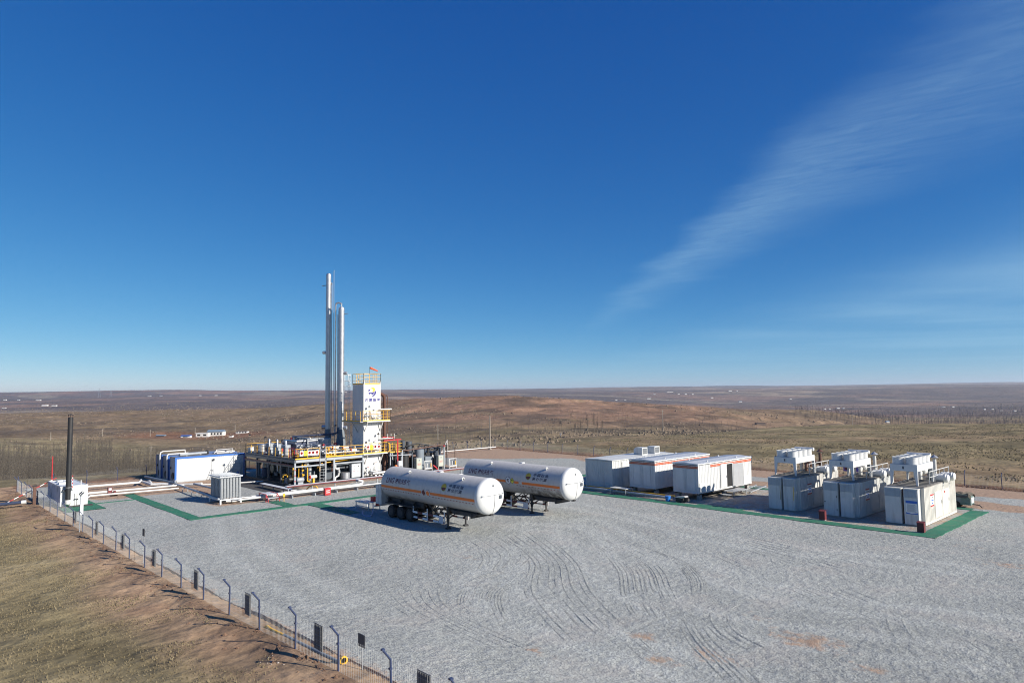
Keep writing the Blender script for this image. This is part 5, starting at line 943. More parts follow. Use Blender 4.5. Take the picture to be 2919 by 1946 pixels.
for k in range(40):
    xx = rg.uniform(-84.3, -74.2); yy = rg.uniform(36.3, 42.0); zz = rg.uniform(3.25, 4.1); L = rg.uniform(.6, 2.6); mt = (SILVER, STEEL, SILVER, GREYV, LAGW, NAVY, RED, YEL)[k % 8]; r_ = rg.uniform(.035, .085)
    e = (min(xx + L, -74.0), yy, zz) if k % 2 else (xx, min(yy + L, 42.1), zz); part(dw, 'pipe', B().tube([(xx, yy, 3.0), (xx, yy, zz), e, (e[0], e[1], 3.0)], r_, 7), mt, True)
    if k % 2: part(dw, 'valve', B().box(xx - .1, xx + .1, yy - .1, yy + .1, zz + .02, zz + .2), (DSTEEL, RED, STEEL, SIGNW, BLACK)[k % 5])

# ------------------------------------------------------------------ cold box tower
XC0, XC1, YC0, YC1 = -75.4, -72.8, 43.25, 45.62
CB = thing('cold_box_tower', 'tall white square tower with a blue and gold logo and railed landings', 'tower', (-74.1, 44.4, 0))
part(CB, 'base', B().box(XC0 - .2, XC1 + .2, YC0 - .2, YC1 + .2, 0, .3), CHAS)
for z0, z1 in ((.3, 2.6), (2.62, 6.6), (6.62, 11.2)): part(CB, 'casing', B().box(XC0, XC1, YC0, YC1, z0, z1), COLDW)
part(CB, 'door_panel', B().box(XC1, XC1 + .035, YC0 + .45, YC1 - .35, 3.6, 6.0), COLDW); part(CB, 'door_panel', B().box(XC1, XC1 + .035, YC0 + .30, YC1 - .5, .5, 2.3), COLDW)
for z in (.9, 2.3, 4.3, 5.8): part(CB, 'stiffener', B().box(XC1, XC1 + .02, YC1 - .28, YC1 - .18, z, z + 1.0), COLDW)
part(CB, 'roof', B().box(XC0 - .04, XC1 + .04, YC0 - .04, YC1 + .04, 11.2, 11.26), COLDW)
for yy in (YC0 + .05, YC1 - .05): part(CB, 'lifting_lug', B().box(XC1 - .1, XC1 + .02, yy - .06, yy + .06, 11.26, 11.55), COLDW)
railing(CB, [(XC0, YC0), (XC1, YC0), (XC1, YC1), (XC0, YC1), (XC0, YC0)], 11.28, YEL, 1.28, True, .75, 2)
part(CB, 'roof_vent', B().cyl((-73.4, 43.6, 11.26), (-73.4, 43.6, 11.85), .09, 10), COLDW, True)
for zz, yl, yr in ((6.72, 42.7, 46.5), (2.86, 42.75, 46.1)):
    part(CB, 'landing', B().box(XC1 + .005, XC1 + .85, yl, yr, zz, zz + .12), COLDW); 
    railing(CB, [(XC1 + .8, yl), (XC1 + .8, yr)], zz + .12, YEL, 1.22, True, 1.0); railing(CB, [(XC1 + .1, yr), (XC1 + .8, yr)], zz + .12, YEL, 1.22, False)
    for yy in (YC0 + .15, YC1 - .1): part(CB, 'bracket', B().bar((XC1 + .72, yy - .0, zz), (XC1 + .02, yy, zz - 1.15), .09), COLDW)
part(CB, 'landing', B().box(XC0 - .95, XC1 + .85, YC0 - .95, YC0 - .005, 6.72, 6.80), STEEL); railing(CB, [(XC0 - .95, YC0 - .92), (XC1 + .8, YC0 - .92)], 6.80, YEL, 1.22, True, 1.1)
part(CB, 'bracket', B().bar((-74.1, YC0 - .8, 6.7), (-74.1, YC0 - .02, 5.5), .08), STEEL)
lx = XC0 - .45; part(CB, 'ladder', B().bar((lx - .22, YC0 - .25, 3.0), (lx - .22, YC0 - .25, 12.6), .05).bar((lx + .22, YC0 - .25, 3.0), (lx + .22, YC0 - .25, 12.6), .05), WHITE, kind='stuff')
for k in range(30): part(CB, 'rung', B().bar((lx - .22, YC0 - .25, 3.2 + k * .31), (lx + .22, YC0 - .25, 3.2 + k * .31), .025), WHITE)
for k in range(6): z = 8.95 + k * .7; part(CB, 'cage_hoop', B().tube([(lx - .36, YC0 - .25, z), (lx - .40, YC0 - .6, z), (lx, YC0 - .95, z), (lx + .40, YC0 - .6, z), (lx + .36, YC0 - .25, z)], .03, 6), WHITE)
for dx, dy in ((-.40, -.6), (0, -.95), (.40, -.6)): part(CB, 'cage_bar', B().bar((lx + dx, YC0 + dy, 8.95), (lx + dx, YC0 + dy, 12.5), .04), WHITE)
part(CB, 'tie_pipe', B().cyl((XC1 + .3, 45.3, 8.2), (XC1 + .3, 47.0, 8.2), .08, 10), COLDW, True); part(CB, 'tie_pipe', B().cyl((XC1 + .3, 45.3, 4.62), (XC1 + .3, 47.2, 4.62), .06, 10), COLDW, True)
# logo: gold upper swoop, blue lower swoops; company name below
lgx = XC1 + .012; cy_, cz_ = 44.46, 10.38
def swoosh(pts): return B().prism([(lgx, cy_ + a, cz_ + d) for a, d in pts], (.006, 0, 0))
lg = part(CB, 'logo', swoosh([(-.30, .33), (-.05, .50), (.22, .48), (.40, .33), (.38, .12), (.22, -.02), (-.12, -.06), (.06, .10), (.10, .22), (-.02, .32)]), GOLD)
part(lg, 'blue_tail', swoosh([(-.56, .22), (-.24, .30), (-.32, .10), (-.54, -.02)]), INKB); part(lg, 'blue_sweep', swoosh([(-.55, -.08), (-.2, -.12), (.12, -.08), (.34, .06), (.26, -.18), (.08, -.36), (-.16, -.40), (-.10, -.26), (-.25, -.24), (-.36, -.30), (-.47, -.42)]), INKB); part(lg, 'blue_arc', swoosh([(.52, .20), (.56, -.05), (.46, -.34), (.22, -.56), (-.16, -.62), (.06, -.46), (.24, -.28), (.38, -.02)]), INKB)
text_flat(CB, 'lettering', '内蒙振津', (lgx, 44.5, 9.36), .42, INKB, (0, 1, 0), (0, 0, 1), 2.05, 1.2)
# valves on the tower front
for zb, nm in ((6.84, 'upper landing'), (2.98, 'lower landing'), (.35, 'foot')):
    vm = thing('valve_cluster', f'grey valves and red handwheels at the white tower, {nm}', 'valve', (XC1 + .3, 44.4, zb)); rg = random.Random(int(zb * 10))
    for k in range(8):
        yy = 43.5 + k * .29; h_ = rg.uniform(.5, 1.3); part(vm, 'stem', B().cyl((XC1 + .25 + .1 * (k % 2), yy, zb), (XC1 + .25 + .1 * (k % 2), yy, zb + h_), .035, 8), (STEEL, SILVER, STEEL)[k % 3], True)
        if k % 2 == 0: part(vm, 'bonnet', B().box(XC1 + .18, XC1 + .42, yy - .1, yy + .1, zb + h_ * .5, zb + h_ * .5 + .16), (SILVER, STEEL)[k % 4 // 2])
    for yy, zz in ((44.75, 1.45), (43.7, 1.0)): part(vm, 'handwheel', B().lathe([(.06, 0), (.14, 0), (.14, .04), (.06, .04), (.06, 0)], (XC1 + .35, yy, zb + zz), 'z', 12), RED)
    part(vm, 'cross_pipe', B().cyl((XC1 + .3, 44.2, zb + .45), (XC1 + .3, 45.4, zb + .45), .09, 10), LAGW, True)
for zz, yy in ((8.55, 43.75), (4.5, 43.75), (5.2, 45.0)):
    t_ = thing('tower_lamp', {8.55: 'grey lamp on a thin post at the upper tower landing', 4.5: 'grey lamp on a thin post at the lower tower landing', 5.2: 'dark lamp on a thin post before the white tower door'}[zz], 'lamp', (XC1 + .5, yy, zz - 1.6)); part(t_, 'post', B().cyl((XC1 + .5, yy, zz - 1.65), (XC1 + .5, yy, zz + .1), .02, 6), GREYV); part(t_, 'lamp_head', B().lathe([(.03, .2), (.08, .15), (.15, 0), (.13, -.06), (0, -.06)], (XC1 + .5, yy, zz), 'z', 12), GREYV if zz != 5.2 else BLACK, True)
ws = thing('windsock', 'orange windsock on a thin pole atop the white tower', 'windsock', (-73.2, 44.3, 11.26)); part(ws, 'pole', B().cyl((-73.2, 44.3, 11.26), (-73.2, 44.3, 13.45), .022, 6), DSTEEL)
part(ws, 'sock', B().cyl((-73.2, 44.4, 13.28), (-73.0, 45.32, 12.90), .14, 12, .07, False), OSOCK, True)
# brown pipes beside the tower
run('riser_pipe', 'thick brown pipe bending into the white tower', [(-74.6, 45.6, 10.1), (-74.8, 46.9, 10.1), (-74.95, 47.35, 9.95), (-75, 47.55, 9.6), (-75, 47.58, .3)], .20, BROWN, 'pipe', None, 14)
run('riser_pipe', 'thin brown pipe beside the white tower', [(-74.6, 45.6, 9.88), (-75, 47.9, 9.92), (-75, 48.02, 9.75), (-75, 48.02, .3)], .05, BROWN)
run('riser_pipe', 'yellow pipe climbing the white tower edge', [(-73.6, 45.6, 8.9), (-73.6, 46.0, 8.9), (-73.6, 46.0, .4)], .09, YEL)

# ------------------------------------------------------------------ the two slender columns
def tower(label, x, y, r, top, flare, bands, nozzles, extra):
    t_ = thing('distillation_column', label, 'column', (x, y, 0)); z0 = 4.6
    part(t_, 'shell', B().lathe([(r, z0 + 1.0), (r, top - .35)], (x, y, 0), 'z', 28), SILVER, True); part(t_, 'head', B().lathe([(r, top - .35), (r * .96, top - .2), (r * .75, top - .06), (0, top)], (x, y, 0), 'z', 28), SILVER, True)
    part(t_, 'skirt', B().lathe([(flare, .2), (flare, z0 - .6), (r + .03, z0 + .9), (r + .03, z0 + 1.02)], (x, y, 0), 'z', 28), GREYV, True)
    for z in bands: part(t_, 'cladding_band', B().lathe([(r, z), (r + .02, z), (r + .02, z + .07), (r, z + .07)], (x, y, 0), 'z', 28), SILVER, True)
    for z, ang, L, rr in nozzles:
        dx, dy = math.cos(ang), math.sin(ang); nz = part(t_, 'manway', B().cyl((x + dx * r * .7, y + dy * r * .7, z), (x + dx * (r + L), y + dy * (r + L), z), rr, 18), SILVER, True); part(nz, 'cover', B().cyl((x + dx * (r + L), y + dy * (r + L), z), (x + dx * (r + L + .04), y + dy * (r + L + .04), z), rr * .85, 18), STEEL, True)
    for pts, pr, mt in extra: part(t_, 'riser', B().tube(pts, pr, 8), mt, True)
    return t_
LA = math.atan2(-CH, -SH) if False else math.radians(223)         # towards the picture's left, in plan
x, y = -82.0, 43.4; rx, ry = math.cos(LA + math.pi), math.sin(LA + math.pi)
tower('taller silver column with a thin mast beside it', x, y, .33, 26.1, .40, [7.5 + 1.55 * k for k in range(12)], [(15.6, LA, .36, .20), (5.9, LA, .4, .24), (24.7, LA + math.pi, .12, .14)],
      [([(x + rx * .45, y + ry * .45, 2.8), (x + rx * .45, y + ry * .45, 24.6)], .055, STEEL), ([(x + rx * .72, y + ry * .72, 2.8), (x + rx * .72, y + ry * .72, 26.3), (x + rx * .80, y + ry * .80, 26.5)], .035, STEEL), ([(x, y, 24.5), (x - rx * .9, y - ry * .9, 24.45)], .05, GREYV), ([(x + rx * .95, y + ry * .95, 2.8), (x + rx * .95, y + ry * .95, 6.4)], .06, SILVER)])
x, y = -80.0, 44.2; rx, ry = math.cos(LA + math.pi), math.sin(LA + math.pi)
tower('shorter silver column with a hooked pipe over its head', x, y, .385, 21.5, .60, [6.6, 8.2, 12.5, 16.0, 19.8], [(12.85, LA + math.pi, .36, .2), (5.8, LA + math.pi, .36, .24)],
      [([(x, y, 21.4), (x, y, 21.9), (x - rx * .35, y - ry * .35, 22.05), (x - rx * .70, y - ry * .70, 21.95), (x - rx * .78, y - ry * .78, 21.6), (x - rx * .78, y - ry * .78, 5.0), (x - rx * 1.1, y - ry * 1.1, 4.8)], .10, SILVER), ([(x - rx * .48, y - ry * .48, 3), (x - rx * .48, y - ry * .48, 20.5)], .05, SILVER), ([(x + rx * .3, y + ry * .3, 20.55), (x + rx * .9, y + ry * .9, 20.6)], .045, GREYV)])
single('column_plinth', B().box(-83.2, -78.8, 42.6, 45.2, 0, .24), CONC, 'concrete plinth under the two silver columns', 'plinth')
# ------------------------------------------------------------------ compressor skid to the right of the tower
cs = thing('compressor_skid', 'dark compressor skid of black vessels and pipework beside the white tower', 'compressor', (-75, 52, 0))
part(cs, 'base', B().box(-79, -71.9, 47.2, 56.0, 0, .28), CHAS)
for (x0_, x1_, y0_, y1_, z0_, z1_) in ((-78.5, -74.0, 52.0, 55.6, .28, 2.3), (-78, -74.5, 48.6, 51.0, .28, 2.2)): part(cs, 'machine_block', B().box(x0_, x1_, y0_, y1_, z0_, z1_), BLACK)
part(cs, 'machine_block', B().box(-77.9, -73.0, 51.05, 51.95, .28, 2.0), BLACK); part(cs, 'machine_block', B().box(-73.9, -72.9, 52.4, 53.6, .28, 1.9), GREYV); rg = random.Random(31)
for k in range(22):
    xx = rg.uniform(-77.5, -72.6); yy = rg.uniform(47.8, 55.6); zz = rg.uniform(2.3, 3.2); L = rg.uniform(.8, 2.6); e = (min(xx + L, -72.3), yy, zz) if k % 2 else (xx, min(yy + L, 55.8), zz); part(cs, 'pipe', B().tube([(xx, yy, .5), (xx, yy, zz), e, (e[0], e[1], .6)], rg.uniform(.04, .10), 7), (BLACK, DSTEEL, DSTEEL, BROWN, BLACK, DSTEEL)[k % 6], True)
for k in range(10):
    xx = rg.uniform(-76.5, -72.8); yy = rg.uniform(48.2, 55.4); part(cs, 'pot', B().lathe([(0, .3), (.25, .3), (.25, rg.uniform(1.6, 2.8)), (.1, 2.9), (0, 2.9)], (xx, yy, 0), 'z', 12), (BLACK, BLACK, DSTEEL)[k % 3], True)
part(cs, 'white_band', B().box(-73.99, -73.95, 54.2, 55.6, 1.6, 1.95), LAGW)
for xx, yy in ((-72, 48.25), (-72, 54.72), (-76.5, 51.6)): part(cs, 'post', B().box(xx - .06, xx + .06, yy - .06, yy + .06, .28, 3.1), STEEL)
part(cs, 'beam', B().bar((-72, 46.4, 2.55), (-72, 49.6, 2.45), .1), STEEL)
for k, (pts, r_) in enumerate((([(-73.5, 49.7, 3.4), (-74, 52, 3.6), (-73.5, 54.1, 3.2), (-73, 55.3, 3.05)], .08), ([(-73, 48.2, 2.9), (-73, 50.2, 2.95), (-73, 55.4, 3.25)], .07), ([(-72.6, 49.6, 2.2), (-72.6, 50.6, 2.2)], .16), ([(-75, 50.3, 2.2), (-75, 50.3, 3.2), (-74, 51.4, 3.25)], .12))): part(cs, 'pipe', B().tube(pts, r_, 8), BROWN if k in (1, 2) else BLACK, True)
for yy in (52.6, 53.3, 54.9): part(cs, 'valve_head', B().cyl((-73.6, yy, 2.3), (-73.6, yy, 3.0), .14, 10), BLACK, True)
part(cs, 'red_marker', B().cyl((-72, 54.72, 3.1), (-72, 54.72, 3.3), .09, 8), RED, True); part(cs, 'red_hose', B().tube([(-71.6, 52.7, .9), (-71.4, 53.0, .6), (-71.4, 53.2, .35)], .08, 8), RED, True)
vessel_v('black_vessel', 'black upright vessel behind the grey column post', -72.6, 48.95, .28, 2.45, .55, BLACK, .06); vessel_v('grey_vessel', 'broad grey upright vessel above the compressor skid', -73.4, 51.8, .28, 2.95, .62, GREYV, .08)
vessel_v('filter_pot', 'small grey blue filter pot with a hooked pipe beside the yellow railing', -74.6, 50.1, 2.2, 4.05, .30, DSTEEL, .05); vessel_v('filter_pot', 'second grey blue filter pot with a hooked pipe', -74.2, 50.75, 2.2, 3.95, .38, DSTEEL, .05)
for yy, a, z1 in ((50.65, 'grey green control cabinet with red print beside the broad grey vessel', 1.94), (54.08, 'grey green control cabinet with red print at the skid end', 2.05)):
    c_ = thing('control_cabinet', a, 'cabinet', (-71.9, yy, .28)); part(c_, 'case', B().box(-72.35, -71.8, yy - .4, yy + .4, z1 - 1.4, z1), CABG); part(c_, 'hood', B().box(-72.4, -71.75, yy - .43, yy + .43, z1, z1 + .04), STEEL)
    for q in (-.35, .35): part(c_, 'leg', B().box(-71.9, -71.84, yy + q - .03, yy + q + .03, .2, z1 - 1.4), CABG)
    d_ = part(c_, 'door', B().box(-71.8, -71.775, yy - .36, yy + .36, z1 - 1.34, z1 - .06), CABG)
    for k in range(2): part(d_, 'print_line', B().box(-71.775, -71.77, yy - .26, yy + .26, z1 - .72 - .13 * k, z1 - .67 - .13 * k), INKR)
    part(d_, 'meter', B().box(-71.775, -71.765, yy - .08, yy + .08, z1 - .35, z1 - .2), GREYV)
for yy, a in ((51.95, 'white bracket frame with hanging valves by the broad grey vessel'), (55.9, 'white bracket frame with valves at the skid end')):
    t_ = thing('valve_rack', a, 'rack', (-71.6, yy, .26)); 
    for q in (-.55, .55): part(t_, 'leg', B().bar((-71.6, yy + q, .26), (-71.7, yy + q * .95, 1.5), .07), LAGW)
    part(t_, 'top_bar', B().bar((-71.7, yy - .6, 1.5), (-71.7, yy + .6, 1.5), .07), LAGW)
    for k in range(4): part(t_, 'valve', B().cyl((-71.65, yy - .4 + k * .27, .7), (-71.65, yy - .4 + k * .27, 1.2), .06, 8), (SILVER, LAGW, DSTEEL, YEL)[k], True)
    part(t_, 'low_pipe', B().cyl((-71.62, yy - .5, .55), (-71.62, yy + .5, .55), .08, 8), LAGW, True)
single('bollard_pipe', B().cyl((-71.7, 56.3, .2), (-71.7, 56.3, 2.9), .05, 8), BROWN, 'thin dark upright pipe at the compressor skid end', 'pipe', None, True)
gy = thing('pipe_gantry', 'bright red pipe gantry beside the white tower', 'gantry', (-71.9, 47, .9)); part(gy, 'post', B().box(-71.96, -71.84, 47.44, 47.56, .3, 4.4), RED); part(gy, 'beam', B().bar((-71.9, 45.5, 4.4), (-71.9, 48.0, 4.45), .10), RED); part(gy, 'rear_beam', B().bar((-73.4, 46.3, 4.75), (-73.4, 48.0, 4.6), .10), RED)
for yy in (46.5, 47.0, 47.5): part(gy, 'vent_tube', B().cyl((-72.6, yy, 4.3), (-72.6, yy, 5.15), .04, 6), PALEPIPE); part(gy, 'cross_tie', B().bar((-71.9, yy, 4.43), (-73.4, yy, 4.68), .06), RED)
pl = thing('side_landing', 'yellow railed landing beside the red pipe gantry', 'landing', (-73, 47.5, 0)); part(pl, 'deck', B().box(-74.4, -72.2, 46.6, 48.4, 2.82, 2.88), GRATE); railing(pl, [(-72.2, 46.65), (-72.2, 48.38), (-74.4, 48.38)], 2.88, YEL, 1.05, True, .85)
for xx, yy in ((-72.3, 46.7), (-72.3, 48.3), (-74.3, 48.3)): part(pl, 'post', B().box(xx - .05, xx + .05, yy - .05, yy + .05, 0, 2.82), STEEL)
part(pl, 'loop_rail', B().tube([(-72.15, 46.3, 3.0), (-72.15, 46.45, 3.1), (-72.15, 46.5, 3.5), (-72.15, 46.45, 4.0), (-72.15, 46.3, 4.05)], .06, 8), YEL, True)
mf = thing('transfer_manifold', 'white frosted transfer pipes and flanges at the foot of the tower', 'manifold', (-71, 45.6, .3))
for k in range(6): part(mf, 'pipe', B().tube([(-72.3, 43.8 + .5 * k, .6 + .1 * (k % 2)), (-71.1, 43.8 + .5 * k, .6 + .1 * (k % 2)), (-71.0, 43.9 + .5 * k, .35)], .09, 8), LAGW if k % 2 else SILVER, True); part(mf, 'flange', B().cyl((-71.5, 43.8 + .5 * k, .6 + .1 * (k % 2)), (-71.42, 43.8 + .5 * k, .6 + .1 * (k % 2)), .16, 12), STEEL, True)
part(mf, 'long_pipe', B().tube([(-70.8, 43.3, .75), (-70.8, 47.8, .8)], .12, 10), LAGW, True); part(mf, 'red_valve', B().lathe([(.0, .25), (.12, .2), (.17, 0), (.0, 0)], (-70.9, 46.6, 1.25), 'z', 12), ORANGE, True); part(mf, 'valve_stem', B().cyl((-70.9, 46.6, .8), (-70.9, 46.6, 1.25), .06, 8), STEEL, True); part(mf, 'box', B().box(-71.2, -70.9, 47.0, 47.5, 1.3, 1.9), CABW); part(mf, 'box_stand', B().box(-71.08, -71.0, 47.2, 47.3, .1, 1.3), CABW)

# ------------------------------------------------------------------ cable trays and lagged pipes before the plant
def tray(label, x, y0, y1, z=.92, w=.5):
    t_ = thing('cable_tray', label, 'cable tray', (x, (y0 + y1) / 2, 0)); part(t_, 'cover', B().box(x - w / 2, x + w / 2, y0, y1, z, z + .05), CABW); part(t_, 'red_edge', B().box(x + w / 2 - .01, x + w / 2 + .012, y0 + .01, y1 - .01, z - .09, z + .03), MAROON); part(t_, 'trough', B().box(x - w / 2 + .02, x + w / 2 - .02, y0 + .02, y1 - .02, z - .10, z - .002), STEEL)
    n = max(2, round((y1 - y0) / 2.3))
    for k in range(n): yy = y0 + .25 + (y1 - y0 - .5) * k / (n - 1); part(t_, 'post', B().box(x - .04, x + .04, yy - .04, yy + .04, 0, z - .09), STEEL)
tray('long white topped cable tray with red edge before the platform', -66.4, 30.6, 46.6); tray('white topped cable tray with red edge before the compressor skid', -66.0, 47.0, 58.5)
t_ = thing('cable_tray', 'short flat cable tray stepping off toward the platform corner', 'cable tray', (-70, 31.6, 0)); part(t_, 'cover', B().box(-74.5, -66.7, 31.3, 31.9, .42, .47), CABW); part(t_, 'red_edge', B().box(-74.5, -66.7, 31.28, 31.299, .36, .45), MAROON)
for xx in (-74.2, -71.5, -69, -67): part(t_, 'post', B().box(xx - .04, xx + .04, 31.5, 31.6, 0, .42), STEEL)
lagged = [([(-65.9, 26.9, .36), (-65.6, 33, .38), (-65.5, 38.3, .40), (-65.5, 38.75, .5), (-65.55, 38.8, .72), (-65.7, 38.5, .82), (-67.4, 38.3, .84)], .13, 'white lagged pipe curling up beside the cable tray'), ([(-66.0, 26.3, .3), (-65.1, 28, .3), (-64.9, 46, .34)], .14, 'thick white lagged pipe along the front of the plant'), ([(-65.6, 25.9, .45), (-64.6, 27.5, .42), (-64.5, 46, .46)], .075, 'thin white pipe along the front of the plant'), ([(-65.3, 45.5, .3), (-64.9, 52, .3), (-64.7, 58, .3)], .12, 'white lagged pipe passing behind the tanker trailers')]
for pts, r_, lab in lagged: run('lagged_pipe', lab, pts, r_, LAGW, 'pipe', None, 10)
single('pipe_rests', (lambda b: [b.box(-65.1, -64.4, yy - .04, yy + .04, -.05, .24) for yy in np.arange(28, 46, 2.4)] and b)(B()), STEEL, 'low steel rests under the lagged pipes', 'support', None, False, 'stuff')
run('gas_pipe', 'yellow bent pipe crossing under the cable tray', [(-67.2, 33.2, .3), (-66.9, 33.4, .62), (-66.2, 33.8, .62), (-65.9, 34.0, .2)], .06, YEL)
run('gas_pipe', 'short yellow upright pipe at the cable tray end', [(-66.9, 31.6, .05), (-66.9, 31.6, .8)], .045, YEL)
t_ = thing('pipe_stile', 'small red steel stile with a pale step over the lagged pipes', 'steps', (-64, 28.1, 0))
part(t_, 'tread', B().box(-65.6, -63.9, 27.5, 28.6, .66, .70), CABW); part(t_, 'tread', B().box(-63.88, -63.45, 27.5, 28.6, .36, .39), CABW)
for xx in (-65.5, -63.95): 
    for yy in (27.52, 28.58): part(t_, 'leg', B().box(xx - .03, xx + .03, yy - .03, yy + .03, 0, .66), RED)
for yy in (27.5, 28.6): part(t_, 'side_rail', B().bar((-65.6, yy, .72), (-63.9, yy, .72), .05).bar((-63.9, yy, .72), (-63.42, yy, .36), .05).bar((-63.42, yy, .38), (-63.42, yy, 0), .05), RED, kind='stuff')
single('yellow_tag', B().box(-63.0, -62.95, 28.75, 28.95, .45, .75).box(-62.985, -62.965, 28.83, 28.87, 0, .45), YEL, 'small yellow tag on a peg beside the red stile', 'tag')
t_ = thing('fire_box', 'bright red fire box standing before the lagged pipes', 'fire box', (-63.7, 33.7, 0)); part(t_, 'body', B().box(-63.9, -63.5, 33.4, 34.0, .03, .68), RED); part(t_, 'lid', B().box(-63.93, -63.47, 33.37, 34.03, .68, .72), RED); part(t_, 'print_line', B().box(-63.5, -63.495, 33.5, 33.9, .44, .5), SIGNW); part(t_, 'print_line', B().box(-63.5, -63.495, 33.5, 33.9, .25, .31), SIGNW)
# ------------------------------------------------------------------ heater with black chimney
HB = thing('heater_unit', 'white boxy heater with a tall black chimney beside the fence', 'heater', (-78, 14, 0)); x0, x1, y0, y1, zt = -81.1, -74.9, 12.85, 15.05, 1.94
part(HB, 'side_wall', B().box(x0, x1, y0, y0 + .06, .14, zt), PEELW); part(HB, 'side_wall', B().box(x0, x1, y1 - .06, y1, .14, zt), WHITE); part(HB, 'end_wall', B().box(x1 - .06, x1, y0 + .062, y1 - .062, .14, zt), WHITE); part(HB, 'end_wall', B().box(x0, x0 + .06, y0 + .062, y1 - .062, .14, zt), WHITE2)  # first side wall: white with dark blue patches
part(HB, 'roof', B().box(x0 + .062, x1 - .062, y0 + .062, y1 - .062, zt - .12, zt - .04), ROOFW); part(HB, 'roof_lip', B().box(x0 - .02, x1 + .02, y0 - .025, y0 - .001, zt - .08, zt + .03).box(x1 + .001, x1 + .025, y0, y1, zt - .08, zt + .03), WHITE, kind='stuff'); part(HB, 'skid', B().box(x0 - .1, x1 + .35, y0 + .1, y1 - .1, 0, .14), CHAS)
part(HB, 'skid_step', B().box(x1 + .02, x1 + .5, 13.9, y1 + .35, .05, .14), CHAS)
for xx, yy in ((-79.6, 13.6), (-78.3, 13.9), (-77.6, 13.4)): part(HB, 'roof_hatch', B().box(xx - .35, xx + .35, yy - .25, yy + .25, zt - .04, zt + .16), WHITE)
part(HB, 'roof_vent', B().cyl((-80.2, 14.4, zt - .05), (-80.2, 14.4, zt + .55), .07, 10), LAGW, True); part(HB, 'roof_pipe', B().cyl((-75.6, 14.6, zt - .05), (-75.6, 14.6, zt + .4), .04, 8), LAGW, True)
ch = part(HB, 'chimney', B().cyl((-74.45, 13.38, .72), (-74.45, 13.38, 8.3), .215, 24), BLACK, True)
for z in (2.4, 4.2, 5.9): part(ch, 'joint_band', B().lathe([(.215, z), (.235, z), (.235, z + .05), (.215, z + .05)], (-74.45, 13.38, 0), 'z', 24), BLACK, True)
cp = B()
for k in range(6): q = k * math.pi / 3; cp.bar((-74.45 + .2 * math.cos(q), 13.38 + .2 * math.sin(q), 8.28), (-74.45 + .2 * math.cos(q), 13.38 + .2 * math.sin(q), 8.52), .03)
part(ch, 'cap_stays', cp, BROWN, kind='stuff'); part(ch, 'rain_cap', B().lathe([(0, 8.60), (.25, 8.52), (.25, 8.50), (0, 8.50)], (-74.45, 13.38, 0), 'z', 20), BLACK, True)
part(ch, 'clamp', B().lathe([(.22, 1.86), (.25, 1.86), (.25, 1.90), (.22, 1.90)], (-74.45, 13.38, 0), 'z', 20), GALV, True); part(HB, 'chimney_bracket', B().box(-74.9, -74.6, 13.0, 13.75, 1.55, 1.65), DSTEEL)
part(HB, 'flue_elbow', B().tube([(-74.45, 13.38, .75), (-74.45, 13.38, .5), (-74.6, 13.38, .38), (-75.0, 13.38, .36)], .24, 16), LAGW, True)
for yy in (14.0, 14.2): part(HB, 'vertical_pipe', B().cyl((x1 + .06, yy, .2), (x1 + .06, yy, 1.25), .035, 8), LAGW, True); part(HB, 'valve', B().cyl((x1 + .06, yy - .05, .7), (x1 + .14, yy + .05, .7), .06, 8), DSTEEL, True)
for k in range(4): part(HB, 'print_line', B().box(x1, x1 + .004, 14.5, 14.75, .6 + k * .3, .63 + k * .3), GREYV)
ms = thing('striped_mast', 'red and white striped thin mast beside the black chimney', 'mast', (-75.6, 14.3, zt))
for k in range(8): part(ms, 'band', B().cyl((-74.75, 13.75, zt - .3 + k * .16), (-74.75, 13.75, zt - .3 + (k + 1) * .16), .035, 8), RED if k % 2 else SIGNW, True)
rp = thing('red_mast', 'thin red mast standing behind the heater', 'mast', (-87.5, 14.2, 0)); part(rp, 'pole', B().cyl((-87.5, 14.2, 0), (-87.5, 14.2, 3.9), .05, 8), RED, True); part(rp, 'foot', B().box(-87.65, -87.35, 14.05, 14.35, -.05, .08), CONC)
bp = thing('boom_barrier', 'red and white striped pole slung across the fence by the gate post', 'pole', (-78.6, 9, 0)); P0, P1 = Vector((-79.1, 8.55, .05)), Vector((-81.5, 13.6, 2.15))
for k in range(14): part(bp, 'band', B().cyl(P0.lerp(P1, k / 14), P0.lerp(P1, (k + 1) / 14), .035, 8), RED if k % 2 else SIGNW, True)
gp = thing('gate_post', 'dark brown square post where the striped pole crosses the fence', 'post', (-79.0, 11.45, 0)); part(gp, 'post', B().box(-79.16, -78.84, 11.35, 11.6, -.2, 1.78), BROWN); part(gp, 'cap', B().box(-79.2, -78.8, 11.31, 11.64, 1.78, 1.84), BLACK)
t_ = thing('fallen_pipe', 'thick white and blue pipe lying outside the fence', 'pipe', (-79, 8.5, 0)); part(t_, 'white_length', B().tube([(-80.5, 5.0, .25), (-79.2, 8.8, .36)], .14, 12), LAGW, True); part(t_, 'blue_length', B().tube([(-79.2, 8.8, .36), (-78.7, 10.5, .42)], .145, 12), NAVY, True); part(t_, 'end_flange', B().cyl((-78.72, 10.45, .42), (-78.62, 10.8, .43), .18, 14), WHITE2, True)

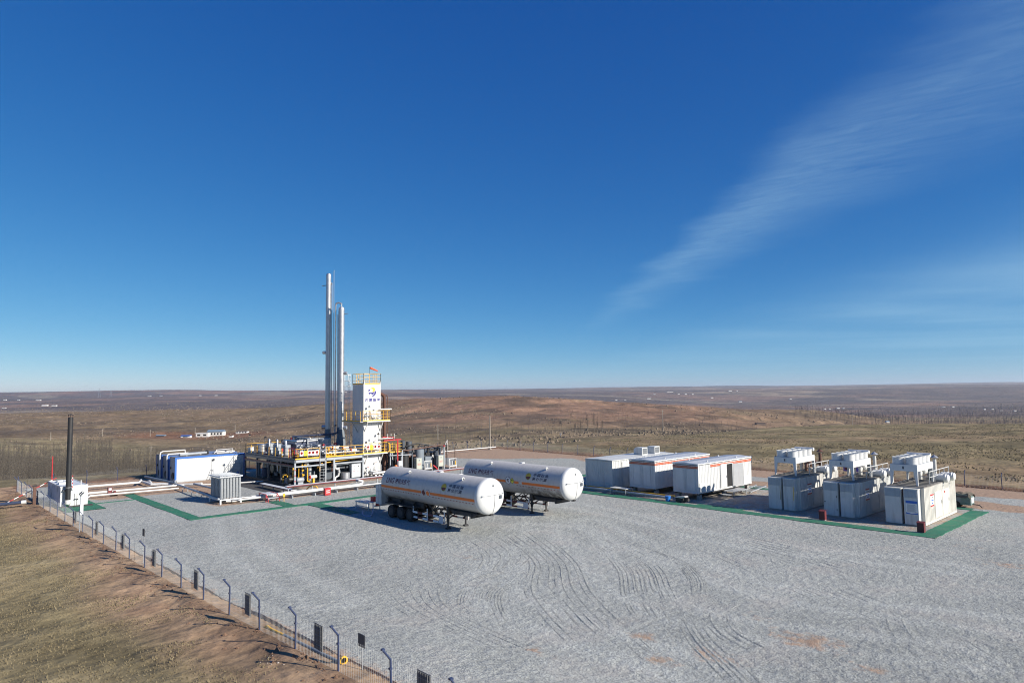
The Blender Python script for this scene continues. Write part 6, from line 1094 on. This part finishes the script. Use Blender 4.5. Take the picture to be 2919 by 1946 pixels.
# ------------------------------------------------------------------ blue-trimmed sheds
def shed(x0, x1, first, label):
    T = thing('equipment_shed', label, 'shed', ((x0 + x1) / 2, 30.3, 0), 'blue trimmed equipment sheds'); y0, y1, zt = 26.2, 34.4, 2.86
    part(T, 'front_wall', B().ribbed((x1, y0), (x1, y1), .12, zt, (-1, 0), .245, .03, .16), SHEDW)
    if first: part(T, 'panel_joints', (lambda b: [b.box(x1 - .031, x1 - .0245, y0 + .1225 + .2485 * k - .012, y0 + .1225 + .2485 * k + .012, .15, zt - .13) for k in range(33)] and b)(B()), STEEL, kind='stuff'); part(T, 'back_wall', B().box(x0, x0 + .05, y0, y1, .12, zt), SHEDW)
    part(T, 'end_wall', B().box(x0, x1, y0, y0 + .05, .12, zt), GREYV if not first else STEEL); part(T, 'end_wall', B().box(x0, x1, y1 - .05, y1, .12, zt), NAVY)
    part(T, 'roof', B().box(x0 - .03, x1 + .03, y0 - .03, y1 + .03, zt, zt + .07), SHEDROOF); part(T, 'sill', B().box(x0, x1 + .02, y0, y1, -.05, .12), STEEL)
    part(T, 'blue_trim', B().box(x1 - .02, x1 + .035, y0 - .035, y1 + .035, zt - .12, zt + .09), BLUE); part(T, 'blue_trim', B().box(x1 - .06, x1 + .04, y0 - .04, y0 + .17, .1, zt - .12), BLUE); part(T, 'blue_trim', B().box(x1 - .06, x1 + .04, y1 - .17, y1 + .04, .1, zt - .12), BLUE)
    part(T, 'end_trim', B().box(x0, x0 + .12, y0 - .04, y0, .1, zt), BLUE); fn = part(T, 'wall_fan', B().lathe([(0, -.02), (.30, -.02), (.36, -.06), (.40, -.06), (.40, .02), (0, .02)], ((x0 + x1) / 2 + .3, y0 - .02, .75), 'y', 20), BLACK, True); part(T, 'vent_box', B().box(x0 + .3, x0 + .6, y0 - .08, y0, 1.5, 1.75), BLACK)
    return T
S1 = shed(-88.45, -86.45, True, 'white panelled shed with blue trim facing the yard'); shed(-91.2, -89.1, False, 'narrow shed behind the white panelled one, its end wall shaded'); shed(-93.7, -91.6, False, 'narrow shed furthest back, against the rear wire fence')
lp = part(S1, 'wall_lamp', B().lathe([(.03, .12), (.16, 0), (.14, -.08), (0, -.08)], (-86.3, 30.55, 2.4), 'z', 12), DSTEEL, True); part(S1, 'conduit', B().cyl((-86.41, 30.4, 1.0), (-86.41, 30.4, 2.5), .02, 6), GALV)
lf = part(S1, 'wall_rail', B().bar((-86.2, 32.7, 1.75), (-86.2, 34.3, 1.75), .03).bar((-86.2, 32.7, 1.4), (-86.2, 34.3, 1.4), .03).bar((-86.2, 32.7, 1.05), (-86.2, 34.3, 1.05), .03).bar((-86.2, 32.72, 0), (-86.2, 32.72, 1.77), .04).bar((-86.2, 33.8, 0), (-86.2, 33.8, 1.77), .04), GALV, kind='stuff')
single('stepladder', B().bar((-85.6, 29.9, 0), (-86.3, 30.3, 1.25), .04).bar((-85.6, 30.25, 0), (-86.3, 30.55, 1.25), .04).bar((-85.75, 30.0, .27), (-85.75, 30.3, .27), .03).bar((-85.95, 30.1, .62), (-85.95, 30.4, .62), .03).bar((-86.15, 30.2, .98), (-86.15, 30.5, .98), .03), GALV, 'grey stepladder leaning on the white panelled shed', 'ladder')
dk = thing('roof_duct', 'grey round duct with a black flange lying on the shed roof', 'duct', (-88, 29, 2.93)); part(dk, 'tube', B().cyl((-87.9, 27.1, 3.1), (-88.9, 30.6, 3.1), .15, 16), STEEL, True); part(dk, 'flange', B().cyl((-88.9, 30.55, 3.12), (-88.95, 30.72, 3.12), .27, 18), BLACK, True); part(dk, 'rest', B().box(-88.2, -87.8, 27.8, 28.0, 2.93, 3.0).box(-88.8, -88.4, 29.6, 29.8, 2.93, 3.0), CONC, kind='stuff')
run('lagged_pipe', 'white pipe climbing the gap beside the first shed and over its roof', [(-88.7, 26.0, .3), (-88.75, 25.95, 2.9), (-88.75, 26.0, 3.12), (-88.8, 26.2, 3.2), (-89.0, 28.4, 3.2), (-89.0, 28.45, 2.95)], .07, LAGW); run('lagged_pipe', 'white pipe climbing the second shed end and over its roof', [(-91.1, 25.9, .3), (-91.15, 25.85, 3.0), (-91.2, 25.95, 3.3), (-91.2, 26.2, 3.4), (-91.4, 28.8, 3.4), (-91.4, 28.85, 2.95)], .07, LAGW)
run('lagged_pipe', 'white looped pipe on the far end of the shed roof', [(-88.6, 31.4, 2.96), (-88.6, 31.6, 3.15), (-88.5, 33.4, 3.15), (-88.2, 33.7, 3.1), (-87.9, 33.2, 3.02), (-88.0, 31.5, 3.02)], .07, LAGW); run('lagged_pipe', 'thin white pipe raised above the shed roof end', [(-89.3, 31.9, 2.95), (-89.3, 31.9, 3.32), (-89.2, 33.9, 3.35), (-89.2, 33.9, 2.95)], .05, LAGW)

# ------------------------------------------------------------------ ambient vaporiser
VP = thing('vaporiser', 'finned grey metal vaporiser rack standing on short legs', 'vaporiser', (-67.1, 24.85, 0)); x0, x1, y0, y1 = -68.5, -65.65, 23.9, 25.9
for yy in (y0, y1): part(VP, 'bottom_frame', B().box(x0 - .05, x1 + .05, yy - .06, yy + .06, .36, .48), CABW); part(VP, 'top_frame', B().box(x0 - .03, x1 + .03, yy - .05, yy + .05, 2.46, 2.56), CABW)
for xx in (x0, x1): part(VP, 'bottom_frame', B().box(xx - .06, xx + .06, y0 + .061, y1 - .061, .365, .475), CABW); part(VP, 'top_frame', B().box(xx - .05, xx + .05, y0 + .051, y1 - .051, 2.465, 2.555), CABW)
for xx in (x0 + .1, x1 - .02):
    for yy in (y0 + .02, y1 - .1): part(VP, 'leg', B().cyl((xx, yy, 0), (xx, yy, .37), .09, 12), CABW, True)
fb = B().cyl((0, 0, .48), (0, 0, 2.5), .035, 8)
for k in range(8): q = k * math.pi / 4; fb.prism([(.03 * math.cos(q - .1), .03 * math.sin(q - .1), .52), (.112 * math.cos(q), .112 * math.sin(q), .52), (.03 * math.cos(q + .1), .03 * math.sin(q + .1), .52)], (0, 0, 1.9))
fm = mesh('finned_tube', fb, FINS)
for i in range(8):
    for j in range(7):
        o = bpy.data.objects.new('finned_tube', fm); COL.objects.link(o); o.parent = VP; o.location = Vector((x0 + .19 + i * (x1 - x0 - .38) / 7, y0 + .17 + j * (y1 - y0 - .34) / 6, 0)) - ORG[VP.name]; ORG[o.name] = ORG[VP.name]
for i in range(8): xx = x0 + .19 + i * (x1 - x0 - .38) / 7; part(VP, 'return_bend', B().tube([(xx, y0 + .15, 2.5), (xx, y0 + .15, 2.62), (xx, y1 - .15, 2.62), (xx, y1 - .15, 2.5)], .024, 6), STEEL, True)
run('inlet_pipe', 'grey pipe running along the ground from the shed to the vaporiser', [(-82.7, 25.2, .55), (-82.0, 24.9, .75), (-81.6, 24.75, .7), (-81.4, 24.7, .5), (-77.4, 24.5, .5), (-65.9, 23.85, .5)], .10, STEEL, 'pipe', None, 10); run('inlet_pipe', 'second grey pipe running from the lagged bend to the vaporiser', [(-79.6, 26.1, .5), (-74.4, 26.2, .5), (-68.4, 25.6, .5)], .10, STEEL, 'pipe', None, 10)
for xx, yy in ((-77.4, 24.5), (-74, 24.3), (-70.5, 24.1)): single('pipe_trestle', B().box(xx - .03, xx + .03, yy - .3, yy - .24, 0, .4).box(xx - .03, xx + .03, yy + .24, yy + .3, 0, .4).box(xx - .03, xx + .03, yy - .3, yy + .3, .36, .41), STEEL, 'small steel trestle holding the long grey pipe off the ground', 'trestle', 'trestles under the grey pipe')
run('outlet_pipe', 'pale pipe leaving the vaporiser toward the red stile', [(-65.6, 24.4, .28), (-65.6, 25.2, .2), (-66.0, 25.6, .2), (-66.2, 26.6, .3)], .09, PALEPIPE); run('outlet_pipe', 'thin pale pipe from the vaporiser foot past the red stile', [(-65.9, 24.8, .35), (-64.6, 25.2, .4), (-64.6, 27.5, .42)], .06, LAGW)
# white lagged pipes between heater and sheds
run('lagged_pipe', 'white lagged pipe from the heater back to the shed corner', [(-80.9, 14.95, .55), (-84.5, 16.2, .5), (-86.6, 17.5, .45), (-86.5, 22.4, .42), (-87.6, 22.9, .5), (-88.9, 23.2, .45)], .10, LAGW, 'pipe', None, 10); run('lagged_pipe', 'white lagged pipe from the heater past the red extinguisher stand', [(-77.5, 15.05, .5), (-80.7, 16.3, .42), (-80.6, 18.8, .42), (-80.2, 24.3, .42), (-79.9, 25.2, .42)], .10, LAGW, 'pipe', None, 10); run('lagged_pipe', 'thin white lagged pipe beside the gravel edge', [(-76.5, 15.05, .32), (-79.6, 16.2, .28), (-78.8, 24.3, .28)], .075, LAGW, 'pipe', None, 10)
run('lagged_pipe', 'lumpy white lagged bends in front of the shed end', [(-88.9, 23.2, .3), (-86.5, 23.0, .35), (-84.2, 23.1, .3), (-83.6, 24.0, .32), (-81.9, 25.0, .3), (-80.3, 26.3, .35), (-79.5, 26.9, .45)], .15, LAGW, 'pipe', None, 10)
for k, (xx, yy) in enumerate(((-86.8, 23.6), (-84.9, 23.5), (-88.3, 23.9))): single('lagging_bundle', B().tube([(xx - .5, yy, .16), (xx, yy + .1, .24), (xx + .5, yy + .05, .14)], .15, 9), LAGW, ('loose bundle of white lagging between the white pipes', 'smaller loose bundle of white lagging by the pipe bend', 'white lagging bundle nearest the rear fence')[k], 'lagging', None, True)
run('duct_pipe', 'dark grey pipe lying across the white lagged bends', [(-91.0, 24.2, .55), (-85.5, 24.5, .55), (-81.2, 24.7, .55)], .13, GREYV, 'pipe', None, 10)
run('lagged_pipe', 'thin white pipe across the bare earth beside the shed', [(-79.6, 26.6, .35), (-78.6, 29.0, .3), (-77.5, 33.0, .3)], .07, LAGW)
ex = thing('extinguisher_stand', 'small dark red fire extinguisher stand by the white pipes', 'extinguisher', (-80.3, 18.3, 0)); part(ex, 'cabinet', B().box(-80.75, -80.45, 17.95, 18.35, .12, .85), MAROON); part(ex, 'window', B().box(-80.45, -80.445, 18.02, 18.28, .55, .78), CABW); part(ex, 'trolley', B().box(-80.5, -79.8, 18.2, 18.7, .02, .14), BROWN); part(ex, 'cylinder', B().cyl((-80.2, 18.5, .14), (-80.2, 18.5, .5), .12, 12), MAROON, True)
# back corner: pole and white beam
t_ = thing('utility_pole', 'pale round pole in the back corner of the yard', 'pole', (-93.0, 81.0, 0)); part(t_, 'shaft', B().cyl((-93.0, 81.0, -.2), (-93.0, 81.0, 5.9), .14, 10, .10), WOODP, True); part(t_, 'base', B().box(-93.25, -92.75, 80.75, 81.25, -.1, .1), CONC)
run('rail_pipe', 'long white pipe rail from the compressor skid to the corner pole', [(-88, 62.0, .55), (-90.9, 69.3, .5), (-91.2, 80.8, .5)], .08, LAGW, 'pipe', None, 8)
t_ = thing('gate_frame_post', 'white braced frame post by the rear fence', 'post', (-91.5, 70.0, 0)); part(t_, 'upright', B().bar((-91.5, 70.2, 0), (-91.5, 70.2, 2.3), .09), LAGW); part(t_, 'stay', B().bar((-91.5, 70.1, 2.1), (-91.2, 69.0, .6), .07), LAGW)
for x, c, lab in ((-33.0, SIGNB, 'small purple pictogram sign wired to the rear fence, first in the row'), (-31.6, MAROON, 'small purple pictogram sign with red mark wired to the rear fence'), (-30.2, SIGNB, 'small blue pictogram sign wired to the rear fence'), (-28.8, MAROON, 'small plum pictogram sign wired to the rear fence'), (-27.4, SIGNY, 'small yellow green pictogram sign wired to the rear fence')):
    yy = float(back_y(x)) - .06; t_ = thing('fence_sign', lab, 'sign', (x, yy, .6)); part(t_, 'plate', B().box(x - .3, x + .3, yy - .015, yy, .62, 1.18), LGREEN if c is SIGNY else PURP); part(t_, 'pictogram', B().lathe([(0, -.004), (.17, -.004), (.17, 0), (0, 0)], (x, yy - .016, .93), 'y', 14), c)
# ------------------------------------------------------------------ beyond the fence
def pole_at(px, ytop, ybase, label, group=None, cross=False):
    x, y, z, t = hit(px, ybase); h = max(3.0, (ybase - ytop) * t / FPX); T = thing('utility_pole', label, 'pole', (x, y, z), group)
    r = .13 + t * .00022; part(T, 'shaft', B().cyl((x, y, z - .3), (x, y, z + h), r, 7, r * .75), WOODP, True)
    if cross: part(T, 'cross_arm', B().bar((x - .9 * RW.x, y - .9 * RW.y, z + h * .94), (x + .9 * RW.x, y + .9 * RW.y, z + h * .94), r * .9), WOODP)
    return x, y, z + h * .94
for px, a, c in ((144, 1235, 1258), (291, 1224, 1245), (428, 1217, 1236), (556, 1211, 1229), (670, 1205, 1222)): pole_at(px, a, c, 'slim pale pole in the line crossing the brown valley', 'pole line across the valley')
pole_at(429.5, 1267, 1309, 'taller pale pole among the bare trees beyond the shed', None, True); pole_at(1248, 1208, 1250, 'slim wooden pole beyond the rear fence behind the compressor skid', None, True); pole_at(1890, 1170, 1232, 'wooden pole with cross arm on the pasture behind the containers', None, True); pole_at(2430, 1181, 1212, 'wooden pole with cross arm on the pasture crest behind the generators', None, True)
wx, wy, wz, wt = hit(1598, 1247); t_ = thing('weather_post', 'small white twin-headed instrument post beyond the rear fence', 'post', (wx, wy, wz)); part(t_, 'post', B().cyl((wx, wy, wz), (wx, wy, wz + 1.5), .06, 6), LAGW); part(t_, 'head', B().box(wx - .5, wx + .5, wy - .12, wy + .12, wz + 1.4, wz + 1.65), LAGW)
def house(px, py, wpx, hpx, label, wall=WALLF, roof=ROOFB, wins=4, group=None, name='farmhouse', flat=False):
    x, y, z, t = hit(px, py); k = t / FPX; w = wpx * k; h = hpx * k; d = max(3.0, min(w * .5, 9)); u = Vector((RW.x, RW.y, 0)).normalized(); f = Vector((FW.x, FW.y, 0)).normalized(); c = Vector((x, y, z))
    T = thing(name, label, 'house', (x, y, z), group); P = lambda a, b, e: tuple(c + u * a + f * b + Vector((0, 0, e)))
    hw = h * (.95 if flat else .68)
    part(T, 'wall', B().prism([P(-w / 2, 0, -1.5), P(w / 2, 0, -1.5), P(w / 2, d, -1.5), P(-w / 2, d, -1.5)], (0, 0, hw + 1.5)), wall)
    if flat: part(T, 'roof', B().prism([P(-w * .52, -.3, hw), P(w * .52, -.3, hw), P(w * .52, d + .3, hw), P(-w * .52, d + .3, hw)], (0, 0, h * .08)), roof)
    else: part(T, 'roof', B().prism([P(-w * .53, -.4, hw), P(-w * .53, d / 2, h), P(-w * .53, d + .4, hw)], u * w * 1.06), roof)
    for i in range(wins):
        a = -w / 2 + w * (i + .5) / wins; part(T, 'window', B().prism([P(a - w * .16 / wins * 1.6, -.06, hw * .3), P(a + w * .16 / wins * 1.6, -.06, hw * .3), P(a + w * .16 / wins * 1.6, -.06, hw * .75), P(a - w * .16 / wins * 1.6, -.06, hw * .75)], f * .05), DARKIN)
    return T
house(575, 1242, 34, 11, 'low white wing of the farmhouse on bare red ground', WALLF, WALLF, 2, None, 'farmhouse', True); house(612, 1240, 44, 17, 'white farmhouse with a blue grey roof on bare red ground', WALLF, ROOFB, 5)
house(528, 1246, 26, 7, 'low pale shed with a blue sheet roof beside the farmhouse', WALLF, BLUE, 1); house(456, 1241, 24, 8, 'dark roofed hut half sunk in the red ground', ROOFG, ROOFB, 0, None, 'hut'); house(688, 1234, 32, 6, 'low dark open fronted barn on the slope', WALLF, ROOFG, 4, None, 'barn', True); house(657, 1246, 9, 5, 'tiny white hut on the slope below the dark barn', WALLF, ROOFG, 0, None, 'hut', True)
house(2170, 1213, 26, 7, 'small brown ruined hut at the edge of the pasture', ROOFG, ROOFG, 0, None, 'hut', True); house(2532, 1206, 10, 6, 'small grey roofed house just over the pasture crest', WALLF, ROOFB, 0)
FAR = [(13, 1142, 11, 3), (52, 1142, 9, 3), (108, 1142, 18, 3), (126, 1157, 22, 5), (153, 1157, 18, 4), (10, 1163, 14, 4), (425, 1131, 12, 3), (458, 1130, 10, 3), (570, 1129, 8, 3), (615, 1129, 10, 3), (1757, 1141, 8, 3), (1782, 1141, 8, 3), (1850, 1138, 14, 3), (1866, 1126, 8, 3), (1935, 1125, 8, 3), (1955, 1125, 8, 3), (1975, 1125, 7, 3), (1910, 1117, 26, 3), (2030, 1134, 10, 3), (2111, 1144, 12, 4), (2082, 1115, 13, 3), (2102, 1115, 5, 3), (2352, 1167, 8, 5), (2366, 1166, 8, 5), (2390, 1165, 12, 4), (2405, 1165, 8, 4), (2718, 1160, 10, 4), (2808, 1168, 7, 4), (2830, 1168, 8, 4), (2856, 1170, 12, 3), (2895, 1171, 12, 3), (2690, 1160, 14, 3), (2254, 1137, 8, 2)]
for k, (px, py, w, h) in enumerate(FAR): house(px, py, w * .7, max(h * .7, 2.0), 'tiny white building far off on the plain', WALLF, (WALLF, ROOFB, ROOFG)[k % 3], 0, 'far white buildings on the plain', 'far_house', k % 2 == 0)
for px in (283, 316):
    x, y, z, t = hit(px, 1131); h = 25 * t / FPX if px == 283 else 21 * t / FPX; T = thing('pylon', 'faint lattice pylon on the far plain', 'pylon', (x, y, z), 'far pylons'); w = h * .12
    for s1, s2 in ((-1, -1), (1, -1), (1, 1), (-1, 1)): part(T, 'leg', B().bar((x + s1 * w, y + s2 * w, z), (x + s1 * w * .15, y + s2 * w * .15, z + h), h * .009), GALV)
    for q in (.7, .85): part(T, 'cross_arm', B().bar((x - w * 1.6 * RW.x, y - w * 1.6 * RW.y, z + h * q), (x + w * 1.6 * RW.x, y + w * 1.6 * RW.y, z + h * q), h * .009), GALV)
# bare trees
def bare(b, x, y, z, h, rg, twigs=26, r=.09, spread=.28):
    lean = (rg.uniform(-.03, .03), rg.uniform(-.03, .03))
    def spike(a, c, w):
        a = Vector(a); c = Vector(c); t = c - a; u = t.cross(Vector((FW.x, FW.y, 0))); u = u.normalized() * w if u.length > 1e-5 else Vector((w, 0, 0)); v = t.cross(u).normalized() * w
        b.add([a + u, a - u * .5 + v * .87, a - u * .5 - v * .87, c], [(0, 1, 3), (1, 2, 3), (2, 0, 3)])
    top = (x + lean[0] * h, y + lean[1] * h, z + h); spike((x, y, z - .5), top, r)
    for k in range(twigs):
        t = rg.uniform(.18, .95) ** .8; q = rg.uniform(0, 6.283); L = h * spread * (1.1 - t) * rg.uniform(.6, 1.2) + .3; p = (x + lean[0] * h * t, y + lean[1] * h * t, z + h * t)
        e = (p[0] + L * .45 * math.cos(q), p[1] + L * .45 * math.sin(q), p[2] + L * rg.uniform(.7, 1.1)); spike(p, e, r * .42)
        if k % 2 == 0:
            m_ = tuple(p[i] * .5 + e[i] * .5 for i in range(3)); spike(m_, (m_[0] + L * .3 * math.cos(q + 1.2), m_[1] + L * .3 * math.sin(q + 1.2), m_[2] + L * .45), r * .3)
def wood(name, label, spec, mat, seed):
    b = B(); rg = random.Random(seed)
    for n, pxa, pxb, da, db, ha, hb, tw in spec:
        for _ in range(n):
            px = rg.uniform(pxa, pxb); D = math.exp(rg.uniform(math.log(da), math.log(db))); x, y = h2w((px - CXP) / FPX * D, D); z = land1(x, y); bare(b, x, y, z, rg.uniform(ha, hb), rg, tw, .035 + D * .00009, .40)
    tag(single(name, b, mat, label, 'wood', None, False, 'stuff'))
wood('bare_wood', 'grey leafless poplar wood in the valley behind the heater', [(1000, -140, 480, 165, 335, 7.0, 10.5, 22), (80, 225, 330, 300, 390, 9, 13, 24), (60, 440, 900, 190, 420, 3, 6, 12)], BARK3, 5)
wood('bare_wood', 'purple grey leafless wood in the broad valley beyond the pasture', [(1300, 2250, 3050, 620, 1150, 4, 7.5, 16), (700, 2280, 3050, 1150, 1900, 4, 7.5, 12), (220, 1500, 2300, 300, 560, 2, 4, 8), (160, 900, 1600, 300, 480, 2, 4, 8)], BARK, 6)
for k, (px, py, hpx) in enumerate(((1657, 1246, 44), (1676, 1246, 62), (1694, 1245, 68), (1703, 1244, 55), (1718, 1240, 38), (1640, 1236, 30), (1445, 1227, 24), (1628, 1194, 14), (240, 1262, 36), (1462, 1252, 26))):
    x, y, z, t = hit(px, py); h = hpx * t / FPX; T = thing('bare_tree', ('tall leafless poplar in the clump beyond the rear fence', 'small leafless tree on the brown slope')[k > 4], 'tree', (x, y, z), ('poplar clump beyond the rear fence', 'small trees on the slope')[k > 4]); rg = random.Random(90 + k)
    tb = B().cyl((x, y, z - .4), (x, y, z + h * .75), .07 + t * .0001, 7, .03); part(T, 'trunk', tb, BARK2); cr = B(); bare(cr, x, y, z + h * .1, h * .9, rg, 90, .025 + t * .00005, .40); part(T, 'crown', cr, BARK2, kind='stuff')
# dry grass on the near verge, and clods on the bank
gb = B(); rg = np.random.default_rng(8); n = 190000; gx = rg.uniform(-88, -18, n); gy = 11.2 - np.abs(rg.uniform(0, 1, n)) ** 1.2 * 34
rr = np.hypot(gx, gy); dens = fbm(gx / 2.2, gy / 2.2, 3, 81); off = FY - gy; keep = (dens + sm(off, 1.2, 4.5) * .35 > .62 + rg.uniform(-.12, .12, n)) & (rr > 20) & (off > .8); gx, gy = gx[keep], gy[keep]; gz = land(gx, gy)
m = len(gx); ang = rg.uniform(0, 6.283, m); hh = rg.uniform(.02, .055, m) * (.7 + dens[keep]) * np.where(rg.uniform(0, 1, m) < .06, 2.2, 1); ww = rg.uniform(.012, .035, m); tilt = rg.uniform(-.05, .05, (m, 2))
V = np.empty((m, 3, 3)); V[:, 0] = np.stack([gx - ww * np.cos(ang), gy - ww * np.sin(ang), gz - .01], -1); V[:, 1] = np.stack([gx + ww * np.cos(ang), gy + ww * np.sin(ang), gz - .01], -1); V[:, 2] = np.stack([gx + tilt[:, 0], gy + tilt[:, 1], gz + hh], -1)
def raw(name, V, mat, label, cat):
    me = bpy.data.meshes.new(name); k = V.shape[1]; c = len(V); me.vertices.add(c * k); me.vertices.foreach_set('co', V.astype(np.float32).ravel()); me.loops.add(c * k); me.loops.foreach_set('vertex_index', np.arange(c * k, dtype=np.int32)); me.polygons.add(c); me.polygons.foreach_set('loop_start', np.arange(0, c * k, k, dtype=np.int32)); me.update(calc_edges=True); me.materials.append(mat)
    o = bpy.data.objects.new(name, me); COL.objects.link(o); tag(o, label, cat, None, 'stuff'); return o
GRASSM = MAT('dry_grass', (.185, .150, .086), .9, var=.5, scale=1.1)
raw('grass', V, GRASSM, 'short dry grass over the verge outside the fence', 'grass')
n = 26000; px = rg.uniform(1700, 3000, n); D = np.exp(rg.uniform(math.log(72), math.log(230), n)); X = (px - CXP) / FPX * D; gx = X * CH + D * SH; gy = -X * SH + D * CH; ok = (gy > back_y(gx) + 2.5); gx, gy, D = gx[ok], gy[ok], D[ok]; dn = fbm(gx / 6, gy / 6, 3, 83); ok = dn > .47; gx, gy, D = gx[ok], gy[ok], D[ok]; gz = land(gx, gy); m = len(gx)
ang = rg.uniform(0, 6.283, m); ww = rg.uniform(.06, .16, m); hh = rg.uniform(.08, .2, m); V = np.empty((m, 3, 3)); V[:, 0] = np.stack([gx - ww * np.cos(ang), gy - ww * np.sin(ang), gz - .03], -1); V[:, 1] = np.stack([gx + ww * np.cos(ang), gy + ww * np.sin(ang), gz - .03], -1); V[:, 2] = np.stack([gx, gy, gz + hh], -1)
raw('pasture_tufts', V, MAT('pasture_grass', (.17, .142, .080), .9, var=.6, scale=.25), 'rough tufted grass of the pasture beyond the rear fence', 'grass')
# low scrub dotted over the slopes and the plain
rg2 = np.random.default_rng(15); n = 26000; px = rg2.uniform(-150, 3070, n); D = np.exp(rg2.uniform(math.log(150), math.log(2600), n)); X = (px - CXP) / FPX * D; gx = X * CH + D * SH; gy = -X * SH + D * CH
ok = (np.maximum(-96 - gx, gy - back_y(gx)) > 12) & (fbm(gx / 70, gy / 70, 3, 85) > np.where(D < 900, .55, .46)) & ~((px > 1750) & (D < 260)); gx, gy, D = gx[ok], gy[ok], D[ok]; gz = land(gx, gy); m = len(gx); s_ = rg2.uniform(.25, .8, m) * (1 + D / 900); h_ = s_ * rg2.uniform(.5, 1.0, m); a_ = rg2.uniform(0, 6.28, m)
T_ = []
for q in range(3):
    A = np.stack([gx + s_ * np.cos(a_ + 2.094 * q), gy + s_ * np.sin(a_ + 2.094 * q), gz - .1], -1); Bq = np.stack([gx + s_ * np.cos(a_ + 2.094 * (q + 1)), gy + s_ * np.sin(a_ + 2.094 * (q + 1)), gz - .1], -1); T_.append(np.stack([A, Bq, np.stack([gx, gy, gz + h_], -1)], 1))
raw('scrub', np.concatenate(T_), MAT('dry_scrub', (.150, .117, .084), .95, var=.4, scale=.05), 'low dry scrub dotted over the brown slopes and plain', 'scrub')
b = B(); rg = random.Random(12)
for _ in range(950):
    x = rg.uniform(-90, -14); y = FY - .15 - abs(rg.gauss(0, .55)) + (.25 if rg.random() < .3 else 0); z = land1(x, y) if _ % 3 == 0 else near_z(x, 0) + .02 - .03 * (FY - y); s = rg.uniform(.03, .12) * (1.6 if rg.random() < .08 else 1)
    q = [(rg.uniform(.6, 1.3) * s, rg.uniform(.6, 1.3) * s) for _k in range(4)]; b.add([(x - q[0][0], y, z - .02), (x, y - q[1][0], z - .02), (x + q[2][0], y, z - .02), (x, y + q[3][0], z - .02), (x + rg.uniform(-.3, .3) * s, y + rg.uniform(-.3, .3) * s, z + s * rg.uniform(.5, 1.0))], [(0, 1, 4), (1, 2, 4), (2, 3, 4), (3, 0, 4)])
for _ in range(1400):
    x = rg.uniform(-94, 12); y = float(back_y(x)) - .2 + rg.gauss(.2, .5); z = 0.0; s = rg.uniform(.05, .2)
    b.add([(x - s, y, z - .05), (x, y - s, z - .05), (x + s, y, z - .05), (x, y + s, z - .05), (x + rg.uniform(-.3, .3) * s, y, z + s * rg.uniform(.4, .9))], [(0, 1, 4), (1, 2, 4), (2, 3, 4), (3, 0, 4)])
single('clods', b, MAT('soil_clods', (.15, .090, .058), .95, var=.35, scale=3), 'loose earth clods along the foot of the fences', 'clods', None, False, 'stuff')
# ------------------------------------------------------------------ haze: the air itself
m = bpy.data.materials.new('air'); m.use_nodes = True; t = m.node_tree; t.nodes.clear()
v = NN(t, 'ShaderNodeVolumePrincipled', {'Color': (.74, .86, 1.0, 1), 'Density': 6.5e-5, 'Anisotropy': .2})
t.links.new(v.outputs[0], NN(t, 'ShaderNodeOutputMaterial').inputs['Volume'])
hz = bpy.data.objects.new('haze', mesh('haze', B().box(-17000, 17000, -17000, 17000, -110, 130), m)); COL.objects.link(hz); hz['kind'] = 'stuff'
hz['label'] = 'thin pale blue haze over the distant plain'; hz['category'] = 'haze'
